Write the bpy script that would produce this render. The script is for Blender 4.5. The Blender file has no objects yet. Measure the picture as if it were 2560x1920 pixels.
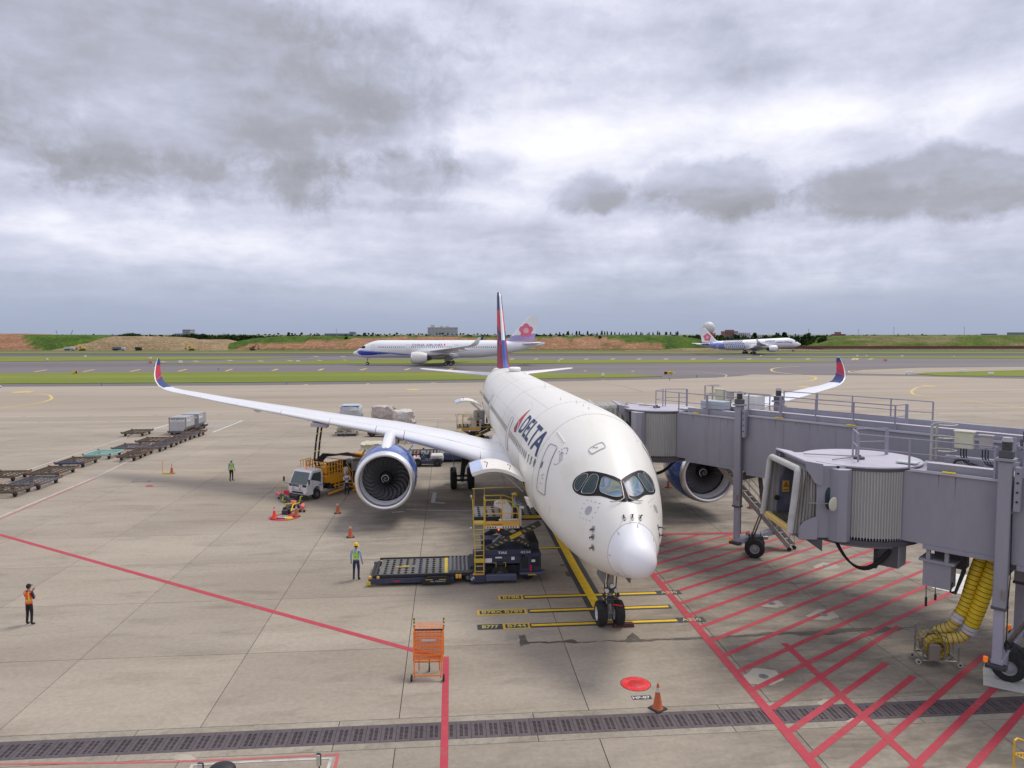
import bpy, bmesh, math, random
from mathutils import Vector, Matrix, Euler, noise
from mathutils.bvhtree import BVHTree
R = math.radians
random.seed(7)
scene = bpy.context.scene
COL = scene.collection

# ------------------------------------------------------------------ camera
EYE = 12.17
PITCH = 0.0688
FPX = 1824.0
cam_data = bpy.data.cameras.new('camera')
cam_data.sensor_width = 36.0
cam_data.lens = 36.0 * FPX / 2560.0
cam_data.clip_start = 0.1
cam_data.clip_end = 30000.0
cam = bpy.data.objects.new('camera', cam_data)
COL.objects.link(cam)
cam.location = (0, 0, EYE)
cam.rotation_euler = (math.pi / 2 - PITCH, 0, 0)
scene.camera = cam

# ------------------------------------------------------------------ world: daylight sky behind broken cloud
SUN_EL, SUN_AZ = R(60), R(52)           # azimuth measured from +Y towards +X
world = bpy.data.worlds.new('World')
scene.world = world
world.use_nodes = True
wn = world.node_tree.nodes
wl = world.node_tree.links
wn.clear()

def wmath(op, a, b=None, c=None, clamp=False):
    n = wn.new('ShaderNodeMath'); n.operation = op; n.use_clamp = clamp
    for i, v in enumerate((a, b, c)):
        if v is None: continue
        if isinstance(v, (int, float)): n.inputs[i].default_value = v
        else: wl.new(v, n.inputs[i])
    return n.outputs[0]

def wnoise(vec, scale, detail, rough, dist=0.0, lac=2.0):
    n = wn.new('ShaderNodeTexNoise'); n.noise_dimensions = '3D'
    n.inputs['Scale'].default_value = scale; n.inputs['Detail'].default_value = detail
    n.inputs['Roughness'].default_value = rough; n.inputs['Distortion'].default_value = dist
    n.inputs['Lacunarity'].default_value = lac
    wl.new(vec, n.inputs['Vector'])
    return n.outputs['Fac']

tc = wn.new('ShaderNodeTexCoord')
sep = wn.new('ShaderNodeSeparateXYZ'); wl.new(tc.outputs['Generated'], sep.inputs[0])
dx, dy, dz = sep.outputs
zc = wmath('MAXIMUM', dz, 0.0)
den = wmath('ADD', zc, 0.10)
px = wmath('DIVIDE', dx, den); py = wmath('DIVIDE', dy, den)
comb = wn.new('ShaderNodeCombineXYZ'); wl.new(px, comb.inputs[0]); wl.new(py, comb.inputs[1])
PL = comb.outputs[0]
az = wmath('ARCTAN2', dx, dy)            # radians from +Y to +X
el = dz
n_big = wnoise(PL, 0.55, 5, 0.52, 0.15)
n_mid = wnoise(PL, 1.35, 8, 0.56, 0.1)
n_fine = wnoise(PL, 3.6, 9, 0.6, 0.2)
n_warp = wnoise(tc.outputs['Generated'], 8.0, 10, 0.60, 0.5)
mpz = wn.new('ShaderNodeMapping'); mpz.inputs['Scale'].default_value = (1, 1, 2.6); wl.new(tc.outputs['Generated'], mpz.inputs[0])
n_puff = wnoise(mpz.outputs[0], 6.5, 12, 0.56, 0.15)
n_warp2 = wnoise(tc.outputs['Generated'], 24.0, 9, 0.66, 0.4)

def smooth(v, a, b):
    n = wn.new('ShaderNodeMapRange'); n.interpolation_type = 'SMOOTHSTEP'
    n.inputs['From Min'].default_value = a; n.inputs['From Max'].default_value = b
    wl.new(v, n.inputs['Value']); return n.outputs[0]

def blob(a, e, sa, se, amount, edge=0.55, warp=1.5):
    """a cloud bank at azimuth a, height e (sin of elevation), with a ragged edge"""
    x = wmath('DIVIDE', wmath('SUBTRACT', az, a), sa)
    y = wmath('DIVIDE', wmath('SUBTRACT', el, e), se)
    r = wmath('SQRT', wmath('ADD', wmath('MULTIPLY', x, x), wmath('MULTIPLY', y, y)))
    r = wmath('ADD', r, wmath('MULTIPLY', wmath('SUBTRACT', n_warp, 0.5), warp))
    r = wmath('ADD', r, wmath('MULTIPLY', wmath('SUBTRACT', n_warp2, 0.5), warp * 0.45))
    f = smooth(r, 1.0 + edge * 0.5, 1.0 - edge)
    return wmath('MULTIPLY', f, amount)

# brightness of the cloud deck (1 = bright lit cloud, 0 = dark base)
b = wmath('ADD', 0.68, wmath('MULTIPLY', wmath('SUBTRACT', n_big, 0.5), 0.50))
b = wmath('ADD', b, wmath('MULTIPLY', wmath('SUBTRACT', n_mid, 0.5), 0.42))
b = wmath('ADD', b, wmath('MULTIPLY', wmath('SUBTRACT', n_puff, 0.5), 0.85))
b = wmath('ADD', b, wmath('MULTIPLY', wmath('SUBTRACT', n_fine, 0.5), 0.16))
b = wmath('ADD', b, wmath('MULTIPLY', wmath('SUBTRACT', n_warp2, 0.5), 0.22))
#          az     el     sa    se    amount edge  ragged
banks = [(-0.42, 0.305, 0.38, 0.135, -0.30, 0.45, 1.5),
         (-0.24, 0.260, 0.13, 0.075, -0.10, 0.50, 1.6),
         (-0.38, 0.185, 0.17, 0.030, -0.16, 0.50, 1.9),
         (-0.14, 0.208, 0.10, 0.028, -0.20, 0.45, 1.8),
         (-0.03, 0.222, 0.06, 0.022, -0.16, 0.50, 2.2),
         (-0.16, 0.168, 0.10, 0.012, -0.16, 0.50, 2.2),
         (0.262, 0.186, 0.105, 0.040, -0.26, 0.28, 1.5),
         (0.235, 0.168, 0.130, 0.020, -0.12, 0.40, 1.6),
         (0.110, 0.182, 0.050, 0.026, -0.24, 0.40, 2.0),
         (0.500, 0.172, 0.140, 0.036, -0.30, 0.28, 1.6),
         (0.520, 0.150, 0.200, 0.022, -0.12, 0.40, 1.6),
         (0.22, 0.238, 0.33, 0.045, 0.20, 0.8, 1.8),
         (0.50, 0.262, 0.22, 0.030, 0.14, 0.8, 1.8),
         (0.02, 0.270, 0.12, 0.040, 0.10, 0.8, 1.6),
         (0.42, 0.345, 0.40, 0.060, -0.12, 0.8, 1.6),
         (-0.45, 0.115, 0.38, 0.036, 0.12, 0.9, 1.6),
         (0.10, 0.128, 0.50, 0.030, -0.06, 0.9, 1.8),
         (0.12, 0.095, 0.34, 0.022, -0.08, 0.9, 1.6),
         (0.55, 0.090, 0.25, 0.028, -0.10, 0.9, 1.6)]
for bk in banks:
    b = wmath('ADD', b, blob(*bk))
hz = smooth(el, -0.01, 0.085)               # towards the horizon the deck turns even and blue grey
b = wmath('ADD', wmath('MULTIPLY', b, hz), wmath('MULTIPLY', wmath('SUBTRACT', 1.0, hz), 0.46))
ramp = wn.new('ShaderNodeValToRGB')
wl.new(b, ramp.inputs[0])
cr = ramp.color_ramp
cr.elements[0].position = 0.0; cr.elements[0].color = (0.31, 0.31, 0.345, 1)
cr.elements[1].position = 1.0; cr.elements[1].color = (0.94, 0.94, 0.965, 1)
for p, c in ((0.25, (0.380, 0.385, 0.44, 1)), (0.45, (0.480, 0.500, 0.610, 1)), (0.68, (0.640, 0.660, 0.790, 1)), (0.86, (0.82, 0.825, 0.93, 1))):
    e = cr.elements.new(p); e.color = c
horizon = wn.new('ShaderNodeMix'); horizon.data_type = 'RGBA'
wl.new(smooth(el, 0.10, 0.0), horizon.inputs['Factor'])
hmul = wn.new('ShaderNodeMath'); hmul.operation = 'MULTIPLY'; hmul.inputs[1].default_value = 0.80
wl.new(smooth(el, 0.13, 0.0), hmul.inputs[0]); wl.new(hmul.outputs[0], horizon.inputs['Factor'])
wl.new(ramp.outputs[0], horizon.inputs['A'])
horizon.inputs['B'].default_value = (0.31, 0.37, 0.51, 1)
below = wn.new('ShaderNodeMix'); below.data_type = 'RGBA'
wl.new(smooth(el, 0.0, -0.03), below.inputs['Factor'])
wl.new(horizon.outputs['Result'], below.inputs['A']); below.inputs['B'].default_value = (0.16, 0.17, 0.17, 1)
sky = wn.new('ShaderNodeTexSky'); sky.sky_type = 'NISHITA'; sky.sun_disc = False
sky.sun_elevation = SUN_EL; sky.sun_rotation = SUN_AZ
bg_sky = wn.new('ShaderNodeBackground'); bg_sky.inputs['Strength'].default_value = 0.05
wl.new(sky.outputs[0], bg_sky.inputs['Color'])
bg_cloud = wn.new('ShaderNodeBackground'); bg_cloud.inputs['Strength'].default_value = 0.83
wl.new(below.outputs['Result'], bg_cloud.inputs['Color'])
mixs = wn.new('ShaderNodeMixShader'); mixs.inputs['Fac'].default_value = 0.94
wl.new(bg_sky.outputs[0], mixs.inputs[1]); wl.new(bg_cloud.outputs[0], mixs.inputs[2])
wout = wn.new('ShaderNodeOutputWorld'); wl.new(mixs.outputs[0], wout.inputs['Surface'])
world.cycles.sampling_method = 'MANUAL'; world.cycles.sample_map_resolution = 1024

sun_data = bpy.data.lights.new('sun', 'SUN')
sun_data.energy = 1.6
sun_data.angle = R(18)
sun_data.color = (1.0, 0.945, 0.87)
sun = bpy.data.objects.new('sun', sun_data)
COL.objects.link(sun)
sun_dir = Vector((math.sin(SUN_AZ) * math.cos(SUN_EL), math.cos(SUN_AZ) * math.cos(SUN_EL), math.sin(SUN_EL)))
sun.rotation_euler = sun_dir.to_track_quat('Z', 'Y').to_euler()
sun.location = sun_dir * 500

vs = scene.view_settings
vs.view_transform = 'Standard'; vs.look = 'None'; vs.gamma = 1.0; vs.use_curve_mapping = False
vs.exposure = 0.42
scene.cycles.max_bounces = 6
scene.cycles.transparent_max_bounces = 6

# ------------------------------------------------------------------ helpers
A0 = R(4.9)                               # the apron's grid is turned this much from the view axis
def W(u, v, z=0.0):
    """apron grid coordinates (u across, v away) -> world"""
    return Vector((u * math.cos(A0) - v * math.sin(A0), u * math.sin(A0) + v * math.cos(A0), z))
def G(x, y, z=0.0):
    """where the line of sight through a point of the photograph meets height z"""
    u = (x - 1280) / FPX; v = (960 - y) / FPX
    c, s = math.cos(PITCH), math.sin(PITCH)
    t = (z - EYE) / (-s + v * c)
    return Vector((u * t, (c + v * s) * t, z))
def HT(y, Y):
    c, s = math.cos(PITCH), math.sin(PITCH); v = (960 - y) / FPX
    return EYE + Y * (-s + v * c) / (c + v * s)
def GD(x, y, Y):
    """point at distance Y along the view axis seen at x, y of the photograph"""
    c, s = math.cos(PITCH), math.sin(PITCH); v = (960 - y) / FPX
    return Vector(((x - 1280) / FPX * Y / (c + v * s), Y, HT(y, Y)))
def UV(p):
    return (p.x * math.cos(A0) + p.y * math.sin(A0), -p.x * math.sin(A0) + p.y * math.cos(A0))

# ------------------------------------------------------------------ materials
MATS = {}
def mat(name, col, rough=0.55, metal=0.0, var=0.12, scale=1.5, bump=0.0, coat=0.0, dirt=None, dirt_amt=0.0,
        dirt_scale=0.6, stretch=(1, 1, 1), emit=None, spec=0.5, random_obj=0.0, trans=0.0):
    if name in MATS: return MATS[name]
    m = bpy.data.materials.new(name); m.use_nodes = True
    nt = m.node_tree; n = nt.nodes; l = nt.links
    bs = n['Principled BSDF']
    bs.inputs['Roughness'].default_value = rough
    bs.inputs['Metallic'].default_value = metal
    bs.inputs['Specular IOR Level'].default_value = spec
    bs.inputs['Coat Weight'].default_value = coat
    bs.inputs['Coat Roughness'].default_value = 0.08
    if trans: bs.inputs['Transmission Weight'].default_value = trans
    tcn = n.new('ShaderNodeTexCoord'); mp = n.new('ShaderNodeMapping')
    mp.inputs['Scale'].default_value = stretch
    l.new(tcn.outputs['Object'], mp.inputs[0])
    nz = n.new('ShaderNodeTexNoise'); nz.inputs['Scale'].default_value = scale
    nz.inputs['Detail'].default_value = 7; nz.inputs['Roughness'].default_value = 0.62
    l.new(mp.outputs[0], nz.inputs['Vector'])
    mr = n.new('ShaderNodeMapRange')
    mr.inputs['From Min'].default_value = 0.25; mr.inputs['From Max'].default_value = 0.75
    mr.inputs['To Min'].default_value = 1 - var; mr.inputs['To Max'].default_value = 1 + var
    l.new(nz.outputs['Fac'], mr.inputs['Value'])
    fac = mr.outputs[0]
    if random_obj:
        oi = n.new('ShaderNodeObjectInfo'); m2 = n.new('ShaderNodeMapRange')
        m2.inputs['To Min'].default_value = 1 - random_obj; m2.inputs['To Max'].default_value = 1 + random_obj
        l.new(oi.outputs['Random'], m2.inputs['Value'])
        mm = n.new('ShaderNodeMath'); mm.operation = 'MULTIPLY'; l.new(fac, mm.inputs[0]); l.new(m2.outputs[0], mm.inputs[1]); fac = mm.outputs[0]
    vm = n.new('ShaderNodeVectorMath'); vm.operation = 'SCALE'
    vm.inputs[0].default_value = col[:3]; l.new(fac, vm.inputs['Scale'])
    out = vm.outputs[0]
    if dirt is not None:
        d = n.new('ShaderNodeTexNoise'); d.inputs['Scale'].default_value = dirt_scale
        d.inputs['Detail'].default_value = 9; d.inputs['Roughness'].default_value = 0.68
        l.new(mp.outputs[0], d.inputs['Vector'])
        dr = n.new('ShaderNodeMapRange'); dr.interpolation_type = 'SMOOTHSTEP'
        dr.inputs['From Min'].default_value = 0.46; dr.inputs['From Max'].default_value = 0.72
        dr.inputs['To Max'].default_value = dirt_amt
        l.new(d.outputs['Fac'], dr.inputs['Value'])
        mx = n.new('ShaderNodeMix'); mx.data_type = 'RGBA'
        l.new(dr.outputs[0], mx.inputs['Factor']); l.new(out, mx.inputs['A']); mx.inputs['B'].default_value = (*dirt, 1)
        out = mx.outputs['Result']
    l.new(out, bs.inputs['Base Color'])
    if bump:
        bp = n.new('ShaderNodeBump'); bp.inputs['Strength'].default_value = bump; bp.inputs['Distance'].default_value = 0.02
        l.new(nz.outputs['Fac'], bp.inputs['Height']); l.new(bp.outputs[0], bs.inputs['Normal'])
    if emit:
        bs.inputs['Emission Color'].default_value = (*emit[:3], 1); bs.inputs['Emission Strength'].default_value = emit[3]
    MATS[name] = m
    return m

# ------------------------------------------------------------------ mesh builder
def basis(d):
    d = Vector(d).normalized()
    a = Vector((0, 0, 1)) if abs(d.z) < 0.9 else Vector((1, 0, 0))
    x = a.cross(d).normalized(); y = d.cross(x).normalized()
    return x, y
class MB:
    def __init__(s): s.v = []; s.f = []; s.mi = []; s.cur = 0
    def add(s, vs, fs, mi=None):
        o = len(s.v); s.v += [tuple(p) for p in vs]
        s.f += [tuple(i + o for i in f) for f in fs]; s.mi += [s.cur if mi is None else mi] * len(fs)
        return s
    def box(s, c, d, rot=None, taper=None):
        c = Vector(c); hx, hy, hz_ = d[0] / 2, d[1] / 2, d[2] / 2
        tx, ty = taper if taper else (1, 1)
        P = [Vector((sx * hx * (tx if sz > 0 else 1), sy * hy * (ty if sz > 0 else 1), sz * hz_)) for sz in (-1, 1) for sy in (-1, 1) for sx in (-1, 1)]
        if rot is not None:
            m = rot if isinstance(rot, Matrix) else Euler(rot).to_matrix()
            P = [m @ p for p in P]
        return s.add([p + c for p in P], [(0, 2, 3, 1), (4, 5, 7, 6), (0, 1, 5, 4), (2, 6, 7, 3), (0, 4, 6, 2), (1, 3, 7, 5)])
    def cbox(s, c, d, ch=0.03, rot=None):
        """box with chamfered edges"""
        hx, hy, hz_ = [k / 2 for k in d]; ch = min(ch, hx * .9, hy * .9, hz_ * .9)
        bm = bmesh.new(); bmesh.ops.create_cube(bm, size=1.0)
        for v in bm.verts: v.co = Vector((v.co.x * d[0], v.co.y * d[1], v.co.z * d[2]))
        bmesh.ops.bevel(bm, geom=bm.edges[:], offset=ch, segments=1, affect='EDGES')
        m = None
        if rot is not None: m = rot if isinstance(rot, Matrix) else Euler(rot).to_matrix()
        vs = [((m @ v.co) if m else v.co.copy()) + Vector(c) for v in bm.verts]
        bm.verts.index_update()
        fs = [[v.index for v in f.verts] for f in bm.faces]; bm.free()
        return s.add(vs, fs)
    def cyl(s, p0, p1, r, n=12, r2=None, caps=True):
        p0 = Vector(p0); p1 = Vector(p1); r2 = r if r2 is None else r2
        x, y = basis(p1 - p0); vs = []
        for p, rr in ((p0, r), (p1, r2)):
            vs += [p + (x * math.cos(t) + y * math.sin(t)) * rr for t in [2 * math.pi * k / n for k in range(n)]]
        fs = [(k, (k + 1) % n, n + (k + 1) % n, n + k) for k in range(n)]
        if caps: fs += [tuple(range(n - 1, -1, -1)), tuple(range(n, 2 * n))]
        return s.add(vs, fs)
    def tube(s, pts, r, n=8, caps=True):
        pts = [Vector(p) for p in pts]; rings = []
        px_ = None
        for i, p in enumerate(pts):
            d = (pts[min(i + 1, len(pts) - 1)] - pts[max(i - 1, 0)]).normalized()
            if px_ is None: x, y = basis(d)
            else:
                x = (px_ - d * px_.dot(d)); x = x.normalized() if x.length > 1e-6 else basis(d)[0]; y = d.cross(x)
            px_ = x
            rr = r[i] if isinstance(r, (list, tuple)) else r
            rings.append([p + (x * math.cos(t) + y * math.sin(t)) * rr for t in [2 * math.pi * k / n for k in range(n)]])
        return s.loft(rings, caps=caps)
    def loft(s, rings, caps=True, closed=True, mi_fn=None):
        n = len(rings[0]); vs = [p for r_ in rings for p in r_]; fs = []; mi = []
        for i in range(len(rings) - 1):
            for k in range(n if closed else n - 1):
                a, b_ = i * n + k, i * n + (k + 1) % n
                fs.append((a, b_, b_ + n, a + n)); mi.append(mi_fn(i, k) if mi_fn else s.cur)
        if caps and closed:
            fs.append(tuple(range(n - 1, -1, -1))); mi.append(mi_fn(0, 0) if mi_fn else s.cur)
            fs.append(tuple(range((len(rings) - 1) * n, len(rings) * n))); mi.append(mi_fn(len(rings) - 2, 0) if mi_fn else s.cur)
        o = len(s.v); s.v += [tuple(p) for p in vs]; s.f += [tuple(i + o for i in f) for f in fs]; s.mi += mi
        return s
    def lathe(s, prof, c=(0, 0, 0), axis='X', n=32, closed_prof=False):
        """profile: (along, radius)"""
        c = Vector(c); rings = []
        for a, r_ in prof:
            ring = []
            for k in range(n):
                t = 2 * math.pi * k / n; p, q = r_ * math.cos(t), r_ * math.sin(t)
                ring.append(c + Vector({'X': (a, p, q), 'Y': (q, a, p), 'Z': (p, q, a)}[axis]))
            rings.append(ring)
        if closed_prof: rings.append(rings[0])
        return s.loft(rings, caps=False)
    def prism(s, poly, h, frame=None):
        """polygon in x,y extruded along z by h (from 0)"""
        m = frame if frame is not None else Matrix.Identity(4); n = len(poly)
        vs = [m @ Vector((p[0], p[1], 0)) for p in poly] + [m @ Vector((p[0], p[1], h)) for p in poly]
        fs = [tuple(range(n - 1, -1, -1)), tuple(range(n, 2 * n))] + [(k, (k + 1) % n, n + (k + 1) % n, n + k) for k in range(n)]
        return s.add(vs, fs)
    def poly(s, pts): return s.add(pts, [tuple(range(len(pts)))])
    def sphere(s, c, r, n=12, m=8, sc=(1, 1, 1)):
        rings = []
        for i in range(m + 1):
            t = math.pi * i / m; rings.append([Vector(c) + Vector((math.sin(t) * math.cos(2 * math.pi * k / n) * r * sc[0], math.sin(t) * math.sin(2 * math.pi * k / n) * r * sc[1], -math.cos(t) * r * sc[2])) for k in range(n)])
        return s.loft(rings, caps=False)
    def xf(s, m):
        s.v = [tuple(m @ Vector(p)) for p in s.v]; return s
    def mesh(s, name, mats, smooth=None, weld=False):
        me = bpy.data.meshes.new(name); me.from_pydata(s.v, [], s.f)
        mats = mats if isinstance(mats, (list, tuple)) else [mats]
        for m in mats: me.materials.append(m)
        if len(mats) > 1: me.polygons.foreach_set('material_index', s.mi)
        bm = bmesh.new(); bm.from_mesh(me)
        bmesh.ops.remove_doubles(bm, verts=bm.verts, dist=1e-5)
        if not weld: bmesh.ops.recalc_face_normals(bm, faces=bm.faces)
        bm.to_mesh(me); bm.free()
        if smooth is not None:
            me.polygons.foreach_set('use_smooth', [True] * len(me.polygons))
            me.set_sharp_from_angle(angle=R(smooth))
        me.update()
        return me
    def build(s, name, mats, parent=None, smooth=None, **kw):
        return link(name, s.mesh(name, mats, smooth), parent, **kw)

def link(name, me, parent=None, loc=None, rot=None, label=None, kind=None):
    o = bpy.data.objects.new(name, me); COL.objects.link(o)
    if parent is not None: o.parent = parent
    if loc is not None: o.location = loc
    if rot is not None: o.rotation_euler = rot
    if label: o['label'] = label
    if kind: o['kind'] = kind
    return o
def thing(name, label, cat, loc=(0, 0, 0), rotz=0.0, group=None):
    o = bpy.data.objects.new(name, None); COL.objects.link(o); o.empty_display_size = 0.2
    o.location = loc; o.rotation_euler = (0, 0, rotz)
    o['label'] = label; o['category'] = cat
    if group: o['group'] = group
    return o
def tag(o, label, cat, group=None, kind=None):
    if label: o['label'] = label
    if cat: o['category'] = cat
    if group: o['group'] = group
    if kind: o['kind'] = kind
    return o
def copy_tree(o, loc=None, rotz=None, label=None, parent=None):
    c = o.copy(); COL.objects.link(c)
    if parent is not None: c.parent = parent
    if loc is not None: c.location = loc
    if rotz is not None: c.rotation_euler = (0, 0, rotz)
    if label: c['label'] = label
    for ch in KIDS(o): copy_tree(ch, parent=c)
    return c
def KIDS(o): return [q for q in list(o.children)]
def text_mesh(txt, size=1.0, bold=False, spacing=1.0, shear=0.0, sx=1.0, extr=0.0):
    cu = bpy.data.curves.new('lettering', 'FONT'); cu.body = txt; cu.size = size; cu.space_character = spacing
    cu.shear = shear; cu.resolution_u = 3; cu.align_x = 'LEFT'
    if bold: cu.offset = 0.02 * size
    cu.extrude = extr
    ob = bpy.data.objects.new('lettering', cu); COL.objects.link(ob)
    dg = bpy.context.evaluated_depsgraph_get()
    me = bpy.data.meshes.new_from_object(ob.evaluated_get(dg))
    bpy.data.objects.remove(ob); bpy.data.curves.remove(cu)
    for v in me.vertices: v.co.x *= sx
    return me
def bounds(me):
    xs = [v.co.x for v in me.vertices]; ys = [v.co.y for v in me.vertices]
    return min(xs), max(xs), min(ys), max(ys)
def lettering(name, txt, m, parent, origin, xdir, up, height, width=None, off=0.006, bold=False, shear=0.0, stencil=0.0):
    """flat text placed on a flat surface: origin = lower left corner"""
    me = text_mesh(txt, 1.0, bold, shear=shear); x0, x1, y0, y1 = bounds(me)
    k = height / (y1 - y0); kx = k if width is None else width / (x1 - x0)
    xd = Vector(xdir).normalized(); ud = Vector(up).normalized(); nd = xd.cross(ud)
    for v in me.vertices:
        v.co = Vector(origin) + xd * ((v.co.x - x0) * kx) + ud * ((v.co.y - y0) * k) + nd * off
    me.materials.clear(); me.materials.append(m); me.update()
    return link(name, me, parent)
def bvh_of(me):
    return BVHTree.FromPolygons([v.co.copy() for v in me.vertices], [tuple(p.vertices) for p in me.polygons])
# ================================================================== GROUND
def pave_mat(name, base, dark, light, stretch, scale=0.25, stain=0.35, grain=0.1, rand=0.05, rough=0.85, joints=None, patch=True, crack=False):
    m = bpy.data.materials.new(name); m.use_nodes = True
    nt = m.node_tree; n = nt.nodes; l = nt.links; bs = n['Principled BSDF']
    bs.inputs['Roughness'].default_value = rough; bs.inputs['Specular IOR Level'].default_value = 0.3
    g = n.new('ShaderNodeNewGeometry'); mp = n.new('ShaderNodeMapping'); mp.inputs['Rotation'].default_value = (0, 0, -A0)
    l.new(g.outputs['Position'], mp.inputs[0])
    mp2 = n.new('ShaderNodeMapping'); mp2.inputs['Scale'].default_value = stretch; l.new(mp.outputs[0], mp2.inputs[0])
    def nz(sc, det, src, r=0.6, dist=0.0):
        t = n.new('ShaderNodeTexNoise'); t.inputs['Scale'].default_value = sc; t.inputs['Detail'].default_value = det
        t.inputs['Roughness'].default_value = r; t.inputs['Distortion'].default_value = dist; l.new(src, t.inputs['Vector']); return t.outputs['Fac']
    def rng(v, a, b_, c, d):
        t = n.new('ShaderNodeMapRange'); t.interpolation_type = 'SMOOTHSTEP'
        for k, q in (('From Min', a), ('From Max', b_), ('To Min', c), ('To Max', d)): t.inputs[k].default_value = q
        l.new(v, t.inputs['Value']); return t.outputs[0]
    def mth(op, a, b_):
        t = n.new('ShaderNodeMath'); t.operation = op
        for i, q in enumerate((a, b_)):
            if isinstance(q, (int, float)): t.inputs[i].default_value = q
            else: l.new(q, t.inputs[i])
        return t.outputs[0]
    def mx(f, a, b_):
        t = n.new('ShaderNodeMix'); t.data_type = 'RGBA'; l.new(f, t.inputs['Factor'])
        for q, k in ((a, 'A'), (b_, 'B')):
            if isinstance(q, tuple): t.inputs[k].default_value = (*q, 1)
            else: l.new(q, t.inputs[k])
        return t.outputs['Result']
    big = nz(scale * 0.4, 4, mp2.outputs[0]); mid = nz(scale * 2.2, 8, mp2.outputs[0], 0.65, 0.4); fine = nz(5.0, 10, mp.outputs[0], 0.80)
    streak = nz(scale * 5, 9, mp2.outputs[0], 0.7, 0.8)
    c = mx(rng(big, 0.3, 0.7, 0.0, 1.0), base, light)
    c = mx(rng(mid, 0.48, 0.78, 0.0, stain), c, dark)
    c = mx(rng(streak, 0.55, 0.8, 0.0, stain * 0.8), c, dark)
    f = mth('ADD', rng(fine, 0.2, 0.8, 1 - grain, 1 + grain), 0.0)
    oi = n.new('ShaderNodeObjectInfo'); f = mth('MULTIPLY', f, rng(oi.outputs['Random'], 0, 1, 1 - rand, 1 + rand))
    if patch:                                # oil and tyre grime built up where the bridges and vehicles stand
        sx = n.new('ShaderNodeSeparateXYZ'); l.new(mp.outputs[0], sx.inputs[0])
        reg = mth('MULTIPLY', rng(sx.outputs[0], 5.0, 12.0, 0, 1), rng(sx.outputs[1], 62.0, 45.0, 0, 1))
        reg2 = mth('MULTIPLY', rng(sx.outputs[0], -12.0, -4.0, 0, 1), rng(sx.outputs[1], 30, 44.0, 0, 1))
        reg2 = mth('MULTIPLY', reg2, rng(sx.outputs[1], 80, 62.0, 0, 0.75))
        reg = mth('MAXIMUM', reg, reg2)
        lowr = rng(sx.outputs[1], 23.0, 19.0, 0, 0.55); reg = mth('MAXIMUM', reg, lowr)
        grime = nz(0.30, 9, mp.outputs[0], 0.66, 0.6); g2 = nz(0.9, 9, mp2.outputs[0], 0.7, 0.5)
        gf = mth('MULTIPLY', reg, rng(mth('MULTIPLY', mth('ADD', grime, g2), 0.5), 0.40, 0.62, 0.05, 0.62))
        c = mx(gf, c, (0.085, 0.076, 0.060))
    vm = n.new('ShaderNodeVectorMath'); vm.operation = 'SCALE'; l.new(c, vm.inputs[0]); l.new(f, vm.inputs['Scale'])
    l.new(vm.outputs[0], bs.inputs['Base Color'])
    bp = n.new('ShaderNodeBump'); bp.inputs['Strength'].default_value = 0.25; bp.inputs['Distance'].default_value = 0.01
    l.new(fine, bp.inputs['Height']); l.new(bp.outputs[0], bs.inputs['Normal'])
    MATS[name] = m
    return m
concrete = pave_mat('concrete', (0.305, 0.258, 0.202), (0.160, 0.131, 0.099), (0.380, 0.328, 0.261), (0.45, 1.6, 1), stain=0.50, grain=0.17, rand=0.05)
concrete_far = pave_mat('concrete_far', (0.335, 0.280, 0.216), (0.180, 0.146, 0.110), (0.395, 0.338, 0.268), (0.10, 1.0, 1), scale=0.10, stain=0.6, grain=0.05, rand=0.0, patch=False)
asphalt = pave_mat('asphalt', (0.152, 0.134, 0.136), (0.070, 0.065, 0.068), (0.190, 0.172, 0.172), (0.04, 0.8, 1), scale=0.09, stain=0.55, grain=0.05, rand=0.0, patch=False)
asphalt_dark = pave_mat('runway_asphalt', (0.085, 0.078, 0.084), (0.05, 0.046, 0.05), (0.12, 0.11, 0.112), (0.02, 0.8, 1), scale=0.09, stain=0.5, grain=0.05, rand=0.0, patch=False)
kerb_mat = pave_mat('channel_edge', (0.27, 0.235, 0.185), (0.12, 0.10, 0.08), (0.34, 0.30, 0.24), (1, 1, 1), scale=0.9, stain=0.6, grain=0.25, patch=False)
grass_m = pave_mat('grass_cover', (0.150, 0.190, 0.020), (0.085, 0.120, 0.016), (0.215, 0.230, 0.030), (0.12, 0.9, 1), scale=0.12, stain=0.6, grain=0.3, rand=0.0, rough=0.95, patch=False)
field_m = pave_mat('field', (0.10, 0.125, 0.035), (0.045, 0.065, 0.022), (0.17, 0.155, 0.07), (0.2, 1, 1), scale=0.02, stain=0.6, grain=0.2, rand=0.0, rough=0.95, patch=False)
filler = mat('joint_filler', (0.045, 0.04, 0.035), rough=0.9)
def paint(name, col, wear=0.35, under=(0.25, 0.22, 0.18), sc=2.2):
    m = mat(name, col, rough=0.7, var=0.1, scale=3, dirt=under, dirt_amt=wear, dirt_scale=sc)
    return m
p_red = paint('red_paint', (0.43, 0.034, 0.056), 0.55, under=(0.25, 0.12, 0.10), sc=3.2)
p_red2 = paint('worn_red_paint', (0.46, 0.10, 0.10), 0.8)
p_yel = paint('yellow_paint', (0.80, 0.52, 0.012), 0.35, under=(0.42, 0.28, 0.05))
p_yel2 = paint('pale_yellow_paint', (0.62, 0.46, 0.13), 0.5)
p_blk = paint('dark_paint', (0.045, 0.048, 0.050), 0.3, under=(0.12, 0.11, 0.10))
p_wht = paint('white_paint', (0.68, 0.67, 0.64), 0.55)
p_oil = paint('oil_stain', (0.085, 0.073, 0.055), 0.8, under=(0.17, 0.15, 0.12), sc=4)

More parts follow.
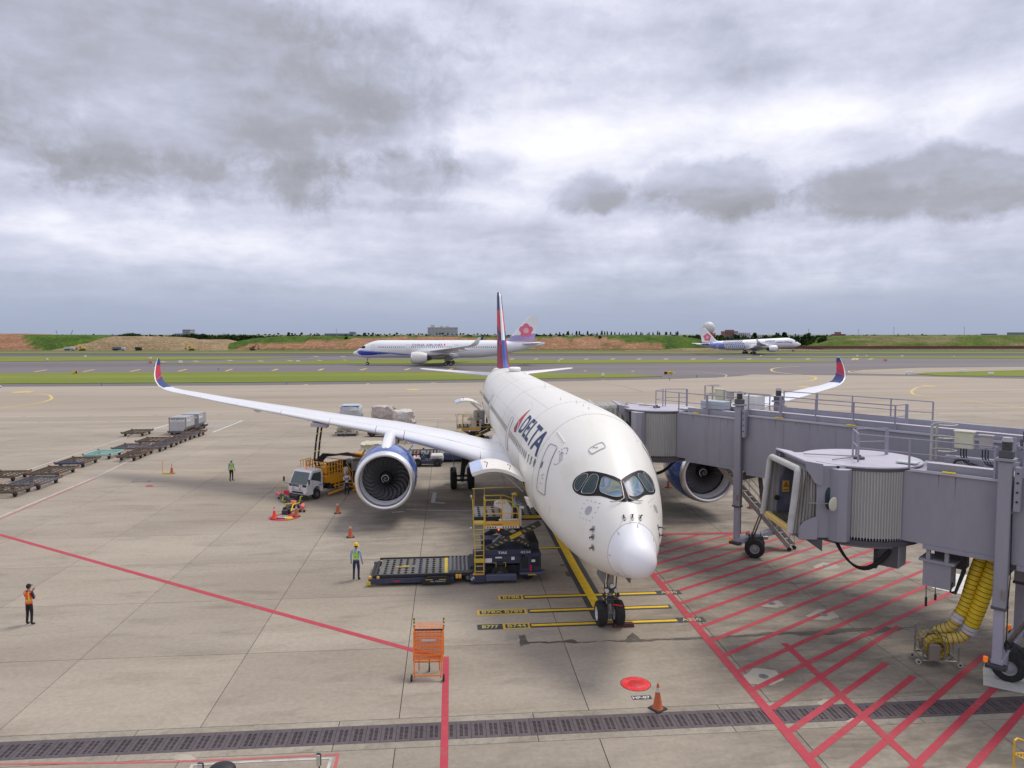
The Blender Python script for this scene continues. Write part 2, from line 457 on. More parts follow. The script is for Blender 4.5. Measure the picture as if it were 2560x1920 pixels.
def sheet(name, pts, z, m, parent=None, kind='structure'):
    mb = MB(); mb.poly([Vector((p[0], p[1], z)) for p in pts])
    me = bpy.data.meshes.new(name); me.from_pydata(mb.v, [], mb.f); me.materials.append(m)
    bm = bmesh.new(); bm.from_mesh(me); bmesh.ops.triangulate(bm, faces=bm.faces)
    for f in bm.faces:
        if f.normal.z < 0: f.normal_flip()
    bm.to_mesh(me); bm.free()
    return link(name, me, parent, kind=kind)

sheet('ground', [(-9000, -400), (9000, -400), (9000, 9000), (-9000, 9000)], -0.10, field_m)
apron = sheet('apron', [W(-400, -60), W(400, -60), W(400, 101.97), W(-400, 101.97)], -0.03, filler)
# concrete slabs, every one a piece of its own with open joints between them
GAP = 0.024
smesh = {}
def slab(u0, u1, v0, v1):
    key = (round(u1 - u0, 3), round(v1 - v0, 3))
    if key not in smesh:
        mb = MB(); a, b_ = key[0] / 2 - GAP / 2, key[1] / 2 - GAP / 2
        mb.cbox((0, 0, -0.06), (2 * a, 2 * b_, 0.12), 0.006)
        smesh[key] = mb.mesh('concrete_slab', concrete)
    c = W((u0 + u1) / 2, (v0 + v1) / 2)
    return link('concrete_slab', smesh[key], apron, loc=c, rot=(0, 0, A0))
vrows = [(9.5, 15.2), (15.2, 20.9), (22.57, 27.83)] + [(27.87 + 5.7 * k - 0.04 * (k == 0), 27.87 + 5.7 * (k + 1)) for k in range(13)]
nslab = 0
for v0, v1 in vrows:
    lim = (v1 + 4) * 0.74 + 6
    for k in range(-16, 18):
        u0 = -1.66 + 6.1 * k
        if -lim < u0 + 3 < lim: slab(u0, u0 + 6.1, v0, v1); nslab += 1
sheet('apron_margin', [W(-400, -60), W(400, -60), W(400, 9.5), W(-400, 9.5)], -0.004, concrete, apron)
for s in (-1, 1):
    sheet('apron_margin', [W(s * 70, 9.5), W(s * 400, 9.5), W(s * 400, 101.97), W(s * 70, 101.97)], -0.006, concrete, apron)
# drain channel across the stand with grated covers
drain = sheet('drain_channel', [W(-40, 20.9), W(60, 20.9), W(60, 22.57), W(-40, 22.57)], -0.029, filler, None)
iron = mat('grate_iron', (0.105, 0.085, 0.090), rough=0.6, metal=0.3, var=0.2, random_obj=0.1, dirt=(0.16, 0.13, 0.11), dirt_amt=0.5, dirt_scale=5)
for a, b_ in ((20.9, 21.25), (22.24, 22.57)):
    for k in range(12):
        u0 = -34 + k * 6.1
        mb = MB(); mb.cbox((0, 0, -0.05), (6.08, b_ - a - 0.015, 0.1), 0.008)
        link('channel_edge', mb.mesh('channel_edge', kerb_mat), drain, loc=W(u0 + 3.05, (a + b_) / 2), rot=(0, 0, A0))
pl, pw = 0.457, 0.99
mb = MB()
ys = [-pw / 2]; nslot = 9; y0 = -0.34; dyy = 0.68 / nslot
xs = [-pl / 2, -0.125, -0.025, 0.025, 0.125, pl / 2]
rows = [-pw / 2]
for k in range(nslot): rows += [y0 + k * dyy, y0 + k * dyy + 0.042]
rows += [pw / 2]
g_ = 0.006
xs[0] += g_; xs[-1] -= g_
for i in range(len(xs) - 1):
    for j in range(len(rows) - 1):
        if i in (1, 3) and j % 2 == 1 and 0 < j < len(rows) - 1: continue
        mb.add([(xs[i], rows[j], 0), (xs[i + 1], rows[j], 0), (xs[i + 1], rows[j + 1], 0), (xs[i], rows[j + 1], 0)], [(0, 1, 2, 3)])
gm = bpy.data.meshes.new('grate_cover'); gm.from_pydata(mb.v, [], mb.f); gm.materials.append(iron)
bm = bmesh.new(); bm.from_mesh(gm); bmesh.ops.remove_doubles(bm, verts=bm.verts, dist=1e-5)
ex = bmesh.ops.extrude_edge_only(bm, edges=[e for e in bm.edges if e.is_boundary])
for v in ex['geom']:
    if isinstance(v, bmesh.types.BMVert): v.co.z = -0.025
bm.to_mesh(gm); bm.free()
for k in range(-38, 62):
    u0 = -1.0 + pl * k
    link('grate_cover', gm, drain, loc=W(u0, 21.745, -0.004 + random.uniform(-0.002, 0.002)), rot=(0, 0, A0))

# beyond: far apron, taxiway asphalt, runway, verges
def gp(pts): return [G(*p) for p in pts]
aedge = [(-700, 969), (0, 966.8), (640, 963.5), (1400, 953.5), (1660, 948), (1790, 944), (1850, 940), (1880, 936), (2000, 937.5), (2140, 938.5), (2300, 941), (2560, 947), (3200, 955)]
sheet('far_apron', [W(-400, 101.97), W(400, 101.97)] + [G(3200, 955) + Vector((0, 3, 0))] + gp(aedge)[::-1][1:-1] + [G(-700, 969) + Vector((0, 3, 0))], 0.0, concrete_far)
sheet('taxiway', gp(aedge) + [G(3300, 883.6), G(-900, 883.6)], 0.004, asphalt)
sheet('runway', gp([(-900, 890.3), (3300, 889.2), (3300, 883.4), (-900, 883.6)]), 0.010, asphalt_dark)
sheet('taxiway_shoulder', gp([(2120, 931), (2160, 925), (2300, 919.5), (2560, 917), (3200, 912), (3200, 940), (2560, 938), (2300, 936.5), (2160, 934)]), 0.010, concrete_far)
def rag(pts, amp, step=18):
    """a hand-cut edge: points added along the outline, pushed about a little"""
    out = []
    for i, p in enumerate(pts):
        q = pts[(i + 1) % len(pts)]; d = math.hypot(q[0] - p[0], q[1] - p[1]); k = max(1, int(d / step))
        for j in range(k):
            t = j / k; a = (p[0] + (q[0] - p[0]) * t, p[1] + (q[1] - p[1]) * t)
            out.append((a[0], a[1] + random.uniform(-amp, amp)))
    return out
verges = [[(-600, 937), (0, 934.3), (300, 932), (640, 931), (1210, 930.2), (1400, 934), (1560, 935.5), (1655, 941.5), (1560, 944.8), (1400, 946.5), (1210, 950), (640, 956.6), (0, 960.3), (-600, 963)],
          [(-600, 893.5), (0, 892), (450, 891.8), (640, 892.2), (767, 894.6), (640, 897.4), (500, 899.5), (400, 900.5), (0, 904.5), (-600, 907)],
          [(400, 909.7), (520, 907.4), (640, 905.4), (820, 902), (1001, 899.2), (1400, 899.9), (1600, 900.2), (2000, 901.2), (2110, 904.9), (2000, 906.2), (1400, 908.8), (1001, 909.9), (640, 910.6)],
          [(1775, 892.2), (1900, 891), (2560, 891), (3000, 890.5), (3000, 899), (2560, 897), (2000, 894.2), (1900, 893.5)],
          [(2283, 935.2), (2320, 932.5), (2400, 930), (2560, 926), (2900, 920), (2900, 944), (2560, 941.5), (2350, 940)]]
for vg in verges:
    pts = gp(rag(vg, 0.25, 30)); n_ = len(pts)
    mb = MB(); mb.add([Vector((p.x, p.y, 0.0)) for p in pts] + [Vector((p.x, p.y, 0.14)) for p in pts],
                      [(k, (k + 1) % n_, n_ + (k + 1) % n_, n_ + k) for k in range(n_)])
    me = mb.mesh('grass_verge', grass_m)
    bm = bmesh.new(); bm.from_mesh(me); bm.verts.ensure_lookup_table()
    top = [v for v in bm.verts if v.co.z > 0.1]
    e_ = [e for e in bm.edges if e.verts[0].co.z > .1 and e.verts[1].co.z > .1]
    bmesh.ops.triangle_fill(bm, edges=e_, use_beauty=True)
    bmesh.ops.recalc_face_normals(bm, faces=bm.faces); bm.to_mesh(me); bm.free()
    link('grass_verge', me, None, kind='structure')

# ------------------------------------------------------------------ painted markings
def ribbon(pts, w, z, mb, closed=False):
    pts = [Vector((p[0], p[1], 0)) for p in pts]; n_ = len(pts); L_, R_ = [], []
    for i, p in enumerate(pts):
        a = pts[i - 1] if (i > 0 or closed) else p; c = pts[(i + 1) % n_] if (i < n_ - 1 or closed) else p
        d1 = (p - a).normalized() if (p - a).length > 1e-9 else (c - p).normalized()
        d2 = (c - p).normalized() if (c - p).length > 1e-9 else d1
        n1 = Vector((-d1.y, d1.x, 0)); n2 = Vector((-d2.y, d2.x, 0)); m_ = (n1 + n2).normalized(); k = w / 2 / max(0.35, m_.dot(n1))
        L_.append(p + m_ * k + Vector((0, 0, z))); R_.append(p - m_ * k + Vector((0, 0, z)))
    vs = L_ + R_; fs = []
    for i in range(n_ if closed else n_ - 1):
        j = (i + 1) % n_; fs.append((n_ + i, n_ + j, j, i))
    mb.add(vs, fs)
def rib(name, pts, w, z, m, closed=False, parent=apron):
    mb = MB(); ribbon(pts, w, z, mb, closed)
    me = bpy.data.meshes.new(name); me.from_pydata(mb.v, [], mb.f); me.materials.append(m)
    return link(name, me, parent)
def Ws(l): return [W(*p) for p in l]
def dash(a, b_, n_seg, jit=0.0):
    a = Vector((a[0], a[1], 0)); b_ = Vector((b_[0], b_[1], 0)); return [a.lerp(b_, k / n_seg) + Vector((random.uniform(-jit, jit), random.uniform(-jit, jit), 0)) for k in range(n_seg + 1)]
# red stand boundary
rib('red_line', Ws([(-80, 73.6), (-38.0, 45.55)]) + [G(0, 1337), G(530, 1487), G(1030, 1625), G(1107, 1646)], 0.27, 0.006, p_red)
rib('red_line', [G(1115, 1642), G(1113, 1760), G(1110, 1920), G(1108, 2000)], 0.225, 0.010, p_red)
# service line on the left: white with red beside it
p_faint = paint('faint_white_paint', (0.50, 0.48, 0.44), 0.8)
rib('white_line', [G(-200, 1385), G(0, 1292), G(240, 1192), G(400, 1115), G(470, 1082)], 0.17, 0.006, p_faint)
rib('red_line', [G(-200, 1391), G(0, 1298), G(240, 1196)], 0.13, 0.010, p_red2)
rib('white_line', [G(-200, 1255), G(0, 1198), G(292, 1101), G(370, 1075), G(420, 1061.5)], 0.17, 0.006, p_faint)
# hatched no-parking area for the passenger bridge
k0 = 19.36
for k in range(-3, 18):
    v0 = k0 + 1.335 * k; sl = 0.73 if k < 3 else 0.63
    if k < 1: u_end = {-3: 23, -2: 22, -1: 20.2, 0: 16.41}[k]
    elif k < 4: u_end = {1: 16.05, 2: 18.6, 3: 23.5}[k]
    else: u_end = 24.5
    u_s = 10.35
    if k < 1 and v0 + (13.08 - 10.2) * sl < 17: u_s = 13.2
    v_at = lambda u: v0 + (u - 10.2) * sl
    if v_at(u_end) > 42.55: u_end = 10.2 + (42.55 - v0) / sl
    if u_end < u_s + .3: continue
    rib('red_stripe', Ws([(u_s, v_at(u_s)), ((u_s + u_end) / 2, v_at((u_s + u_end) / 2)), (u_end, v_at(u_end))]), 0.23, 0.006, p_red)
rib('red_line', Ws([(10.2, 42.7), (10.2, 30), (10.19, 12)]), 0.33, 0.012, p_red)
rib('red_line', Ws([(13.08, 26.95), (13.08, 12)]), 0.28, 0.010, p_red)
rib('red_line', Ws([(9.9, 42.70), (24.5, 42.52)]), 0.30, 0.015, p_red)
# yellow lead-in line with stop bars
cl = [G(1335, 1215), G(1395, 1340), G(1438, 1420), G(1485, 1503), G(1497, 1522)]
cl = [cl[1] + (cl[1] - cl[3]) * 8.0] + cl[1:4] + [W(*UV(cl[3]))+ (cl[3] - cl[1]).normalized() * 0.75]
rib('dark_line_edge', [cl[0]] + [cl[1]] + [cl[3] + (cl[3] - cl[1]).normalized() * 2.1], 0.92, 0.004, p_blk)
rib('yellow_line', cl, 0.42, 0.014, p_yel)
bars = [((1309, 1494), (1640, 1482.5)), ((1322, 1529.5), (1670, 1515.5)), ((1326, 1565), (1692, 1550.8))]
for a, b_ in bars:
    P, Q = G(*a), G(*b_); u0, v0 = UV(P); u1, v1 = UV(Q); v = (v0 + v1) / 2
    rib('dark_line_edge', Ws([(u0 - 0.02, v), (u1 + 0.12, v)]), 0.44, 0.009, p_blk)
    rib('yellow_line', Ws([(u0 + 0.05, v), (u1, v)]), 0.21, 0.0185, p_yel)
def pad(name, u0, u1, v0, v1, z, m):
    return sheet(name, Ws([(u0, v0), (u1, v0), (u1, v1), (u0, v1)]), z, m, apron, None)
E1 = Vector((math.cos(A0), math.sin(A0), 0)); E2 = Vector((-math.sin(A0), math.cos(A0), 0))
def label_on_ground(txt, pl_, pr_, row, boxed=True, m=p_yel2, right=False):
    P, Q = G(*bars[row][0]), G(*bars[row][1]); v = (UV(P)[1] + UV(Q)[1]) / 2
    if right: v = UV(Q)[1]
    u0 = UV(G(pl_, bars[row][1 if right else 0][1]))[0]; u1 = UV(G(pr_, bars[row][1 if right else 0][1]))[0]; hh = 0.27
    if boxed:
        pad('label_border', u0, u1, v - hh - .03, v + hh + .03, 0.007, paint('label_yellow', (0.72, 0.44, 0.04), .25)); pad('label_panel', u0 + .1, u1 - .1, v - hh + .07, v + hh - .07, 0.012, p_blk)
    else: pad('label_panel', u0, u1, v - hh, v + hh, 0.0075, p_blk)
    lettering('stencil_lettering', txt, m, apron, W(u0 + .2, v - .155, 0.019), E1, E2, 0.31, (u1 - u0) - .38, off=0.0, bold=True)
ylab = paint('stencil_yellow', (0.62, 0.52, 0.10), .35)
label_on_ground('B788', 1246, 1308, 0, m=ylab); label_on_ground('B78X B789', 1193, 1317, 1, m=ylab)
label_on_ground('B777', 1193, 1257, 2, False, m=ylab); label_on_ground('B744', 1257, 1326, 2, m=ylab)
label_on_ground('A330', 1641, 1703, 0, False, paint('stencil_pale', (0.45, 0.42, 0.25), .5), True); label_on_ground('A350', 1693, 1764, 2, False, paint('stencil_pale', (0.45, 0.42, 0.25), .5), True)
rib('dark_line_edge', [G(1322, 1371.6), G(1408, 1369.3)], 0.40, 0.009, p_blk); rib('yellow_line', [G(1322, 1371.6), G(1400, 1369.5)], 0.2, 0.0185, p_yel)
# faded white boxes at the lower left, under the camera
rib('red_line', [G(-100, 1912), G(420, 1905), G(600, 1898), G(845, 1886), G(836, 1925), G(826, 1990)], 0.09, 0.006, p_red2)
rib('white_line', [G(475, 1925), G(481, 1913), G(620, 1905), G(828, 1896), G(819, 1925), G(808, 1990)], 0.09, 0.010, p_faint)
sheet('white_marking', [G(2330, 1470), G(2372, 1432), G(2455, 1442), G(2412, 1488)], 0.0075, p_wht, apron, None)
sheet('wheel_pad', [G(2458, 1714), G(2457, 1672), G(2462, 1655), G(2640, 1665), G(2700, 1760), G(2560, 1735)], 0.012, paint('pad_white', (0.62, 0.62, 0.58), .4), apron, None)
# oil and water stains with ragged outlines
def stain(name, pts, z=0.003, m=p_oil, amp=0.09, step=0.12):
    base_ = [G(*p) for p in pts]; out = []
    for i, p in enumerate(base_):
        q = base_[(i + 1) % len(base_)]; k = max(1, int((q - p).length / step))
        for j in range(k):
            a = p.lerp(q, j / k); nn = noise.noise_vector(a * 2.7); n2 = noise.noise_vector(a * 9)
            out.append((a.x + nn.x * amp * 2 + n2.x * amp, a.y + nn.y * amp * 2 + n2.y * amp))
    return sheet(name, out, z, m, apron, None)
stain('oil_stain', [(1295, 1590), (1312, 1586), (1322, 1603), (1402, 1603), (1425, 1598), (1445, 1604), (1560, 1601), (1582, 1582), (1600, 1599), (1750, 1593), (1850, 1588), (1930, 1580), (2010, 1579), (2080, 1572), (2240, 1568), (2240, 1571), (2120, 1580), (2050, 1590), (1960, 1586), (1850, 1593), (1750, 1599), (1640, 1602), (1600, 1606), (1500, 1603), (1440, 1609), (1420, 1607), (1330, 1608), (1300, 1616)], m=p_oil, amp=.05)
stain('oil_stain', [(1413, 1431), (1421, 1428), (1432, 1434), (1430, 1443), (1418, 1441)], amp=.02); stain('oil_stain', [(1400, 1411), (1412, 1411), (1410, 1415), (1402, 1415)], amp=.01)
stain('oil_stain', [(2170, 1580), (2230, 1570), (2290, 1566), (2240, 1578), (2170, 1590)], amp=.05)
patchm = paint('patched_concrete', (0.40, 0.36, 0.285), 0.6, under=(0.30, 0.27, 0.21))
for c, s_ in (((2066, 1415), (34, 9)), ((1928, 1509), (34, 10)), ((2058, 1537), (42, 14)), ((1905, 1691), (56, 22)), ((2066, 1756), (24, 8)), ((2137, 1803), (22, 7)), ((460, 1893), (34, 8))):
    stain('concrete_patch', [(c[0] - s_[0], c[1] + s_[1] * .2), (c[0] - s_[0] * .3, c[1] - s_[1]), (c[0] + s_[0] * .6, c[1] - s_[1] * .7), (c[0] + s_[0], c[1] + s_[1] * .4), (c[0] + s_[0] * .4, c[1] + s_[1]), (c[0] - s_[0] * .6, c[1] + s_[1] * .8)], 0.0035, patchm, amp=.03)
# white chalky marks under the wing, service road lines, far markings
chalk = paint('chalk_mark', (0.5, 0.5, 0.5), .6)
rib('white_line', [G(1087, 1232), G(1082, 1256), G(1112, 1258)], 0.3, 0.006, chalk)
rib('white_line', [G(980, 1281), G(1010, 1279)], 0.22, 0.006, p_wht); rib('white_line', [G(1015, 1274), G(1120, 1277), G(1185, 1277)], 0.16, 0.006, chalk)
for v in (112.6, 104.9):
    for k in range(-9, 11): rib('white_line', Ws([(k * 9.3 + (v > 110) * 3, v), (k * 9.3 + 8.6 + (v > 110) * 3, v)]), 0.18, 0.006, p_wht)
for k in range(9):
    v = 93.9 + k * 1.18; rib('white_line', Ws([(-37.7, v), (-29.4 + .0 * k, v + .1)]), 0.16, 0.006, p_wht)
rib('white_line', Ws([(-37.7, 93.4), (-37.7, 104.2)]), 0.2, 0.010, p_wht); rib('white_line', Ws([(-29.2, 92.5), (-29.0, 104.6)]), 0.24, 0.010, p_wht)
def gline(name, pts, w, m=p_yel2, z=0.016, smooth_n=0, parent=apron):
    P = [G(*p) for p in pts]
    if smooth_n:
        out = []
        for i in range(len(P) - 1):
            p0 = P[max(0, i - 1)]; p1 = P[i]; p2 = P[i + 1]; p3 = P[min(len(P) - 1, i + 2)]
            for j in range(smooth_n):
                t = j / smooth_n
                out.append(0.5 * ((2 * p1) + (p2 - p0) * t + (2 * p0 - 5 * p1 + 4 * p2 - p3) * t * t + (3 * p1 - p0 - 3 * p2 + p3) * t ** 3))
        P = out + [P[-1]]
    return rib(name, P, w, z, m, parent=parent)
gline('yellow_line', [(-300, 1060), (0, 1021), (60, 1013), (104, 1006), (128, 998), (126, 990), (112, 986), (60, 981)], 0.5, smooth_n=6)
gline('yellow_line', [(2560, 1020), (2400, 1000), (2298, 989), (2279, 981), (2285, 973), (2302, 967), (2340, 965.5), (2420, 963)], 0.5, smooth_n=6)
gline('yellow_line', [(2000, 916), (1950, 918.5), (1929, 923), (1935, 929), (1970, 934), (2025, 940), (2040, 946), (2025, 952), (1980, 956), (1900, 961)], 0.7, smooth_n=6)
gline('yellow_line', [(2420, 926), (2200, 924.5), (2135, 926.5), (2122, 929), (2140, 933), (2250, 935.4)], 0.6, smooth_n=6)
gline('yellow_line', [(1560, 925), (1700, 927.5), (1800, 934), (1815, 941), (1790, 945), (1730, 944.5)], 0.5, smooth_n=6, m=paint('faded_line', (0.42, 0.36, 0.25), .5))
for x, y, hw in ((56, 980.3, 23), (1033, 974.2, 17), (2010, 967.5, 16), (2322, 965.5, 16)):
    c = G(x, y); r_ = hw * c.y / FPX
    sheet('yellow_disc_marking', [(c.x + r_ * math.cos(t * .3), c.y + r_ * 1.2 * math.sin(t * .3)) for t in range(21)], 0.022, p_yel2, apron, None)
for x0, x1, y in [(85, 117, 928.5), (208, 236, 928), (326, 351, 927.6), (446, 467, 927), (564, 581, 926.5)]:
    gline('yellow_dash', [(x0, y + 1.4), (x1, y - 4)], 0.8)
for x0, x1, y in [(681, 695, 925), (797, 808, 924.5), (901, 916, 924), (1012, 1025, 923.5), (1123, 1133, 923)]: gline('yellow_dash', [(x0, y + 1.5), (x1, y - 2.5)], 1.0)
for x, y in [(1335, 925.5), (1463, 926.5), (1582, 927), (764, 961), (919, 959)]:
    gline('pale_block_marking', [(x - 3.5, y + 1), (x + 3.5, y + 1)], 3.0, p_yel2, 0.014)
for x0, x1, y in [(1078, 1092, 957), (1504, 1518, 951.3), (1620, 1655, 949.5), (1670, 1690, 931)]: gline('pale_dash', [(x0, y - 1), (x1, y + 1.2)], 0.5)
for k, x in enumerate([1280, 1340, 1403, 1466, 1532, 1598, 1665, 1733, 1802, 1873, 1946, 2020, 2177]):
    gline('yellow_dash', [(x - 4, 898.4), (x + 4, 896.6)], 1.6)
for x, y in [(652, 902.5), (726, 901.7), (800, 901), (865, 900.5), (790, 891.3), (858, 891.5), (1000, 891.8), (1128, 891.5), (408, 904.5), (490, 903), (575, 901)]:
    gline('yellow_dash', [(x - 6, y - .8), (x + 6, y + .8)], 1.4)
for k in range(5): gline('yellow_dash', [(2130 + k * 3, 900), (2134 + k * 3, 895.5)], 0.6)
gline('white_line', [(1400, 948), (1480, 955), (1560, 966), (1610, 981)], 0.35, paint('dark_trail', (0.2, 0.18, 0.16), .7), 0.006)
gline('white_line', [(975, 994), (1230, 992)], 0.7, paint('pale_strip', (0.46, 0.42, 0.36), .6), 0.006)
# ================================================================== AIRLINERS
white_p = mat('aircraft_white', (0.815, 0.790, 0.725), rough=0.42, var=0.035, scale=0.5, coat=0.12, dirt=(0.62, 0.55, 0.43), dirt_amt=0.42, dirt_scale=0.5, stretch=(0.35, 1, 1))
radome_p = mat('radome_white', (0.84, 0.835, 0.85), rough=0.46, var=0.02)
wing_p = mat('wing_grey', (0.80, 0.80, 0.815), rough=0.33, var=0.04, scale=0.7, coat=0.2)
alu = mat('polished_alloy', (0.86, 0.85, 0.86), rough=0.34, metal=.85, var=0.05, scale=0.8)
liner = mat('intake_liner', (0.80, 0.80, 0.83), rough=0.35, var=0.05)
navy = mat('livery_navy', (0.016, 0.042, 0.125), rough=0.5, var=0.06, spec=.25)
cowl_blue = mat('cowl_blue', (0.014, 0.085, 0.36), rough=0.22, var=0.06, coat=0.5)
lred = mat('livery_red', (0.58, 0.030, 0.050), rough=0.5, var=0.05, spec=.25)
lred2 = mat('livery_deep_red', (0.30, 0.020, 0.045), rough=0.5, var=0.05, spec=.25)
fan_m = mat('fan_titanium', (0.15, 0.15, 0.155), rough=0.35, metal=0.35, var=0.1)
dark_m = mat('intake_dark', (0.012, 0.012, 0.014), rough=0.7)
tyre = mat('tyre_rubber', (0.018, 0.018, 0.019), rough=0.85, var=0.25, scale=6, dirt=(0.07, 0.06, 0.05), dirt_amt=0.25, dirt_scale=6)
gear_m = mat('gear_steel', (0.34, 0.34, 0.33), rough=0.45, metal=0.4, var=0.3, scale=8)
gear_d = mat('gear_dark', (0.06, 0.06, 0.06), rough=0.6, metal=0.3, var=0.3, scale=8)
hubw = mat('wheel_white', (0.6, 0.6, 0.58), rough=0.5, var=0.2, scale=8)
seal_m = mat('door_seal_grey', (0.30, 0.30, 0.30), rough=0.6)
line_m = mat('panel_line', (0.42, 0.40, 0.36), rough=0.6)
win_m = mat('cabin_window_glass', (0.07, 0.075, 0.10), rough=0.15)
mask_m = mat('window_surround_black', (0.010, 0.010, 0.012), rough=0.5, spec=.25)
frame_m = mat('window_frame', (0.45, 0.45, 0.44), rough=0.4, metal=0.4)
cream_p = mat('hold_lining', (0.62, 0.56, 0.38), rough=0.6)
# windscreen glass: dark cockpit and faint rainbow sheen put into the coated pane's base colour
def coated_glass(name, strength, base=(0.045, 0.085, 0.10)):
    m = bpy.data.materials.new(name); m.use_nodes = True; nt = m.node_tree; n = nt.nodes; l = nt.links; bs = n['Principled BSDF']
    t = n.new('ShaderNodeTexCoord'); nz = n.new('ShaderNodeTexNoise'); nz.inputs['Scale'].default_value = 1.5; nz.inputs['Detail'].default_value = 1.5
    nz.inputs['Distortion'].default_value = 0.8; l.new(t.outputs['Object'], nz.inputs['Vector'])
    r = n.new('ShaderNodeValToRGB'); l.new(nz.outputs['Fac'], r.inputs[0]); c = r.color_ramp
    c.elements[0].position = 0.30; c.elements[0].color = (0.10, 0.17, 0.21, 1); c.elements[1].position = 0.72; c.elements[1].color = (0.10, 0.18, 0.22, 1)
    for p, q in ((0.38, (0.16, 0.30, 0.17)), (0.43, (0.13, 0.16, 0.36)), (0.48, (0.32, 0.30, 0.38)), (0.53, (0.15, 0.32, 0.30)), (0.58, (0.15, 0.17, 0.36)), (0.64, (0.30, 0.30, 0.20))):
        e = c.elements.new(p); e.color = (*q, 1)
    mx = n.new('ShaderNodeMix'); mx.data_type = 'RGBA'; mx.inputs['Factor'].default_value = strength
    mx.inputs['A'].default_value = (*base, 1); l.new(r.outputs[0], mx.inputs['B']); l.new(mx.outputs['Result'], bs.inputs['Base Color'])
    bs.inputs['Roughness'].default_value = 0.24; bs.inputs['Specular IOR Level'].default_value = 0.16
    return m
glass_front = coated_glass('windscreen_glass', 0.9); glass_side = coated_glass('cockpit_side_glass', 0.10, (0.03, 0.045, 0.045))

RW, RT, RB = 2.98, 3.05, 3.05
def sstep(t): t = max(0, min(1, t)); return t * t * (3 - 2 * t)
def fus(x):
    """top, bottom, half width and height of the widest line at station x (metres aft of the nose)"""
    g = lambda t, k: max(0.0, 1 - (1 - min(1, t)) ** 2) ** k
    cap = lambda r: r * math.sqrt(max(0.0, 1 - (1 - min(x, r) / r) ** 2))
    pn = lambda a, b_: (a ** 5 + b_ ** 5) ** 0.2
    z0 = 4.08
    zt = z0 + pn(4.57 * g(x / 10.06, 1.02), cap(.72)); zb = z0 - pn(1.53 * g(x / 5.19, 0.777), cap(.60))
    w = pn(RW * g(x / 10.8, 0.866), cap(.66)); zw = z0 + 1.52 * sstep(x / 13.1)
    if x > 10.5: zt = 8.65; zb = 2.55; w = RW
    if x > 42:
        t = (x - 42) / 24.8; zb = 2.55 + 4.55 * (t ** 1.55); w = RW - (RW - 0.42) * (t ** 1.9)
        zt = 8.65 - 0.75 * sstep((x - 48) / 18.8); zw = 5.6 + 1.9 * (t ** 1.5)
        zw = min(zw, zt - .3)
    return zt, zb, w, zw
def fpt(x, a, off=0.0):
    zt, zb, w, zw = fus(x); c, s = math.cos(a), math.sin(a); h_ = (zt - zw) if s > 0 else (zw - zb)
    p = Vector((x, w * c, zw + h_ * s))
    if off:
        nrm = Vector((0, c / max(w, .1), s / max(h_, .1))).normalized(); p += nrm * off
    return p
def fring(x, n): return [fpt(x, 2 * math.pi * k / n) for k in range(n)]
def airfoil(n=14, t=0.12):
    up = []
    for i in range(n + 1):
        x = 0.5 * (1 - math.cos(math.pi * i / n)); y = 5 * t * (0.2969 * math.sqrt(x) - 0.126 * x - 0.3516 * x * x + 0.2843 * x ** 3 - 0.1036 * x ** 4)
        up.append((x, y))
    return up
def foil_ring(le, chord, t, tang, cut=(0.0, 1.0), n=12, camber=0.0):
    """ring of airfoil points; tang = direction of the span; chord along +x; thickness across both"""
    tang = Vector(tang).normalized(); nrm = Vector((1, 0, 0)).cross(tang)
    if nrm.z < 0 or (abs(nrm.z) < 1e-3 and nrm.y > 0): nrm = -nrm
    a, b_ = cut; P = []
    def y_(x): return 5 * t * (0.2969 * math.sqrt(x) - 0.126 * x - 0.3516 * x * x + 0.2843 * x ** 3 - 0.1036 * x ** 4)
    xs_ = [a + (b_ - a) * (0.5 * (1 - math.cos(math.pi * i / n)) if a == 0 else (i / n)) for i in range(n + 1)]
    for x in xs_[::-1]: P.append(Vector(le) + Vector((1, 0, 0)) * chord * x + nrm * chord * (y_(x) + camber * 4 * x * (1 - x)))
    for x in (xs_[1:] if a == 0 else xs_): P.append(Vector(le) + Vector((1, 0, 0)) * chord * x + nrm * chord * (-y_(x) * 0.8 + camber * 4 * x * (1 - x)))
    return P
def wheel_part(parent, c, r, w, name='wheel', rim=hubw, axis='Y', n=28):
    c = Vector(c)
    prof = [(-w * .5, r * .55), (-w * .5, r * .80), (-w * .42, r * .94), (-w * .25, r), (w * .25, r), (w * .42, r * .94), (w * .5, r * .80), (w * .5, r * .55)]
    mb = MB(); mb.lathe(prof, c, axis, n)
    for q in (-.24, -.08, .08, .24):      # grooves round the tread
        pass
    t = mb.build(name, tyre, parent, smooth=35)
    mb = MB(); mb.lathe([(-w * .46, 0.001), (-w * .46, r * .12), (-w * .34, r * .2), (-w * .30, r * .46), (-w * .48, r * .56), (w * .48, r * .56), (w * .30, r * .46), (w * .34, r * .2), (w * .46, r * .12), (w * .46, .001)], c, axis, n)
    mb.build('rim', rim, t, smooth=35)
    return t

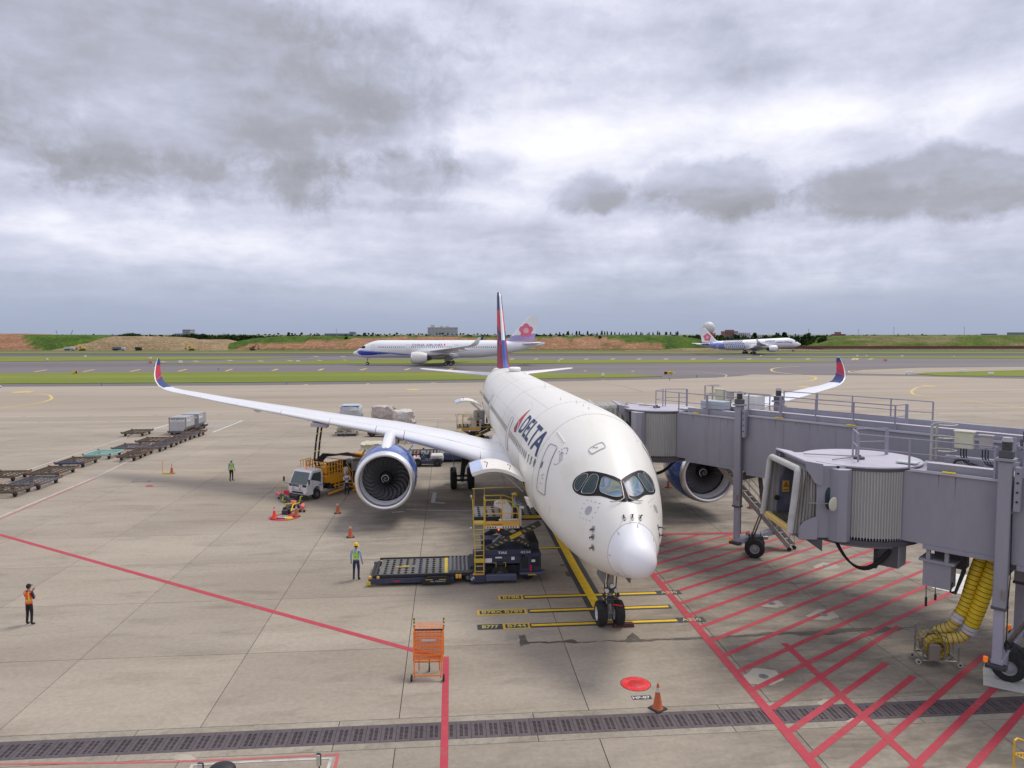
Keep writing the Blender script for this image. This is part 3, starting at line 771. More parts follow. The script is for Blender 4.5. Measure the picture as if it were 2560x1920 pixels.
def build_airliner(name, label, lv, hi=True):
    root = thing(name, label, 'airliner')
    n = 64 if hi else 28
    xs_ = [1.43 + (13.0 - 1.43) * (k / 26) for k in range(27)] + [15, 17, 21, 25, 29, 33, 37, 42] + [42 + 24.8 * k / 16 for k in range(1, 17)]
    body = MB(); body.loft([fring(x, n) for x in xs_], caps=True)
    tail_m = lv.get('body', white_p)
    ob = body.build('fuselage', tail_m if not isinstance(tail_m, tuple) else list(tail_m), root, smooth=50)
    fb = bvh_of(ob.data)
    rad = MB(); rr_ = [fring(x, n) for x in [0.0004, 0.006, 0.02, 0.05, 0.10, 0.17, 0.27, 0.40, 0.54, 0.70, 0.9, 1.12, 1.30, 1.415]]
    rad.loft(rr_, caps=True); rad.build('radome', radome_p, root, smooth=50)
    # belly fairing
    mb = MB(); rings = []
    for k in range(17):
        t = k / 16; x = 18.6 + 21.5 * t; e = math.sin(math.pi * t) ** 0.5 if 0 < t < 1 else 0.02
        rings.append([Vector((x, 3.18 * e * math.copysign(abs(math.cos(q)) ** .75, math.cos(q)), 3.85 + (1.95 * e if math.sin(q) < 0 else 0.85 * e) * math.copysign(abs(math.sin(q)) ** .8, math.sin(q)))) for q in [2 * math.pi * j / 32 for j in range(32)]])
    mb.loft(rings); mb.build('belly_fairing', tail_m if not isinstance(tail_m, tuple) else tail_m[0], root, smooth=60)
    # wings
    S = [  # y, x of leading edge, z, chord, thickness
        (2.0, 20.9, 3.55, 12.9, 0.135), (3.6, 22.2, 3.78, 11.6, 0.13), (6.5, 24.3, 4.45, 9.9, 0.12), (10.5, 27.1, 5.12, 7.9, 0.11), (15, 30.25, 5.55, 6.3, 0.105),
        (20, 33.75, 6.08, 5.0, 0.10), (25, 37.25, 6.60, 3.75, 0.095), (28.5, 39.7, 7.02, 2.95, 0.09)]
    WL = [(28.5, 39.7, 7.02, 2.95, .09), (29.8, 40.65, 7.16, 2.6, .085), (30.8, 41.4, 7.34, 2.3, .08), (31.5, 42.0, 7.62, 2.05, .08), (31.95, 42.5, 8.02, 1.85, .08), (32.2, 43.0, 8.52, 1.6, .08), (32.33, 43.55, 9.06, 1.3, .08), (32.4, 44.1, 9.58, .95, .08), (32.4, 44.5, 9.92, .4, .08)]
    def sect(tab, i, s, cut, nn=12):
        y, x, z, c, t = tab[i]; a = tab[max(0, i - 1)]; b_ = tab[min(len(tab) - 1, i + 1)]
        if tab is WL and i == 0: a = S[-2]
        if tab is S and i == len(S) - 1: b_ = WL[1]
        tg = (0, (b_[0] - a[0]) * s, b_[2] - a[2])
        return foil_ring((x, y * s, z), c, t, tg, cut, nn)
    def interp(yq):
        for i in range(len(S) - 1):
            if S[i][0] <= yq <= S[i + 1][0]:
                q = (yq - S[i][0]) / (S[i + 1][0] - S[i][0]); return tuple(S[i][j] + (S[i + 1][j] - S[i][j]) * q for j in range(5))
        return S[-1]
    for s in (1, -1):
        mb = MB(); mb.loft([sect(S, i, s, (0.118, 1.0), 12) for i in range(len(S))]); wing = mb.build('wing', wing_p, root, smooth=35)
        mb = MB(); mb.loft([foil_ring((*(lambda q: (q[1], q[0] * s, q[2]))(interp(yy)),), interp(yy)[3], interp(yy)[4], (0, s, .115), (0, 0.116), 8) for yy in (2.0, 2.8, 3.6, 4.4)]); mb.build('leading_edge_root', wing_p, wing, smooth=40)
        cuts = [4.43, 9.55, 11.6, 15.2, 19.3, 23.4, 27.0, 28.5] if hi else [4.43, 10, 16, 22, 28.5]
        for i in range(len(cuts) - 1):
            y0, y1 = cuts[i] + 0.02, cuts[i + 1] - 0.02
            rg = []
            for q in range(5):
                yy = y0 + (y1 - y0) * q / 4; it = interp(yy); a = interp(max(2, yy - 1)); b_ = interp(min(28.5, yy + 1))
                rg.append(foil_ring((it[1], it[0] * s, it[2]), it[3], it[4], (0, (b_[0] - a[0]) * s, b_[2] - a[2]), (0, 0.112), 8))
            mb = MB(); mb.loft(rg); mb.build('slat', wing_p, wing, smooth=40)
        fm = lv.get('winglet', (white_p,) * 3)
        rgs = [sect(WL, i, s, (0, 1.0), 12) for i in range(len(WL))]
        fine = []
        for i in range(len(rgs) - 1):
            for q in range(4): fine.append([a.lerp(b_, q / 4) for a, b_ in zip(rgs[i], rgs[i + 1])])
        fine.append(rgs[-1])
        def wl_mi(i, k):
            # ring points 0..12 run over one side from trailing to leading edge
            if i < 9 or k >= 11: return 0
            if k > 9: return 0
            f = (i - 9) / (len(fine) - 10); u = k / 10
            if f > .70: return 1
            if f > .40 - .12 * u: return 2 if not (.50 < f + .18 * u < .55) else 1
            return 1
        mb = MB(); mb.loft(fine, mi_fn=wl_mi); mb.build('winglet', list(fm), wing, smooth=40)
        # flap track fairings under the trailing edge
        for yy in (7.2, 13.2, 17.8, 22.4):
            it = interp(yy); mb = MB(); x0 = it[1] + it[3] * .55; L_ = it[3] * .62 + 1.2
            mb.loft([[Vector((x0 + L_ * t, yy * s + .32 * e * math.cos(q), it[2] - .42 - .18 * t + .38 * e * math.sin(q))) for q in [math.pi * 2 * j / 10 for j in range(10)]] for t, e in ((0, .05), (.12, .6), (.35, 1), (.6, .9), (.85, .45), (1, .05))])
            mb.build('flap_track_fairing', wing_p, wing, smooth=50)
        # tailplane
        H = [(0.4, 57.9, 7.35, 6.2, .10), (3.0, 59.9, 7.50, 4.6, .10), (6.5, 62.5, 7.72, 3.2, .09), (9.0, 64.3, 7.88, 2.2, .09), (9.4, 65.0, 7.9, 1.2, .08)]
        mb = MB(); mb.loft([foil_ring((x, y * s, z + (0 if hi else 0)), c, t, (0, s, .06)) for y, x, z, c, t in H]); mb.build('tailplane', wing_p, root, smooth=40)
        # engine
        ex, ey, ez = 21.35, 10.5 * s, 2.92
        eng = MB(); cm = lv.get('cowl', white_p)
        eng.lathe([(.42, 1.885), (.9, 1.955), (1.8, 2.0), (2.8, 1.985), (3.9, 1.86), (4.9, 1.60), (5.35, 1.45), (5.3, 1.36), (4.4, 1.30), (1.8, 1.50)], (ex, ey, ez), 'X', 56 if hi else 24)
        en = eng.build('engine_cowl', cm, root, smooth=40)
        mb = MB(); mb.lathe([(.415, 1.886), (.30, 1.868), (.14, 1.82), (.05, 1.76), (.0, 1.70), (.02, 1.64), (.10, 1.585), (.22, 1.555), (.34, 1.545)], (ex, ey, ez), 'X', 56 if hi else 24)
        mb.build('intake_lip', alu, en, smooth=60)
        mb = MB(); mb.lathe([(.345, 1.545), (.7, 1.53), (1.15, 1.515), (1.30, 1.505)], (ex, ey, ez), 'X', 56 if hi else 24); mb.build('intake_liner', liner, en, smooth=60)
        mb = MB(); mb.lathe([(1.30, 1.515), (1.9, 1.50), (1.9, .05)], (ex, ey, ez), 'X', 40); mb.build('fan_case', dark_m, en, smooth=40)
        mb = MB(); mb.lathe([(3.6, 1.3), (4.6, 1.12), (6.0, .78), (6.1, .6)], (ex, ey, ez), 'X', 24); mb.lathe([(5.6, .55), (6.6, .3), (7.2, .02)], (ex, ey, ez), 'X', 20)
        mb.build('core_nozzle', gear_d, en, smooth=50)
        if hi:
            bl = MB(); nb = 22; rg = []
            for q in range(9):
                t = q / 8; r_ = .42 + (1.49 - .42) * t; ch = .38 + .20 * math.sin(t * 2.6); tw = R(28 + 36 * t)
                sweep = 0.30 * math.sin(t * math.pi * .9) - .26 * t * t; axd = .10 * math.sin(math.pi * t)
                d = Vector((-math.cos(tw), math.sin(tw), 0))
                row = []
                for w_ in (-1, -.4, .2, 1):
                    tt = .018 * (1 - abs(w_))
                    row.append(Vector((1.55 - axd, sweep, r_)) + d * ch * .5 * w_ + Vector((0, 0, 0)))
                rg.append(row)
            verts = [p for r_ in rg for p in r_]; F = [(i * 4 + k, i * 4 + k + 1, (i + 1) * 4 + k + 1, (i + 1) * 4 + k) for i in range(8) for k in range(3)]
            bl.add(verts, F); bme = bl.mesh('fan_blade', fan_m, smooth=60)
            for q in range(nb):
                link('fan_blade', bme, en, loc=(ex, ey, ez), rot=(2 * math.pi * q / nb + .05, 0, 0))
        mb = MB(); mb.lathe([(.90, .002), (.93, .09), (1.05, .20), (1.25, .33), (1.45, .42), (1.7, .44)], (ex, ey, ez), 'X', 28)
        spn = mb.build('spinner', dark_m, en, smooth=60)
        if hi:
            mb = MB(); L_, R2 = [], []
            for q in range(61):
                t = q / 60; a = -t * 2 * math.pi * 1.55 + 2.2; r_ = .045 + .25 * t; wd = .007 + .009 * t
                xa = .90 + .36 * (min(1, (r_) / .34)) ** 1.7 - .012
                for lst, rr_2 in ((L_, r_ - wd), (R2, r_ + wd)):
                    lst.append(Vector((ex + .90 + .35 * (max(rr_2, 0) / .33) ** 1.55 - .014, ey + rr_2 * math.cos(a), ez + rr_2 * math.sin(a))))
            mb.add(L_ + R2, [(i, i + 1, 61 + i + 1, 61 + i) for i in range(60)]); mb.build('spiral_mark', mat('spiral_white', (.7, .7, .7), rough=.5), spn)
        # pylon
        mb = MB(); rg = []
        for z, x0, x1, w_ in ((4.45, 24.35, 30.6, .40), (4.62, 24.6, 31.2, .46), (4.80, 25.2, 32.0, .50), (4.98, 26.0, 32.0, .5)):
            pass
        prof = [(22.45, 4.84, 0.06, 4.60), (22.6, 4.92, .26, 4.5), (23.2, 5.06, .34, 4.4), (24.8, 5.28, .36, 4.2), (26.2, 5.42, .38, 3.9), (27.3, 5.40, .40, 3.6), (29.5, 4.9, .38, 3.7), (31.5, 4.6, .2, 4.0), (32.5, 4.6, .03, 4.2)]
        for x, zt_, w_, zb_ in prof:
            rg.append([Vector((x, ey + w_ * math.copysign(abs(math.cos(q)) ** .6, math.cos(q)), (zt_ + zb_) / 2 + (zt_ - zb_) / 2 * math.copysign(abs(math.sin(q)) ** .6, math.sin(q)))) for q in [2 * math.pi * j / 16 for j in range(16)]])
        mb.loft(rg); mb.build('pylon', wing_p, root, smooth=50)
        if hi:
            mb = MB(); mb.cbox((ex + 1.05, ey - .02 * s, ez + 1.975), (.34, .30, .03), .01); mb.build('cowl_vent', white_p, en)
            mb = MB(); mb.cbox((ex + 1.0, ey - .02 * s, ez + 2.0), (.12, .11, .02), .005); mb.build('cowl_vent_hole', dark_m, en)
            mb = MB(); a = R(48)
            mb.add([(ex + 1.3, ey - s * 1.95 * math.cos(a), ez + 1.95 * math.sin(a)), (ex + 2.7, ey - s * 1.95 * math.cos(a), ez + 1.95 * math.sin(a)), (ex + 2.7, ey - s * 2.6 * math.cos(a), ez + 2.6 * math.sin(a)), (ex + 2.3, ey - s * 2.6 * math.cos(a), ez + 2.6 * math.sin(a))], [(0, 1, 2, 3)])
            for vv in list(mb.v): pass
            mb.v += [(p[0], p[1] + .03, p[2] + .03) for p in mb.v]; mb.f.append((7, 6, 5, 4)); mb.mi.append(0); mb.f += [(0, 1, 5, 4), (1, 2, 6, 5), (2, 3, 7, 6), (3, 0, 4, 7)]; mb.mi += [0] * 4
            mb.build('nacelle_strake', cowl_blue, en)
            mb = MB(); mb.lathe([(0, 1.0)], (0, 0, 0)); 
    # fin
    rows = 40; cols = 12
    V = [(0.0, 53.6, 8.45, 9.6, .085), (1.0, 61.2, 17.05, 3.55, .085)]
    mb = MB(); rg = []
    for i in range(rows + 1):
        t = i / rows; x = V[0][1] + (V[1][1] - V[0][1]) * t; z = V[0][2] + (V[1][2] - V[0][2]) * t; c = V[0][3] + (V[1][3] - V[0][3]) * t
        if t < .12: x -= 2.2 * (1 - t / .12) ** 2 * .6; c += 2.2 * (1 - t / .12) ** 2 * .6
        if t > .97: c *= .86; x += .3
        P = []
        def y_(q, tk=.125): return 5 * tk * (0.2969 * math.sqrt(q) - 0.126 * q - 0.3516 * q * q + 0.2843 * q ** 3 - 0.1036 * q ** 4)
        us = [(k / cols) ** 1.5 for k in range(cols + 1)]
        for u in us[::-1]: P.append(Vector((x + c * u, c * y_(u), z)))
        for u in us[1:]: P.append(Vector((x + c * u, -c * y_(u), z)))
        rg.append(P)
    def fin_mi(i, k):
        f = (i + .5) / rows; kk = k if k < cols else 2 * cols - 1 - k      # 0 at trailing edge .. cols at leading edge
        u = ((kk + .5) / cols)
        return lv['fin_fn'](f, u)
    mb.loft(rg, mi_fn=fin_mi); fin = mb.build('fin', list(lv['fin']), root, smooth=40)
    # nose gear
    def nose_gear(x=4.9, lift=0):
        g = MB(); g.cyl((x, 0, .55), (x - .15, 0, 3.1), .11, 14); g.cyl((x, 0, .5), (x - .05, 0, 1.5), .075, 12); g.cyl((x, -.42, .53), (x, .42, .53), .07, 10)
        g.cyl((x, 0, 1.35), (x - .13, 0, 2.9), .15, 14); g.cyl((x + .1, 0, 1.9), (x + 1.6, 0, 3.1), .06, 8)
        st = g.build('nose_gear_leg', gear_m, root, smooth=40)
        for s in (-1, 1): wheel_part(st, (x, .37 * s, .53), .53, .40, 'nose_wheel')
        if hi:
            d = MB(); d.cbox((x - .12, 0, 1.55), (.30, .52, .16), .03); d.cbox((x - .16, 0, 1.15), (.12, .3, .3), .03)
            for s in (-1, 1): d.tube([(x - .2, .16 * s, 1.7), (x - .3, .26 * s, 1.45), (x - .1, .22 * s, 1.1), (x, .1 * s, .8)], .022, 6); d.cyl((x - .05, .2 * s, 1.0), (x - .1, .28 * s, 2.4), .025, 6); d.cbox((x - .18, .3 * s, 1.35), (.12, .12, .16), .02)
            d.cyl((x - .28, -.30, 1.22), (x - .28, .30, 1.22), .05, 8); d.tube([(x - .15, .05, 2.6), (x - .3, .12, 2.3), (x - .28, .2, 1.9), (x - .2, .1, 1.6)], .02, 6)
            d.build('gear_fittings', gear_d, st, smooth=40)
            for yy, zz in ((-.02, 1.78), (.19, 1.58), (-.19, 1.58)):
                d = MB(); d.lathe([(-.02, .001), (-.02, .085), (.05, .10), (.12, .04)], (x - .30, yy, zz), 'X', 14); d.build('taxi_light', mat('lamp_glass', (.65, .68, .7), rough=.08, metal=.6), st, smooth=50)
            d = MB(); d.cbox((x - .35, -.25, .98), (.03, .42, .06), .01, rot=(R(12), 0, 0)); d.build('steering_pin_flag', lred, st)
            for s in (-1, 1):
                d = MB(); d.loft([[Vector((xx, (.46 + .06 * q) * s, 3.05 - q)), Vector((xx + 1.5 - .25 * q, (.46 + .06 * q) * s, 3.05 - q)), Vector((xx + 1.5 - .25 * q, (.50 + .06 * q) * s, 3.05 - q)), Vector((xx, (.50 + .06 * q) * s, 3.05 - q))] for q, xx in ((0, x - 1.45), (.55, x - 1.4), (.86, x - 1.2))])
                d.build('nose_gear_door', mat('gear_door_grey', (.22, .21, .20), rough=.5, var=.2), root, smooth=30)
        return st
    nose_gear()
    for s in (-1, 1):
        gx, gy = 33.45, 5.3 * s
        g = MB(); g.cyl((gx, gy, .72), (gx - .1, gy * .93, 3.9), .19, 16); g.cyl((gx - .98, gy, .70), (gx + .98, gy, .70), .15, 12)
        for dx_ in (-.9, .9): g.cyl((gx + dx_, gy - .8, .68), (gx + dx_, gy + .8, .68), .09, 10)
        g.cyl((gx, gy * .98, 1.4), (gx - .1, gy * .75, 3.4), .09, 8); g.cyl((gx, gy, 1.6), (gx + 1.5, gy * .9, 3.6), .09, 8); g.cyl((gx, gy, 1.8), (gx, gy - s * 2.2, 3.3), .09, 8)
        st = g.build('main_gear_leg', gear_d, root, smooth=40)
        for dx_ in (-.9, .9):
            for dy in (-.68, .68): wheel_part(st, (gx + dx_, gy + dy, .70), .70, .50, 'main_wheel', rim=gear_m)
        g = MB(); g.cbox((gx - .2, gy + s * .75, 2.5), (2.3, .05, 1.9), .02, rot=(R(-8 * s), 0, 0)); g.build('main_gear_door', mat('gear_door_grey', (.42, .40, .37), rough=.5, var=.1), root)
        if hi:
            for q in range(8):
                d = MB(); a = Vector((gx + random.uniform(-1, .9), gy + random.uniform(-.5, .5), random.uniform(.9, 2.6))); d.tube([a, a + Vector((random.uniform(-.3, .3), random.uniform(-.2, .2), random.uniform(.3, .9)))], .04, 5); d.build('brake_line', gear_d, st, smooth=40)
    return root, ob, fb, fin

def ray_fus(fb, origin, d):
    p, nrm, i, dist = fb.ray_cast(Vector(origin), Vector(d).normalized()); return p, nrm
def patch_on(fb, name, pts2, parent, m, off=0.012, cen=(4.5, 0, 5.3), side=1, thick=0.0, cut=.12):
    """a panel lying on the nose; outline given as (azimuth, height) seen from a point on the axis of the cockpit"""
    bm = bmesh.new(); n_ = len(pts2)
    vs = [bm.verts.new((a, z, 0)) for a, z in pts2]; bm.faces.new(vs)
    bmesh.ops.triangulate(bm, faces=bm.faces)
    for _ in range(5):
        ed = [e for e in bm.edges if (e.verts[0].co - e.verts[1].co).length > cut]
        if not ed: break
        bmesh.ops.subdivide_edges(bm, edges=ed, cuts=1); bmesh.ops.triangulate(bm, faces=bm.faces)
    for v in bm.verts:
        a, z = v.co.x, v.co.y; d = Vector((-math.cos(a), side * math.sin(a), 0))
        p, nrm = ray_fus(fb, (cen[0], cen[1], z), d)
        if p is None: p = Vector((cen[0], cen[1], z)) + d; nrm = d
        if nrm.dot(d) < 0: nrm = -nrm
        v.co = p + nrm * off
    bmesh.ops.recalc_face_normals(bm, faces=bm.faces)
    me = bpy.data.meshes.new(name); bm.to_mesh(me); bm.free(); me.materials.append(m)
    me.polygons.foreach_set('use_smooth', [True] * len(me.polygons))
    return link(name, me, parent)
def edge_on(fb, name, pts2, parent, m, r=.012, cen=(4.5, 0, 5.3), side=1, off=0.02, n=3):
    P = []
    for i in range(len(pts2)):
        a0, z0 = pts2[i]; a1, z1 = pts2[(i + 1) % len(pts2)]
        for q in range(n):
            a, z = a0 + (a1 - a0) * q / n, z0 + (z1 - z0) * q / n; d = Vector((-math.cos(a), side * math.sin(a), 0))
            p, nrm = ray_fus(fb, (cen[0], cen[1], z), d)
            if nrm.dot(d) < 0: nrm = -nrm
            P.append(p + nrm * off)
    mb = MB(); mb.tube(P + [P[0], P[1]], r, 5, caps=False); return mb.build(name, m, parent, smooth=60)
def rcorner(pts, r=.06, n=3):
    out = []; N = len(pts)
    for i, p in enumerate(pts):
        p = Vector((p[0], p[1])); a = Vector(pts[i - 1]); b_ = Vector(pts[(i + 1) % N]); da = (a - p); db = (b_ - p)
        ra = min(r, da.length * .45); rb = min(r, db.length * .45); s_, e = p + da.normalized() * ra, p + db.normalized() * rb
        for k in range(n + 1):
            t = k / n; out.append(tuple(s_.lerp(p, t).lerp(p.lerp(e, t), t)))
    return out
def side_wrap(me, x0, arc0, parent, name, m, kx=1.0, side=1, off=0.012, flip=False, sub=.25, xdir=-1):
    """wrap flat artwork (x right, y up, metres) on the straight part of the fuselage: x0 = station of its left edge, arc0 = height of its baseline above the widest line, measured round the skin"""
    bm = bmesh.new(); bm.from_mesh(me); bmesh.ops.triangulate(bm, faces=bm.faces)
    for _ in range(5):
        ed = [e for e in bm.edges if abs(e.verts[0].co.y - e.verts[1].co.y) > sub]
        if not ed: break
        bmesh.ops.subdivide_edges(bm, edges=ed, cuts=1); bmesh.ops.triangulate(bm, faces=bm.faces)
    for v in bm.verts:
        x = x0 + xdir * v.co.x * kx; a = (arc0 + v.co.y) / 3.02; zt, zb, w, zw = fus(x)
        p = fpt(x, a, off); v.co = Vector((p.x, p.y * side, p.z))
    me2 = bpy.data.meshes.new(name); bm.to_mesh(me2); bm.free(); me2.materials.clear(); me2.materials.append(m)
    me2.polygons.foreach_set('use_smooth', [True] * len(me2.polygons))
    return link(name, me2, parent)
def poly_mesh(polys):
    mb = MB()
    for p in polys: mb.poly([(a, b_, 0) for a, b_ in p])
    me = bpy.data.meshes.new('art'); me.from_pydata(mb.v, [], mb.f); return me

# ---- the airliner on stand
def delta_fin(f, u):
    # u: 0 trailing edge .. 1 leading edge
    if u > .93: return 3 if f > .36 else 4
    if f > .745: return 0
    if abs(f - (.66 - .30 * u)) < .055: return 0
    if abs(f - (.00 + .50 * u)) < .05 and f < .42: return 0
    if f < .30: return 2
    return 1
YAW = R(5.62)
lv = dict(cowl=cowl_blue, fin=(navy, lred, lred2, wing_p, cowl_blue), fin_fn=delta_fin, winglet=(wing_p, mat('winglet_blue', (.014, .035, .17), rough=.5), lred))
jet, jfus, jb, jfin = build_airliner('parked_airliner', 'huge white airliner with DELTA lettering and blue engines, parked nose-on at the stand', lv)
jet.location = (4.56, 24.89, 0); jet.rotation_euler = (0, 0, R(90) + YAW)
D_ = lambda l: [(R(a), z) for a, z in l]
MASK = D_([(0, 6.50), (12, 6.60), (30, 6.66), (46, 6.68), (62, 6.69), (76, 6.66), (85, 6.57), (90.5, 6.38), (91, 6.20), (88, 6.03), (82, 5.90), (74, 5.83), (64, 5.80), (51, 5.83), (40, 5.89), (30, 5.94), (22, 5.93), (12.5, 5.88), (5.6, 5.85), (0, 5.84)])
WINS = [(D_([(3.2, 6.02), (3.6, 6.40), (16, 6.49), (29, 6.555), (35, 6.52), (32.8, 6.20), (30, 6.07), (15, 5.985), (8, 5.975)]), glass_front, 'windscreen'),
        (D_([(62, 6.58), (50, 6.60), (41.5, 6.52), (38, 6.14), (40.5, 5.97), (60, 5.88), (64, 5.94)]), glass_side, 'side_window'),
        (D_([(80, 6.55), (70, 6.57), (65.8, 6.44), (68.5, 5.97), (71.5, 5.89), (81, 5.97), (86.4, 6.15), (86, 6.42)]), glass_side, 'side_window')]
def chart_patch(fb, name, pts, parent, m, ray, off=.012, cut=.15, edge=None, er=.012, em=None):
    """panel hugging the hull: outline pts in 2D, ray(p)->(origin, direction) shot at the hull from outside"""
    def hit(p):
        o, d = ray(p); q, nr, i, _ = fb.ray_cast(Vector(o), Vector(d))
        if q is None: return Vector(o) + Vector(d) * 3, -Vector(d)
        if nr.dot(Vector(d)) > 0: nr = -nr
        return q, nr
    o = None
    if m is not None:
        bm = bmesh.new(); bm.faces.new([bm.verts.new((a, b_, 0)) for a, b_ in pts]); bmesh.ops.triangulate(bm, faces=bm.faces)
        for _ in range(5):
            ed = [e for e in bm.edges if (e.verts[0].co - e.verts[1].co).length > cut]
            if not ed: break
            bmesh.ops.subdivide_edges(bm, edges=ed, cuts=1); bmesh.ops.triangulate(bm, faces=bm.faces)
        for v in bm.verts:
            q, nr = hit((v.co.x, v.co.y)); v.co = q + nr * off
        me = bpy.data.meshes.new(name); bm.to_mesh(me); bm.free(); me.materials.append(m)
        me.polygons.foreach_set('use_smooth', [True] * len(me.polygons)); o = link(name, me, parent)
    if edge:
        P = []
        for i in range(len(pts)):
            a, b_ = Vector(pts[i]), Vector(pts[(i + 1) % len(pts)]); k = max(1, int((b_ - a).length / .12))
            for j in range(k): q, nr = hit(tuple(a.lerp(b_, j / k))); P.append(q + nr * (off + .004))
        mb = MB(); mb.tube(P + [P[0]], er, 5, caps=False); e = mb.build(edge, em or seal_m, o if o else parent, smooth=60)
        return o or e
    return o
side_ray = lambda s: (lambda p: ((p[0], 8 * s, p[1]), (0, -s, 0)))
top_ray = lambda p: ((p[0], p[1], 14), (0, 0, -1))
nose_ray = lambda p: ((-4, p[0], p[1]), (1, 0, 0))
for s in (1, -1):
    mk = patch_on(jb, 'window_surround', rcorner(MASK, .05, 2), jfus, mask_m, .010, side=s, cut=.09)
    for pts, gm_, nm in WINS:
        w_ = patch_on(jb, nm, rcorner(pts, .07, 3), jfus, gm_, .022, side=s, cut=.08)
        edge_on(jb, 'window_frame', rcorner(pts, .07, 3), w_, frame_m, .011, side=s, off=.026, n=2)
    # wipers, each a bent arm lying on its windscreen
    mb = MB(); P = []
    for a, z in ((16, 5.80), (11, 5.815), (6, 5.86), (2.6, 5.93), (2.2, 6.10), (2.0, 6.30), (2.0, 6.42)):
        a = R(a); d = Vector((-math.cos(a), s * math.sin(a), 0)); q, nr = ray_fus(jb, (4.5, 0, z), d); P.append(q - nr * (-.07 if nr.dot(d) > 0 else .07))
    mb.tube(P[:4], .022, 6); mb.build('wiper_arm', mat('wiper_metal', (.5, .45, .43), rough=.4, metal=.3), jfus)
    mb = MB(); mb.tube(P[3:], .014, 5); mb.build('wiper_blade', mat('wiper_metal', (.5, .45, .43), rough=.4, metal=.3), jfus)
    # air data probes
    for x, z in ((2.40, 4.80), (2.33, 4.52), (2.29, 4.12)):
        chart_patch(jb, 'probe_plate', [(x + .10 * math.cos(t * .785), z + .13 * math.sin(t * .785)) for t in range(8)], jfus, mat('probe_grey', (.36, .35, .34), rough=.4, metal=.5), side_ray(s), .012, cut=.2)
        q, nr, _, _ = jb.ray_cast(Vector((x, 8 * s, z)), Vector((0, -s, 0)))
        mb = MB(); mb.tube([q, q + Vector((-.05, .14 * s, 0)), q + Vector((-.30, .17 * s, 0))], [.03, .025, .012], 6); mb.build('air_data_probe', gear_d, jfus)
    chart_patch(jb, 'vent_disc', [(2.98 + .16 * math.cos(t * .523), 5.37 + .17 * math.sin(t * .523)) for t in range(12)], jfus, mat('vent_grey', (.42, .41, .46), rough=.4), side_ray(s), .012, cut=.3)
    for k in range(14):
        t = k / 14 * 2 * math.pi; cx, cz = 2.98 + .36 * max(-1, min(1, 1.25 * math.cos(t))), 5.37 + .34 * max(-1, min(1, 1.25 * math.sin(t)))
        chart_patch(jb, 'dashed_mark', [(cx - .03, cz - .012), (cx + .03, cz - .012), (cx + .03, cz + .012), (cx - .03, cz + .012)], jfus, seal_m, side_ray(s), .010, cut=1)
for y, z in ((.27, 5.39), (-.03, 5.41), (-.34, 5.37)):
    q, nr, _, _ = jb.ray_cast(Vector((-4, y, z)), Vector((1, 0, 0)))
    if nr.x > 0: nr = -nr
    chart_patch(jb, 'probe_plate', [(y + .09 * (1 if t % 2 else .6) * math.cos(t * .3927), z + .09 * (1 if t % 2 else .6) * math.sin(t * .3927)) for t in range(16)], jfus, mat('probe_pale', (.50, .44, .42), rough=.4), nose_ray, .010, cut=1)
    mb = MB(); mb.tube([q, q + nr * .12 + Vector((0, 0, .04)), q + nr * .17 + Vector((-.10, 0, .02))], [.028, .024, .01], 6); mb.build('air_data_probe', gear_d, jfus)
# lightning strips on the radome
for k in range(7):
    t = R(-150 + k * 50); rr0, rr1 = .80, .96
    zt, zb, w, zw = fus(1.3); q0 = fpt(1.22, t, .008); q1 = fpt(1.36, t, .008)
    mb = MB(); mb.cyl(q0, q1, .012, 5); mb.build('lightning_strip', seal_m, jfus)
mb = MB(); P = [fpt(1.425, 2 * math.pi * k / 64, .003) for k in range(64)]; mb.tube(P + [P[0]], .005, 5, caps=False); mb.build('radome_joint', line_m, jfus)
for x, am in ((8.35, .005), (24.0, .004), (33, .004), (45, .005), (12.9, .003)):   # skin joints round the barrel
    mb = MB(); P = [fpt(x, R(a), .002) for a in range(-60, 241, 5)]; mb.tube(P, .006, 4, caps=False); mb.build('skin_joint', line_m, jfus)
for a in (62, 118, 33, -4):
    mb = MB(); mb.tube([fpt(x, R(a), .002) for x in ([13, 20, 30, 40, 47, 52] if a > 30 else [26, 30, 40, 47])], .006, 4, caps=False); mb.build('skin_joint', line_m, jfus)
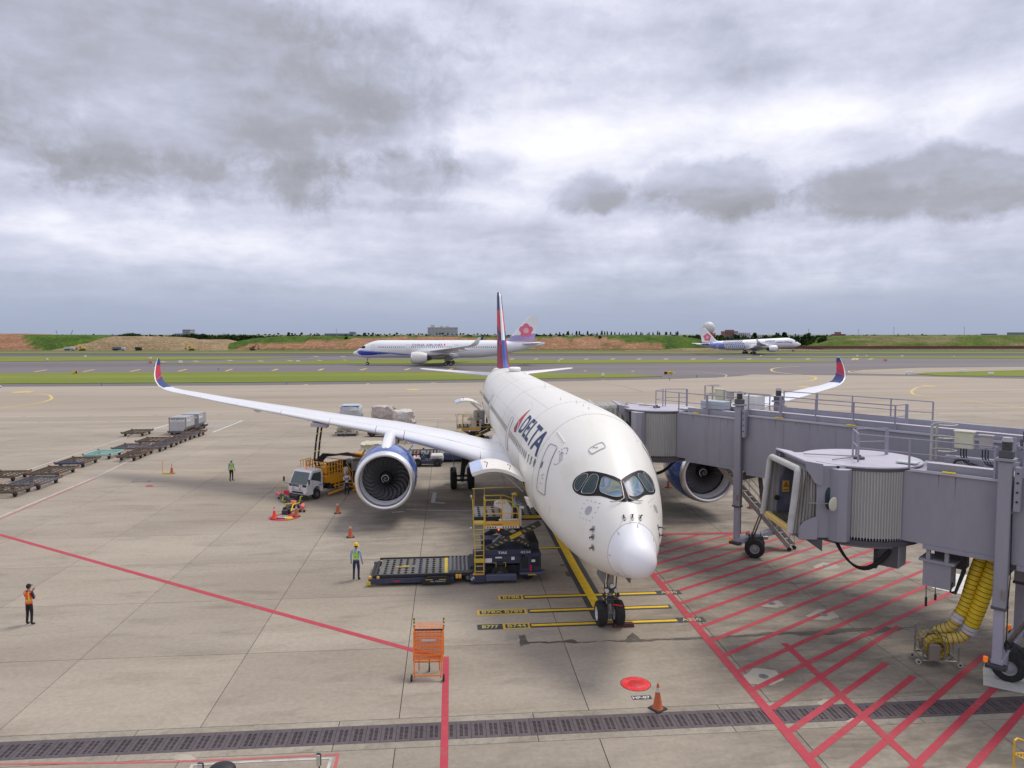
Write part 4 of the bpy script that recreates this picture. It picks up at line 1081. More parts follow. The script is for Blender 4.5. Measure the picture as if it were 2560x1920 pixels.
# forward door and its seal, roof hatch
for s in (1, -1):
    dpts = rcorner([(7.78, 7.26), (6.95, 7.24), (6.36, 5.22), (7.46, 5.24)], .16, 4)
    dr = chart_patch(jb, 'passenger_door', dpts, jfus, white_p, side_ray(s), .012, cut=.2, edge='door_seal', er=.022)
    chart_patch(jb, 'door_window', [(7.50 + .09 * math.cos(t * .6), 6.36 + .16 * math.sin(t * .6)) for t in range(11)], dr, win_m, side_ray(s), .03, cut=1)
    for k, (xx, zz) in enumerate(((7.0, 6.0), (7.12, 5.92), (6.95, 5.84), (7.05, 5.6))):
        chart_patch(jb, 'door_handle', [(xx - .07, zz), (xx + .07, zz), (xx + .07, zz + .035), (xx - .07, zz + .035)], dr, seal_m, side_ray(s), .03, cut=1)
    for x0 in (18.9, 35.6, 52.6):
        chart_patch(jb, 'passenger_door', rcorner([(x0, 7.1), (x0 + 1.07, 7.1), (x0 + 1.07, 5.15), (x0, 5.15)], .16, 3), jfus, white_p, side_ray(s), .012, cut=.25, edge='door_seal', er=.018)
    chart_patch(jb, 'small_service_hatch', rcorner([(6.1, 4.9), (5.8, 4.9), (5.8, 4.6), (6.1, 4.6)], .05), jfus, white_p, side_ray(s), .012, cut=1)
    # strip antenna beside the crown
    mb = MB(); P = [fpt(x, R(52), .02) for x in (6.75, 7.2, 7.6, 8.05)]; mb.tube([Vector((p.x, p.y * s, p.z)) for p in P], .022, 6); mb.build('drip_strip', white_p, jfus)
hp = rcorner([(5.42, .24), (5.03, .18), (4.88, .80), (5.27, .88)], .12, 4)
chart_patch(jb, 'roof_hatch', hp, jfus, white_p, top_ray, .010, cut=.2, edge='hatch_border', er=.030, em=mat('hatch_grey', (.50, .50, .50), rough=.5))
for dx_, dy in ((.0, .0), (.07, .1)): chart_patch(jb, 'hatch_handle', [(5.12 + dx_, .50 + dy), (5.18 + dx_, .50 + dy), (5.18 + dx_, .60 + dy), (5.12 + dx_, .60 + dy)], jfus, seal_m, top_ray, .02, cut=1)
# small mouth panel on the service hatch that stands open under the door
mb = MB(); mb.cbox((8.15, 3.02, 4.55), (.42, .08, .52), .05, rot=(R(-24), 0, R(25))); mb.build('service_panel_open', white_p, jfus)
mb = MB(); mb.cbox((7.75, 3.06, 4.62), (.36, .06, .50), .05, rot=(R(-20), 0, R(-10))); mb.build('service_panel_open', white_p, jfus)
# cabin windows along both sides: one mesh, one object each
wm_mesh = {}
def cabin_window(x, s):
    key = s
    if key not in wm_mesh:
        mb = MB(); n_ = 14
        c = [(.135 * math.copysign(abs(math.cos(t)) ** .8, math.cos(t)), .205 * math.sin(t)) for t in [2 * math.pi * k / n_ for k in range(n_)]]
        vs = []
        for a, b_ in c:
            ang = math.asin((6.28 + b_ - 5.6) / 3.05); vs.append(Vector((a, (RW * math.cos(ang) + .010) * s, 3.05 * math.sin(ang) + 5.6)))
        vs2 = [Vector((v.x * .78, v.y + .008 * s, (v.z - 6.28) * .80 + 6.28)) for v in vs]
        mb.add(vs + vs2, [(k, (k + 1) % n_, n_ + (k + 1) % n_, n_ + k) for k in range(n_)], 0); mb.add(vs2, [tuple(range(n_))], 1)
        wm_mesh[key] = mb.mesh('cabin_window', [mat('window_rim', (.46, .45, .44), rough=.45), win_m])
    return link('cabin_window', wm_mesh[key], jfus, loc=(x, 0, 0))
for s in (1, -1):
    x = 10.6
    while x < 51:
        if not (18.6 < x < 20.3 or 35.3 < x < 36.9): cabin_window(x, s)
        x += .635
    for x in (8.55, 9.18, 9.83):
        chart_patch(jb, 'cabin_window', [(x + .125 * math.cos(t * .523), 6.26 + .20 * math.sin(t * .523)) for t in range(12)], jfus, win_m, side_ray(s), .014, cut=1)
# lettering on the starboard and port side
for s in (1, -1):
    me = text_mesh('DELTA', 1, True, spacing=1.02, shear=.16); x0, x1, y0, y1 = bounds(me)
    for v in me.vertices: v.co.x = (v.co.x - x0) * 6.75 / (x1 - x0); v.co.y = (v.co.y - y0) * 1.12 / (y1 - y0)
    if s > 0: side_wrap(me, 15.25, 1.24, jfus, 'name_lettering', navy, side=1)
    else: side_wrap(me, 9.9, 1.24, jfus, 'name_lettering', navy, side=-1, xdir=1)
    X0 = 17.25 if s > 0 else 7.9; xd = -1 if s > 0 else 1
    side_wrap(poly_mesh([[(0.0, .28), (1.0, 1.62), (.72, .86), (.62, .72)], [(1.0, 1.62), (1.62, .22), (.62, .72)]]), X0, 1.02, jfus, 'triangle_emblem', lred, side=s, xdir=xd)
    side_wrap(poly_mesh([[(0.0, .22), (.60, .62), (1.35, .10), (.5, .0)]]), X0, 1.0, jfus, 'triangle_emblem', lred2, side=s, xdir=xd, off=.014)
# round alliance emblem beside the door
em = mat('emblem_ink', (.10, .10, .22), rough=.5)
for k in range(3):
    P = [(6.28 + .17 * math.sin(t * .5) , 6.88 + .08 * k + .05 * math.sin(t * 1.3 + k) + .10 * math.sin(t * .5)) for t in range(-3, 4)]
    pl_ = [(x, z + .012) for x, z in P] + [(x, z - .012) for x, z in P[::-1]]
    chart_patch(jb, 'alliance_emblem', pl_, jfus, em, side_ray(1), .012, cut=1)
pl_ = [(6.32 + .31 * math.cos(t), 6.92 + .36 * math.sin(t)) for t in [R(a) for a in range(185, 300, 12)]]
pl2 = [(6.32 + .29 * math.cos(t), 6.92 + .34 * math.sin(t)) for t in [R(a) for a in range(185, 300, 12)]][::-1]
chart_patch(jb, 'alliance_emblem', pl_ + pl2, jfus, em, side_ray(1), .012, cut=.2)
for k in range(7):
    t = R(25 + 21 * k); cx, cz = 6.32 - .31 * math.cos(t) * -1, 6.92 + .36 * math.sin(t)
    chart_patch(jb, 'alliance_emblem', [(cx - .02, cz - .03), (cx + .02, cz - .03), (cx + .02, cz + .03), (cx - .02, cz + .03)], jfus, em, side_ray(1), .012, cut=1)
# freight doors standing open, a dark panel on the skin painted as the shaded hold
def freight_door(x0, x1, nm='cargo_door'):
    chart_patch(jb, 'dark_hold_panel', rcorner([(x0 + .1, 5.08), (x1 - .1, 5.08), (x1 - .1, 3.25), (x0 + .1, 3.25)], .15), jfus, dark_m, side_ray(1), .006, cut=.3, edge='opening_frame', er=.05, em=cream_p)
    N = 14; out, inn = [], []
    for k in range(N + 1):
        t = k / N; y = 2.95 + 2.6 * t; z = 5.14 + .42 * t + 1.75 * t * (1 - t) * (1 - .15 * t)
        out.append((y, z)); 
    for k in range(N + 1):
        t = k / N; y = 2.97 + 2.5 * t; z = 5.14 + .42 * t + 1.75 * t * (1 - t) * (1 - .15 * t) - .16 * (1 if 0 < k else .2); inn.append((y, z))
    mb = MB(); ring = out + inn[::-1]
    mb.loft([[Vector((x, y, z)) for y, z in ring] for x in (x0, x1)], mi_fn=lambda i, k: 0 if k < N else 1)
    d = mb.build(nm, [white_p, cream_p], jfus, smooth=40)
    for i, z0 in enumerate((4, 10)):
        mb = MB(); y, z = out[z0]; mb.tube([(x0 + .35, y, z + .03), (x0 + .3, y - .05, z + .26), (x0 + .28, y + .12, z + .30)], .022, 5); mb.build('door_latch', lred2 if i else seal_m, d)
    mb = MB(); p = out[11]; q = out[14]
    mb.loft([[Vector((x, p[0], p[1] + .012)), Vector((x, q[0], q[1] + .012)), Vector((x, q[0], q[1] + .02)), Vector((x, p[0], p[1] + .02))] for x in (x0 + .1, x1 - .1)]); mb.build('notice_panel', mat('notice_blue', (.45, .52, .72), rough=.5), d)
    for xx in (x0 + .15, x1 - .15):
        mb = MB(); mb.cyl((xx, 3.05, 4.6), (xx, 4.1, out[6][1] - .15), .035, 6); mb.build('door_strut', gear_m, d)
freight_door(9.95, 12.75); freight_door(45.6, 48.4)
# dome and blade antennas on the crown
mb = MB(); mb.lathe([(0, .02), (.03, .42), (.16, .54), (.34, .56), (.42, .44), (.43, .01)], (0, 0, 0), 'Z', 24)
mb.xf(Matrix.Translation((44, 0, 8.60)) @ Matrix.Diagonal((1.9, 1.05, 1, 1))); mb.build('antenna_dome', radome_p, jfus, smooth=50)
for x, y, h_ in ((22.5, 0.2, .42), (38.0, -.3, .35), (12.2, .05, .12), (10.6, 0.02, .10), (9.4, 0, .1), (14.5, .5, .08)):
    zt = fus(x)[0]; mb = MB(); mb.loft([[Vector((x - .16, y, zt - .05)), Vector((x, y + .02, zt - .05)), Vector((x + .18, y, zt - .05)), Vector((x, y - .02, zt - .05))], [Vector((x + .06, y, zt + h_)), Vector((x + .1, y + .01, zt + h_)), Vector((x + .2, y, zt + h_)), Vector((x + .1, y - .01, zt + h_))]]); mb.build('blade_antenna', radome_p, jfus)
mb = MB(); mb.cyl(fpt(15.9, R(52), .0), fpt(15.9, R(52), .0) + Vector((0, .1, .38)), .02, 5); mb.build('blade_antenna', radome_p, jfus)
# landing light in the wing root, refuelling panel under the starboard wing
for s in (1, -1):
    wing_o = [c for c in jet.children if c.name.startswith('wing')][0 if s > 0 else 1]
    mb = MB(); mb.sphere((22.05, 3.95 * s, 3.93), .17, 12, 8, (.5, 1, 1)); mb.build('landing_light', seal_m, wing_o, smooth=60)
for nm_, (px_, py_) in (('fuel_panel', (0, 0)),):
    mb = MB(); mb.cbox((31.6, 16.05, 5.32), (.9, 1.25, .30), .03, rot=(R(6), 0, 0)); mb.build('refuel_panel', mat('refuel_panel_grey', (.45, .43, .45), rough=.5), jet)
# ================================================================== PASSENGER BRIDGES
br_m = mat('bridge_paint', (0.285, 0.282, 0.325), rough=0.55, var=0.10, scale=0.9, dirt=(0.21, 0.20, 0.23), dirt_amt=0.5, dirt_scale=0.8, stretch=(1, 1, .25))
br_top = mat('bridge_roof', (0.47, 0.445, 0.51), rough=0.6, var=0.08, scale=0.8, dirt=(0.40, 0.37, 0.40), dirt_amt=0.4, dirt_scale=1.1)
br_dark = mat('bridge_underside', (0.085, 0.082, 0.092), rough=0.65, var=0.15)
rail_m = mat('rail_paint', (0.30, 0.285, 0.35), rough=0.5, var=0.1)
curt_m = mat('slat_curtain_grey', (0.44, 0.44, 0.42), rough=0.5, var=0.06, dirt=(0.30, 0.29, 0.26), dirt_amt=0.35, dirt_scale=1.2, stretch=(1, 1, .2))
fabric = mat('canopy_fabric', (0.36, 0.345, 0.32), rough=0.85, var=0.16, scale=2.5, dirt=(0.20, 0.185, 0.165), dirt_amt=0.6, dirt_scale=2, stretch=(1, 1, .4))
pad_m = mat('cushion_frame', (0.46, 0.455, 0.44), rough=0.8, var=0.12, dirt=(0.26, 0.25, 0.23), dirt_amt=0.5, dirt_scale=1.6)
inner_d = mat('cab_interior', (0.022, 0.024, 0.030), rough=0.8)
door_b = mat('cab_door_blue', (0.115, 0.125, 0.165), rough=0.5, var=0.08)
bump_y = mat('yellow_bumper', (0.60, 0.42, 0.12), rough=0.7, var=0.15, scale=5)
steel = mat('bare_steel', (0.30, 0.28, 0.25), rough=0.4, metal=0.6, var=0.2, scale=5)
blk_r = mat('black_cable', (0.014, 0.014, 0.016), rough=0.6)
beige = mat('beige_cabinet', (0.52, 0.52, 0.38), rough=0.5)
beige2 = mat('beige_pipe', (0.58, 0.53, 0.40), rough=0.55)
grey_box = mat('control_cabinet', (0.36, 0.33, 0.32), rough=0.5)
amber = mat('amber_lamp', (0.85, 0.18, 0.01), rough=0.25, emit=(1, .2, .02, .25))
yel_tag = mat('yellow_tag', (0.75, 0.60, 0.03), rough=0.6)
class WB(MB):
    """mesh drawn in world coordinates, stored relative to its thing"""
    def put(s, name, mats, thing_, smooth=None, base=None, **kw):
        s.xf(Matrix.Translation(-(base if base is not None else thing_.location))); return s.build(name, mats, thing_, smooth, **kw)
def V3(p, z): return Vector((p[0], p[1], z))
def jet_bridge(label, S0, dirv, zb, zt, x_open, y_near, col_t, length, wheel_pos, stair, boxes=True, seed=0, ext=0.0, under=True):
    rng_ = random.Random(seed)
    t = Vector((dirv[0], dirv[1])).normalized(); n = Vector((-t.y, t.x)); Wd = 2.9
    if n.y < 0: n = -n
    S0 = Vector(S0); P = lambda a, b_: S0 + t * a + n * b_
    base = V3(P(col_t, Wd / 2), 0.0)
    th = thing('passenger_bridge', label, 'boarding bridge', base)
    def quadbox(mb, a0, a1, b0, b1, z0, z1):
        c = [P(a0, b0), P(a1, b0), P(a1, b1), P(a0, b1)]
        mb.add([V3(p, z0) for p in c] + [V3(p, z1) for p in c], [(3, 2, 1, 0), (4, 5, 6, 7), (0, 1, 5, 4), (1, 2, 6, 5), (2, 3, 7, 6), (3, 0, 4, 7)])
    # --- telescoping tunnel: inner section, then the outer one from the column on
    mb = WB(); quadbox(mb, 0, col_t + .2, 0, Wd, zb, zt - .22); tun = mb.put('tunnel_section', br_m, th)
    mb = WB(); quadbox(mb, col_t + .2, length, -.14, Wd + .14, zb - .12, zt + .02); tun2 = mb.put('tunnel_section', br_m, th)
    def sub(mb, name, m, par=None, smooth=None):
        return mb.put(name, m, par or th, smooth, base=base)
    # sheet seams: raised panel joints and bottom rail on the near face
    for a in (3.1, col_t + 2.6, col_t + 5.4):
        mb = WB(); o_ = 0 if a < col_t else -.14; quadbox(mb, a, a + .03, o_ - .012, o_, zb + .15, zt - .26); sub(mb, 'panel_seam', br_m, tun if a < col_t else tun2)
    for (a0, a1, o_, zb_, zt_, pr_) in ((.75, col_t, 0, zb, zt - .22, tun), (col_t + .5, length, -.14, zb - .12, zt + .02, tun2)):
        mb = WB(); quadbox(mb, a0, a1, o_ - .06, o_ + .05, zb_ - .16, zb_ - .002); sub(mb, 'floor_beam', br_m, pr_)
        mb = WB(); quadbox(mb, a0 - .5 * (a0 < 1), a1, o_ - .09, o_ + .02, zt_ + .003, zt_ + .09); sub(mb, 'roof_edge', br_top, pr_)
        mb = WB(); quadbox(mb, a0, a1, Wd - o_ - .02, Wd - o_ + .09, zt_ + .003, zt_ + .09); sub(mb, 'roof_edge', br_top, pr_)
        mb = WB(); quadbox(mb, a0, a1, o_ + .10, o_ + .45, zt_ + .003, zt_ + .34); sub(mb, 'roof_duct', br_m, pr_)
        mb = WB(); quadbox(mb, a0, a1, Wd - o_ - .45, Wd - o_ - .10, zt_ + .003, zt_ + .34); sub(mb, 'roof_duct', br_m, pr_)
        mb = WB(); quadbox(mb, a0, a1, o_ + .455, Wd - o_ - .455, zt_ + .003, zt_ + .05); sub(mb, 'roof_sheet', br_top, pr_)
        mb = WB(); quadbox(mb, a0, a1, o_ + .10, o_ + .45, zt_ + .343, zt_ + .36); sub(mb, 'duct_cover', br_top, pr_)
    rs = mat('rust_streak', (.20, .15, .12), rough=.8, var=.3, scale=8, dirt=(.27, .25, .27), dirt_amt=.8, dirt_scale=9)
    for k in range(9):
        a = rng_.uniform(.9, col_t + 7); o_ = 0 if a < col_t + .2 else -.14; zz = zt - .22 if o_ == 0 else zt + .02
        mb = WB(); q0 = P(a, o_ - .004); q1 = P(a + rng_.uniform(.02, .05), o_ - .004); q2 = P(a + .015, o_ - .004); ln = rng_.uniform(.25, 1.1); mb.add([V3(q0, zz - .02), V3(q1, zz - .02), V3(q2, zz - ln)], [(0, 1, 2)]); sub(mb, 'rust_streak', rs, th)
    for a in (1.3, col_t + 2.2, col_t + 6):
        o_ = 0 if a < col_t else -.14; zz = zt - .22 if a < col_t else zt + .02
        mb = WB(); quadbox(mb, a, a + .42, o_ - .13, o_ - .02, zz + .09, zz + .13); sub(mb, 'yellow_tag', yel_tag, th)
    # --- guard rails on the roof: posts and two rails, near and far
    def rail(pts, z, h_=1.1, post_every=1.9, big=4):
        ln = 0; mb = WB()
        for k in range(len(pts) - 1):
            for hh, r_ in ((h_, .028), (h_ * .52, .022)):
                r1 = WB(); r1.cyl(V3(pts[k], z + hh), V3(pts[k + 1], z + hh), r_, 6); sub(r1, 'rail', rail_m, th)
            d = (pts[k + 1] - pts[k]).length; m_ = max(1, round(d / post_every))
            for j in range(m_ + (k == len(pts) - 2)):
                q = pts[k].lerp(pts[k + 1], j / m_); w_ = .05 if j % big == 1 else .028
                r1 = WB(); r1.box(V3(q, z + h_ / 2), (w_ * 2, w_ * 2, h_)); sub(r1, 'rail_post', rail_m, th)
    zr = zt - .22 + .09
    rail([P(-2.3, 1.4), P(-1.6, -.02), P(.2, -.04), P(col_t - .25, -.04)], zr)
    rail([P(-2.22, 1.55), P(-1.4, 2.6)], zr)
    rail([P(.9, Wd + .04), P(col_t - .25, Wd + .04)], zr)
    rail([P(col_t + .55, -.18), P(col_t + 8.2, -.18), P(col_t + 8.2, .9)], zr + .24)
    rail([P(col_t + .55, Wd + .18), P(col_t + 8.4, Wd + .18)], zr + .24)
    # ladder cage, switch cabinets, pipe run
    for s in (-.36, .36):
        mb = WB(); mb.cyl(V3(P(.35, Wd - .4 + s), zr), V3(P(.35, Wd - .4 + s), zr + 1.45), .05, 6); sub(mb, 'ladder_cage_post', mat('galvanised', (.42, .40, .36), rough=.5, metal=.4))
    for hh in (.45, .95, 1.45):
        mb = WB(); c = P(.7, Wd - .4); mb.tube([V3(c + Vector((math.cos(q), math.sin(q))) * .42, zr + hh) for q in [R(-150 + 25 * k) for k in range(13)]], .03, 5); sub(mb, 'ladder_cage_hoop', MATS['galvanised'])
    if boxes:
        for a, b_, w_, h_, m_ in ((1.45, Wd - .75, .62, .62, beige), (2.15, Wd - .75, .42, .45, grey_box)):
            mb = WB(); c = P(a, b_); mb.cbox(V3(c, zr + .95), (w_, .22, h_), .02, rot=(0, 0, math.atan2(t.y, t.x))); cb = sub(mb, 'switch_cabinet', m_)
            mb = WB(); mb.cbox(V3(c, zr + .97 + h_ / 2), (w_ + .08, .30, .05), .015, rot=(0, 0, math.atan2(t.y, t.x))); sub(mb, 'cabinet_lid', beige2 if m_ is beige else grey_box, th)
            for k in range(3):
                mb = WB(); q = P(a - .1 + .09 * k, b_); mb.tube([V3(q, zr + .65), V3(q, zr + .35), V3(q + t * .12, zr + .12), V3(q + t * .4, zr + .05)], .022, 5); sub(mb, 'cable', blk_r, th)
            mb = WB(); mb.cyl(V3(c + n * .05, zr), V3(c + n * .05, zr + .7), .04, 6); sub(mb, 'cabinet_stand', rail_m, th)
        mb = WB(); mb.tube([V3(P(.75, 1.25), zr + .08), V3(P(.9, .95), zr + .12), V3(P(1.3, .75), zr + .16), V3(P(col_t, .62), zr + .16)], .07, 8); sub(mb, 'drain_pipe', beige2, th, 40)
        mb = WB(); mb.tube([V3(P(1.2, 1.7), zr), V3(P(1.35, 1.5), zr + .25), V3(P(1.6, 1.6), zr + .3), V3(P(1.9, 1.4), zr + .1)], .05, 6); sub(mb, 'cable_bundle', blk_r, th)
    # --- rotunda: round roof, slatted curtain, floor disc
    C = S0 + Vector((-.62, 2.05))
    a_end = math.atan2((S0 - C).y, (S0 - C).x); a_st = a_end - R(52)
    Rr = (S0 - C).length
    N = 19; ring = []
    mb = WB(); outer, cols_ = [], []
    for k in range(N * 4 + 1):
        a = a_st + (a_end - a_st) * k / (N * 4); r_ = Rr + .045 * (1 if (k % 4) in (1, 2) else -.4)
        ring.append(C + Vector((math.cos(a), math.sin(a))) * r_)
    vs = [V3(p, zt - .28) for p in ring] + [V3(p, zb + .05 + (.0)) for k, p in enumerate(ring)]
    m_ = len(ring); mb.add(vs, [(k, k + 1, m_ + k + 1, m_ + k) for k in range(m_ - 1)])
    for k in range(N):
        p0, p1 = ring[k * 4 + 1], ring[k * 4 + 2]
        mb.add([V3(p0, zb + .05), V3(p1, zb + .05), V3(p1, zb - .02), V3(p0, zb - .02)], [(0, 1, 2, 3)])
    sub(mb, 'slat_curtain', curt_m, th)
    for k in range(8):
        mb = WB(); c = S0 - t * .05 - n * .03; mb.cyl(V3(c, zt - .7 - k * .28), V3(c - n * .04, zt - .7 - k * .28), .03, 6); sub(mb, 'rivet', radome_p, th)
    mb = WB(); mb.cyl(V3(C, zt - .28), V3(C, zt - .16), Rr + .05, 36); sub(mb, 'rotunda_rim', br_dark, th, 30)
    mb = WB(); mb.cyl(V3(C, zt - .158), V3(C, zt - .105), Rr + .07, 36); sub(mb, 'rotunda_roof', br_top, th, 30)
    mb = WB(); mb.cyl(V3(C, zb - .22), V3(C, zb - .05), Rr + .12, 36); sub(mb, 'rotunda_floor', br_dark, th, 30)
    mb = WB(); mb.cyl(V3(C, zb - .40), V3(C, zb - .23), Rr - .3, 28); sub(mb, 'turntable_ring', br_m, th, 30)
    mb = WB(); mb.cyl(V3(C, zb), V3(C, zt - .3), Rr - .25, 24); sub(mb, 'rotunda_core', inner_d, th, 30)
    for q in (C + Vector((-.2, -.3)),):
        mb = WB(); mb.cyl(V3(q, zt - .1), V3(q, zt - .02), .22, 8); mb.cyl(V3(q, zt - .03), V3(q, zt + .06), .07, 8); sub(mb, 'roof_pivot', br_dark, th)
        mb = WB(); mb.cyl(V3(q, zt), V3((x_open + 1.0, y_near + 2.2), zt - .02), .02, 5); sub(mb, 'stay_rod', steel, th)
        mb = WB(); mb.cyl(V3(q, zt), V3((x_open + 1.6, y_near + .9), zt - .04), .02, 5); sub(mb, 'stay_rod', steel, th)
    mb = WB(); mb.cbox(V3(P(-.1, .85), zt - .04), (.7, .5, .06), .01, rot=(0, 0, math.atan2(t.y, t.x))); sub(mb, 'roof_hatch', mat('roof_hatch_grey', (.50, .54, .52), rough=.5), th)
    # --- cab
    xo, yn = x_open, y_near; yf = yn + 3.0
    xr = C.x - 1.72
    x0c = xo + .66
    mb = WB(); mb.box(((x0c + xr) / 2, yn + .05, (zb + zt) / 2 - .06), (xr - x0c, .10, zt - zb - .12)); cab = sub(mb, 'cab_wall', br_m, th)
    mb = WB(); mb.box(((xo + .3 + xr) / 2, yf - .05, (zb + zt) / 2 - .06), (xr - xo - .3, .10, zt - zb - .12)); sub(mb, 'cab_wall', br_m, th)
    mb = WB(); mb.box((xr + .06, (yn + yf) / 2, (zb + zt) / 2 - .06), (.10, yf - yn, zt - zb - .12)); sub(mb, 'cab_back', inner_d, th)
    mb = WB(); mb.box(((x0c + xr + .5) / 2, (yn + yf) / 2, zb + .30), (xr + .5 - xo + .1, yf - yn - .22, .08)); sub(mb, 'cab_deck', MATS.get('worn_floor') or inner_d, th)
    mb = WB(); mb.box(((xo + .5 + xr + 1.2) / 2, (yn + yf) / 2 + .1, zt - .17), (xr + 1.2 - xo - .5, yf - yn + .12, .10)); sub(mb, 'cab_roof', br_top, th)
    pc = C + (Vector((xr + .15, yn)) - C).normalized() * (Rr + .02); pc = Vector((C.x + math.cos(a_st) * (Rr + .02), C.y + math.sin(a_st) * (Rr + .02)))
    mb = WB(); pw_ = [Vector((pc.x + .02, pc.y + .35)), Vector((pc.x + .02, pc.y - .16)), Vector((pc.x - .20, pc.y - .34)), Vector((pc.x - .52, pc.y - .30)), Vector((pc.x - .70, pc.y)), Vector((pc.x - .70, pc.y + .4))]
    m6 = len(pw_); mb.add([V3(p, zb - .08) for p in pw_] + [V3(p, zt - .22) for p in pw_], [tuple(range(m6 - 1, -1, -1)), tuple(range(m6, 2 * m6))] + [(k, (k + 1) % m6, m6 + (k + 1) % m6, m6 + k) for k in range(m6)]); sub(mb, 'corner_post', br_m, th)
    mb = WB(); mb.add([V3(p, zt - .217) for p in pw_], [tuple(range(m6))]); sub(mb, 'post_cap', br_top, th)
    # window in the cab's near wall, convex mirror on an arm
    mb = WB(); wz = zb + 1.5; mb.prism([(.13 * math.cos(q) , .42 * math.sin(q)) for q in [R(20 * k) for k in range(18)]], .02, Matrix.Translation((xr - .28, yn - .005, wz)) @ Matrix.Rotation(R(90), 4, 'X')); sub(mb, 'cab_window', glass_side, cab)
    mb = WB(); mb.tube([(xo + .3, yn - .12, wz - .15), (xo + 1.05, yn - .22, wz - .15)], .022, 6); sub(mb, 'mirror_arm', steel, th)
    mb = WB(); mb.sphere((0, 0, 0), .27, 18, 10, (1, .18, 1)); mb.xf(Matrix.Translation((xo + 1.18, yn - .30, wz - .15)) @ Matrix.Rotation(R(28), 4, 'Z')); sub(mb, 'round_mirror', mat('mirror_back', (.62, .60, .48), rough=.4), th, 60)
    # canopy: pleated bellows between the cab and a cushioned frame
    def arch(x, inset, lean, drop=0.0, zt=zt + (.30 if ext else 0)):
        """outline of the hood, near bottom -> near top -> far top -> far bottom"""
        fi = -.02
        return [(x - lean, yn + inset, zb + .16), (x - lean * .5, yn + inset, zb + 1.4), (x - .04, yn + inset, zt - .36 - drop), (x, yn + inset + .12, zt - .22 - drop), (x, yf - fi - .12, zt - .22 - drop), (x - .04, yf - fi, zt - .36 - drop), (x - lean * .5, yf - fi, zb + 1.4), (x - lean, yf - fi, zb + .16)]
    rings = []
    NF = 13
    for k in range(NF + 1):
        q = k / NF; x = xo - ext + .10 + (.60 + ext) * q; lean = .26 * (1 - q); ins = .14 * (0 if k % 2 else 1) + .02 * (1 - q); dr = .10 * (1 - q) + (.05 if k % 2 == 0 else 0)
        pts = arch(x, ins, lean, dr); rings.append([Vector(p) + Vector((rng_.uniform(-.02, .02), rng_.uniform(-.02, .02), rng_.uniform(-.015, .015))) for p in pts])
    mb = WB()
    for k in range(NF):
        A_, B_ = rings[k], rings[k + 1]
        for j in range(len(A_) - 1): mb.add([A_[j], A_[j + 1], B_[j + 1], B_[j]], [(0, 1, 2, 3)])
    bel = sub(mb, 'bellows', fabric, th)
    fr = arch(xo - ext, .10, .28, .05); mb = WB(); pts = [Vector(p) for p in fr]
    sm = []
    for i in range(len(pts) - 1):
        for j in range(3): sm.append(pts[i].lerp(pts[i + 1], j / 3))
    sm.append(pts[-1]); mb.tube(sm, .13, 8); sub(mb, 'cushion_frame', pad_m, th, 60)
    # hood plate over the bellows, with curved side cheeks
    mb = WB(); hz0 = zt - .02
    hx0, hx1 = xo + .20, xo + .84
    mb.add([(hx0, yn - .10, hz0 + .10), (hx0, yf + .10, hz0 + .10), (hx1, yf + .10, hz0 - .02), (hx1, yn - .10, hz0 - .02), (hx0, yn - .10, hz0 + .04), (hx0, yf + .10, hz0 + .04), (hx1, yf + .10, hz0 - .14), (hx1, yn - .10, hz0 - .14)], [(0, 3, 2, 1), (4, 5, 6, 7), (0, 1, 5, 4), (1, 2, 6, 5), (2, 3, 7, 6), (3, 0, 4, 7)]); sub(mb, 'hood_plate', br_top, th)
    for yy in (yn - .105, yf + .075):
        poly = [(.20, .08), (.84, -.02), (.84, -.80), (.66, -.80), (.52, -.70), (.40, -.48), (.27, -.30), (.20, -.20)]
        mb = WB(); mb.prism([(xo + a, hz0 + b_) for a, b_ in poly], .03, Matrix(((1, 0, 0, 0), (0, 0, 1, yy), (0, 1, 0, 0), (0, 0, 0, 1)))); sub(mb, 'hood_cheek', br_m, th)
        poly = [(.0, -.02), (.70, -.02), (.70, .86), (.50, .80), (.22, .68), (.06, .50), (.0, .30)]
        mb = WB(); mb.prism([(xo + a - .02, zb - .02 + b_) for a, b_ in poly], .03, Matrix(((1, 0, 0, 0), (0, 0, 1, yy), (0, 1, 0, 0), (0, 0, 0, 1)))); sub(mb, 'skirt_panel', br_m, th)
    # inside: dark lobby, floor, service door with warning sign, sill bumper
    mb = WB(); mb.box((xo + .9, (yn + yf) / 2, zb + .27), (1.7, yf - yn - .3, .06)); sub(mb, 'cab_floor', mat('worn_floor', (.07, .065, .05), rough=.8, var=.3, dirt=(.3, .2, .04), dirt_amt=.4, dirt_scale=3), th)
    yd = yf - .30
    mb = WB(); mb.prism([(xo + .16, zb + .36), (xo + .90, zb + .36), (xo + .90, zb + 2.45), (xo + .62, zb + 2.45), (xo + .52, zb + 2.30), (xo + .40, zb + 1.95), (xo + .27, zb + 1.65), (xo + .25, zb + 1.0), (xo + .18, zb + .85)], .06, Matrix(((1, 0, 0, 0), (0, 0, 1, yd), (0, 1, 0, 0), (0, 0, 0, 1)))); dd = sub(mb, 'service_door', door_b, th)
    mb = WB(); mb.box((xo + .62, yd - .008, zb + .85), (.30, .012, .40)); sub(mb, 'door_panel', mat('door_panel_blue', (.15, .16, .20), rough=.5), dd)
    cx_ = xo + .52
    mb = WB(); mb.box((cx_, yd - .012, zb + 1.40), (.27, .015, .46)); sg = sub(mb, 'warning_sign', mat('sign_orange', (.74, .38, .06), rough=.5), dd)
    X_ = yd - .024; zc_ = zb + 1.44; mb = WB()
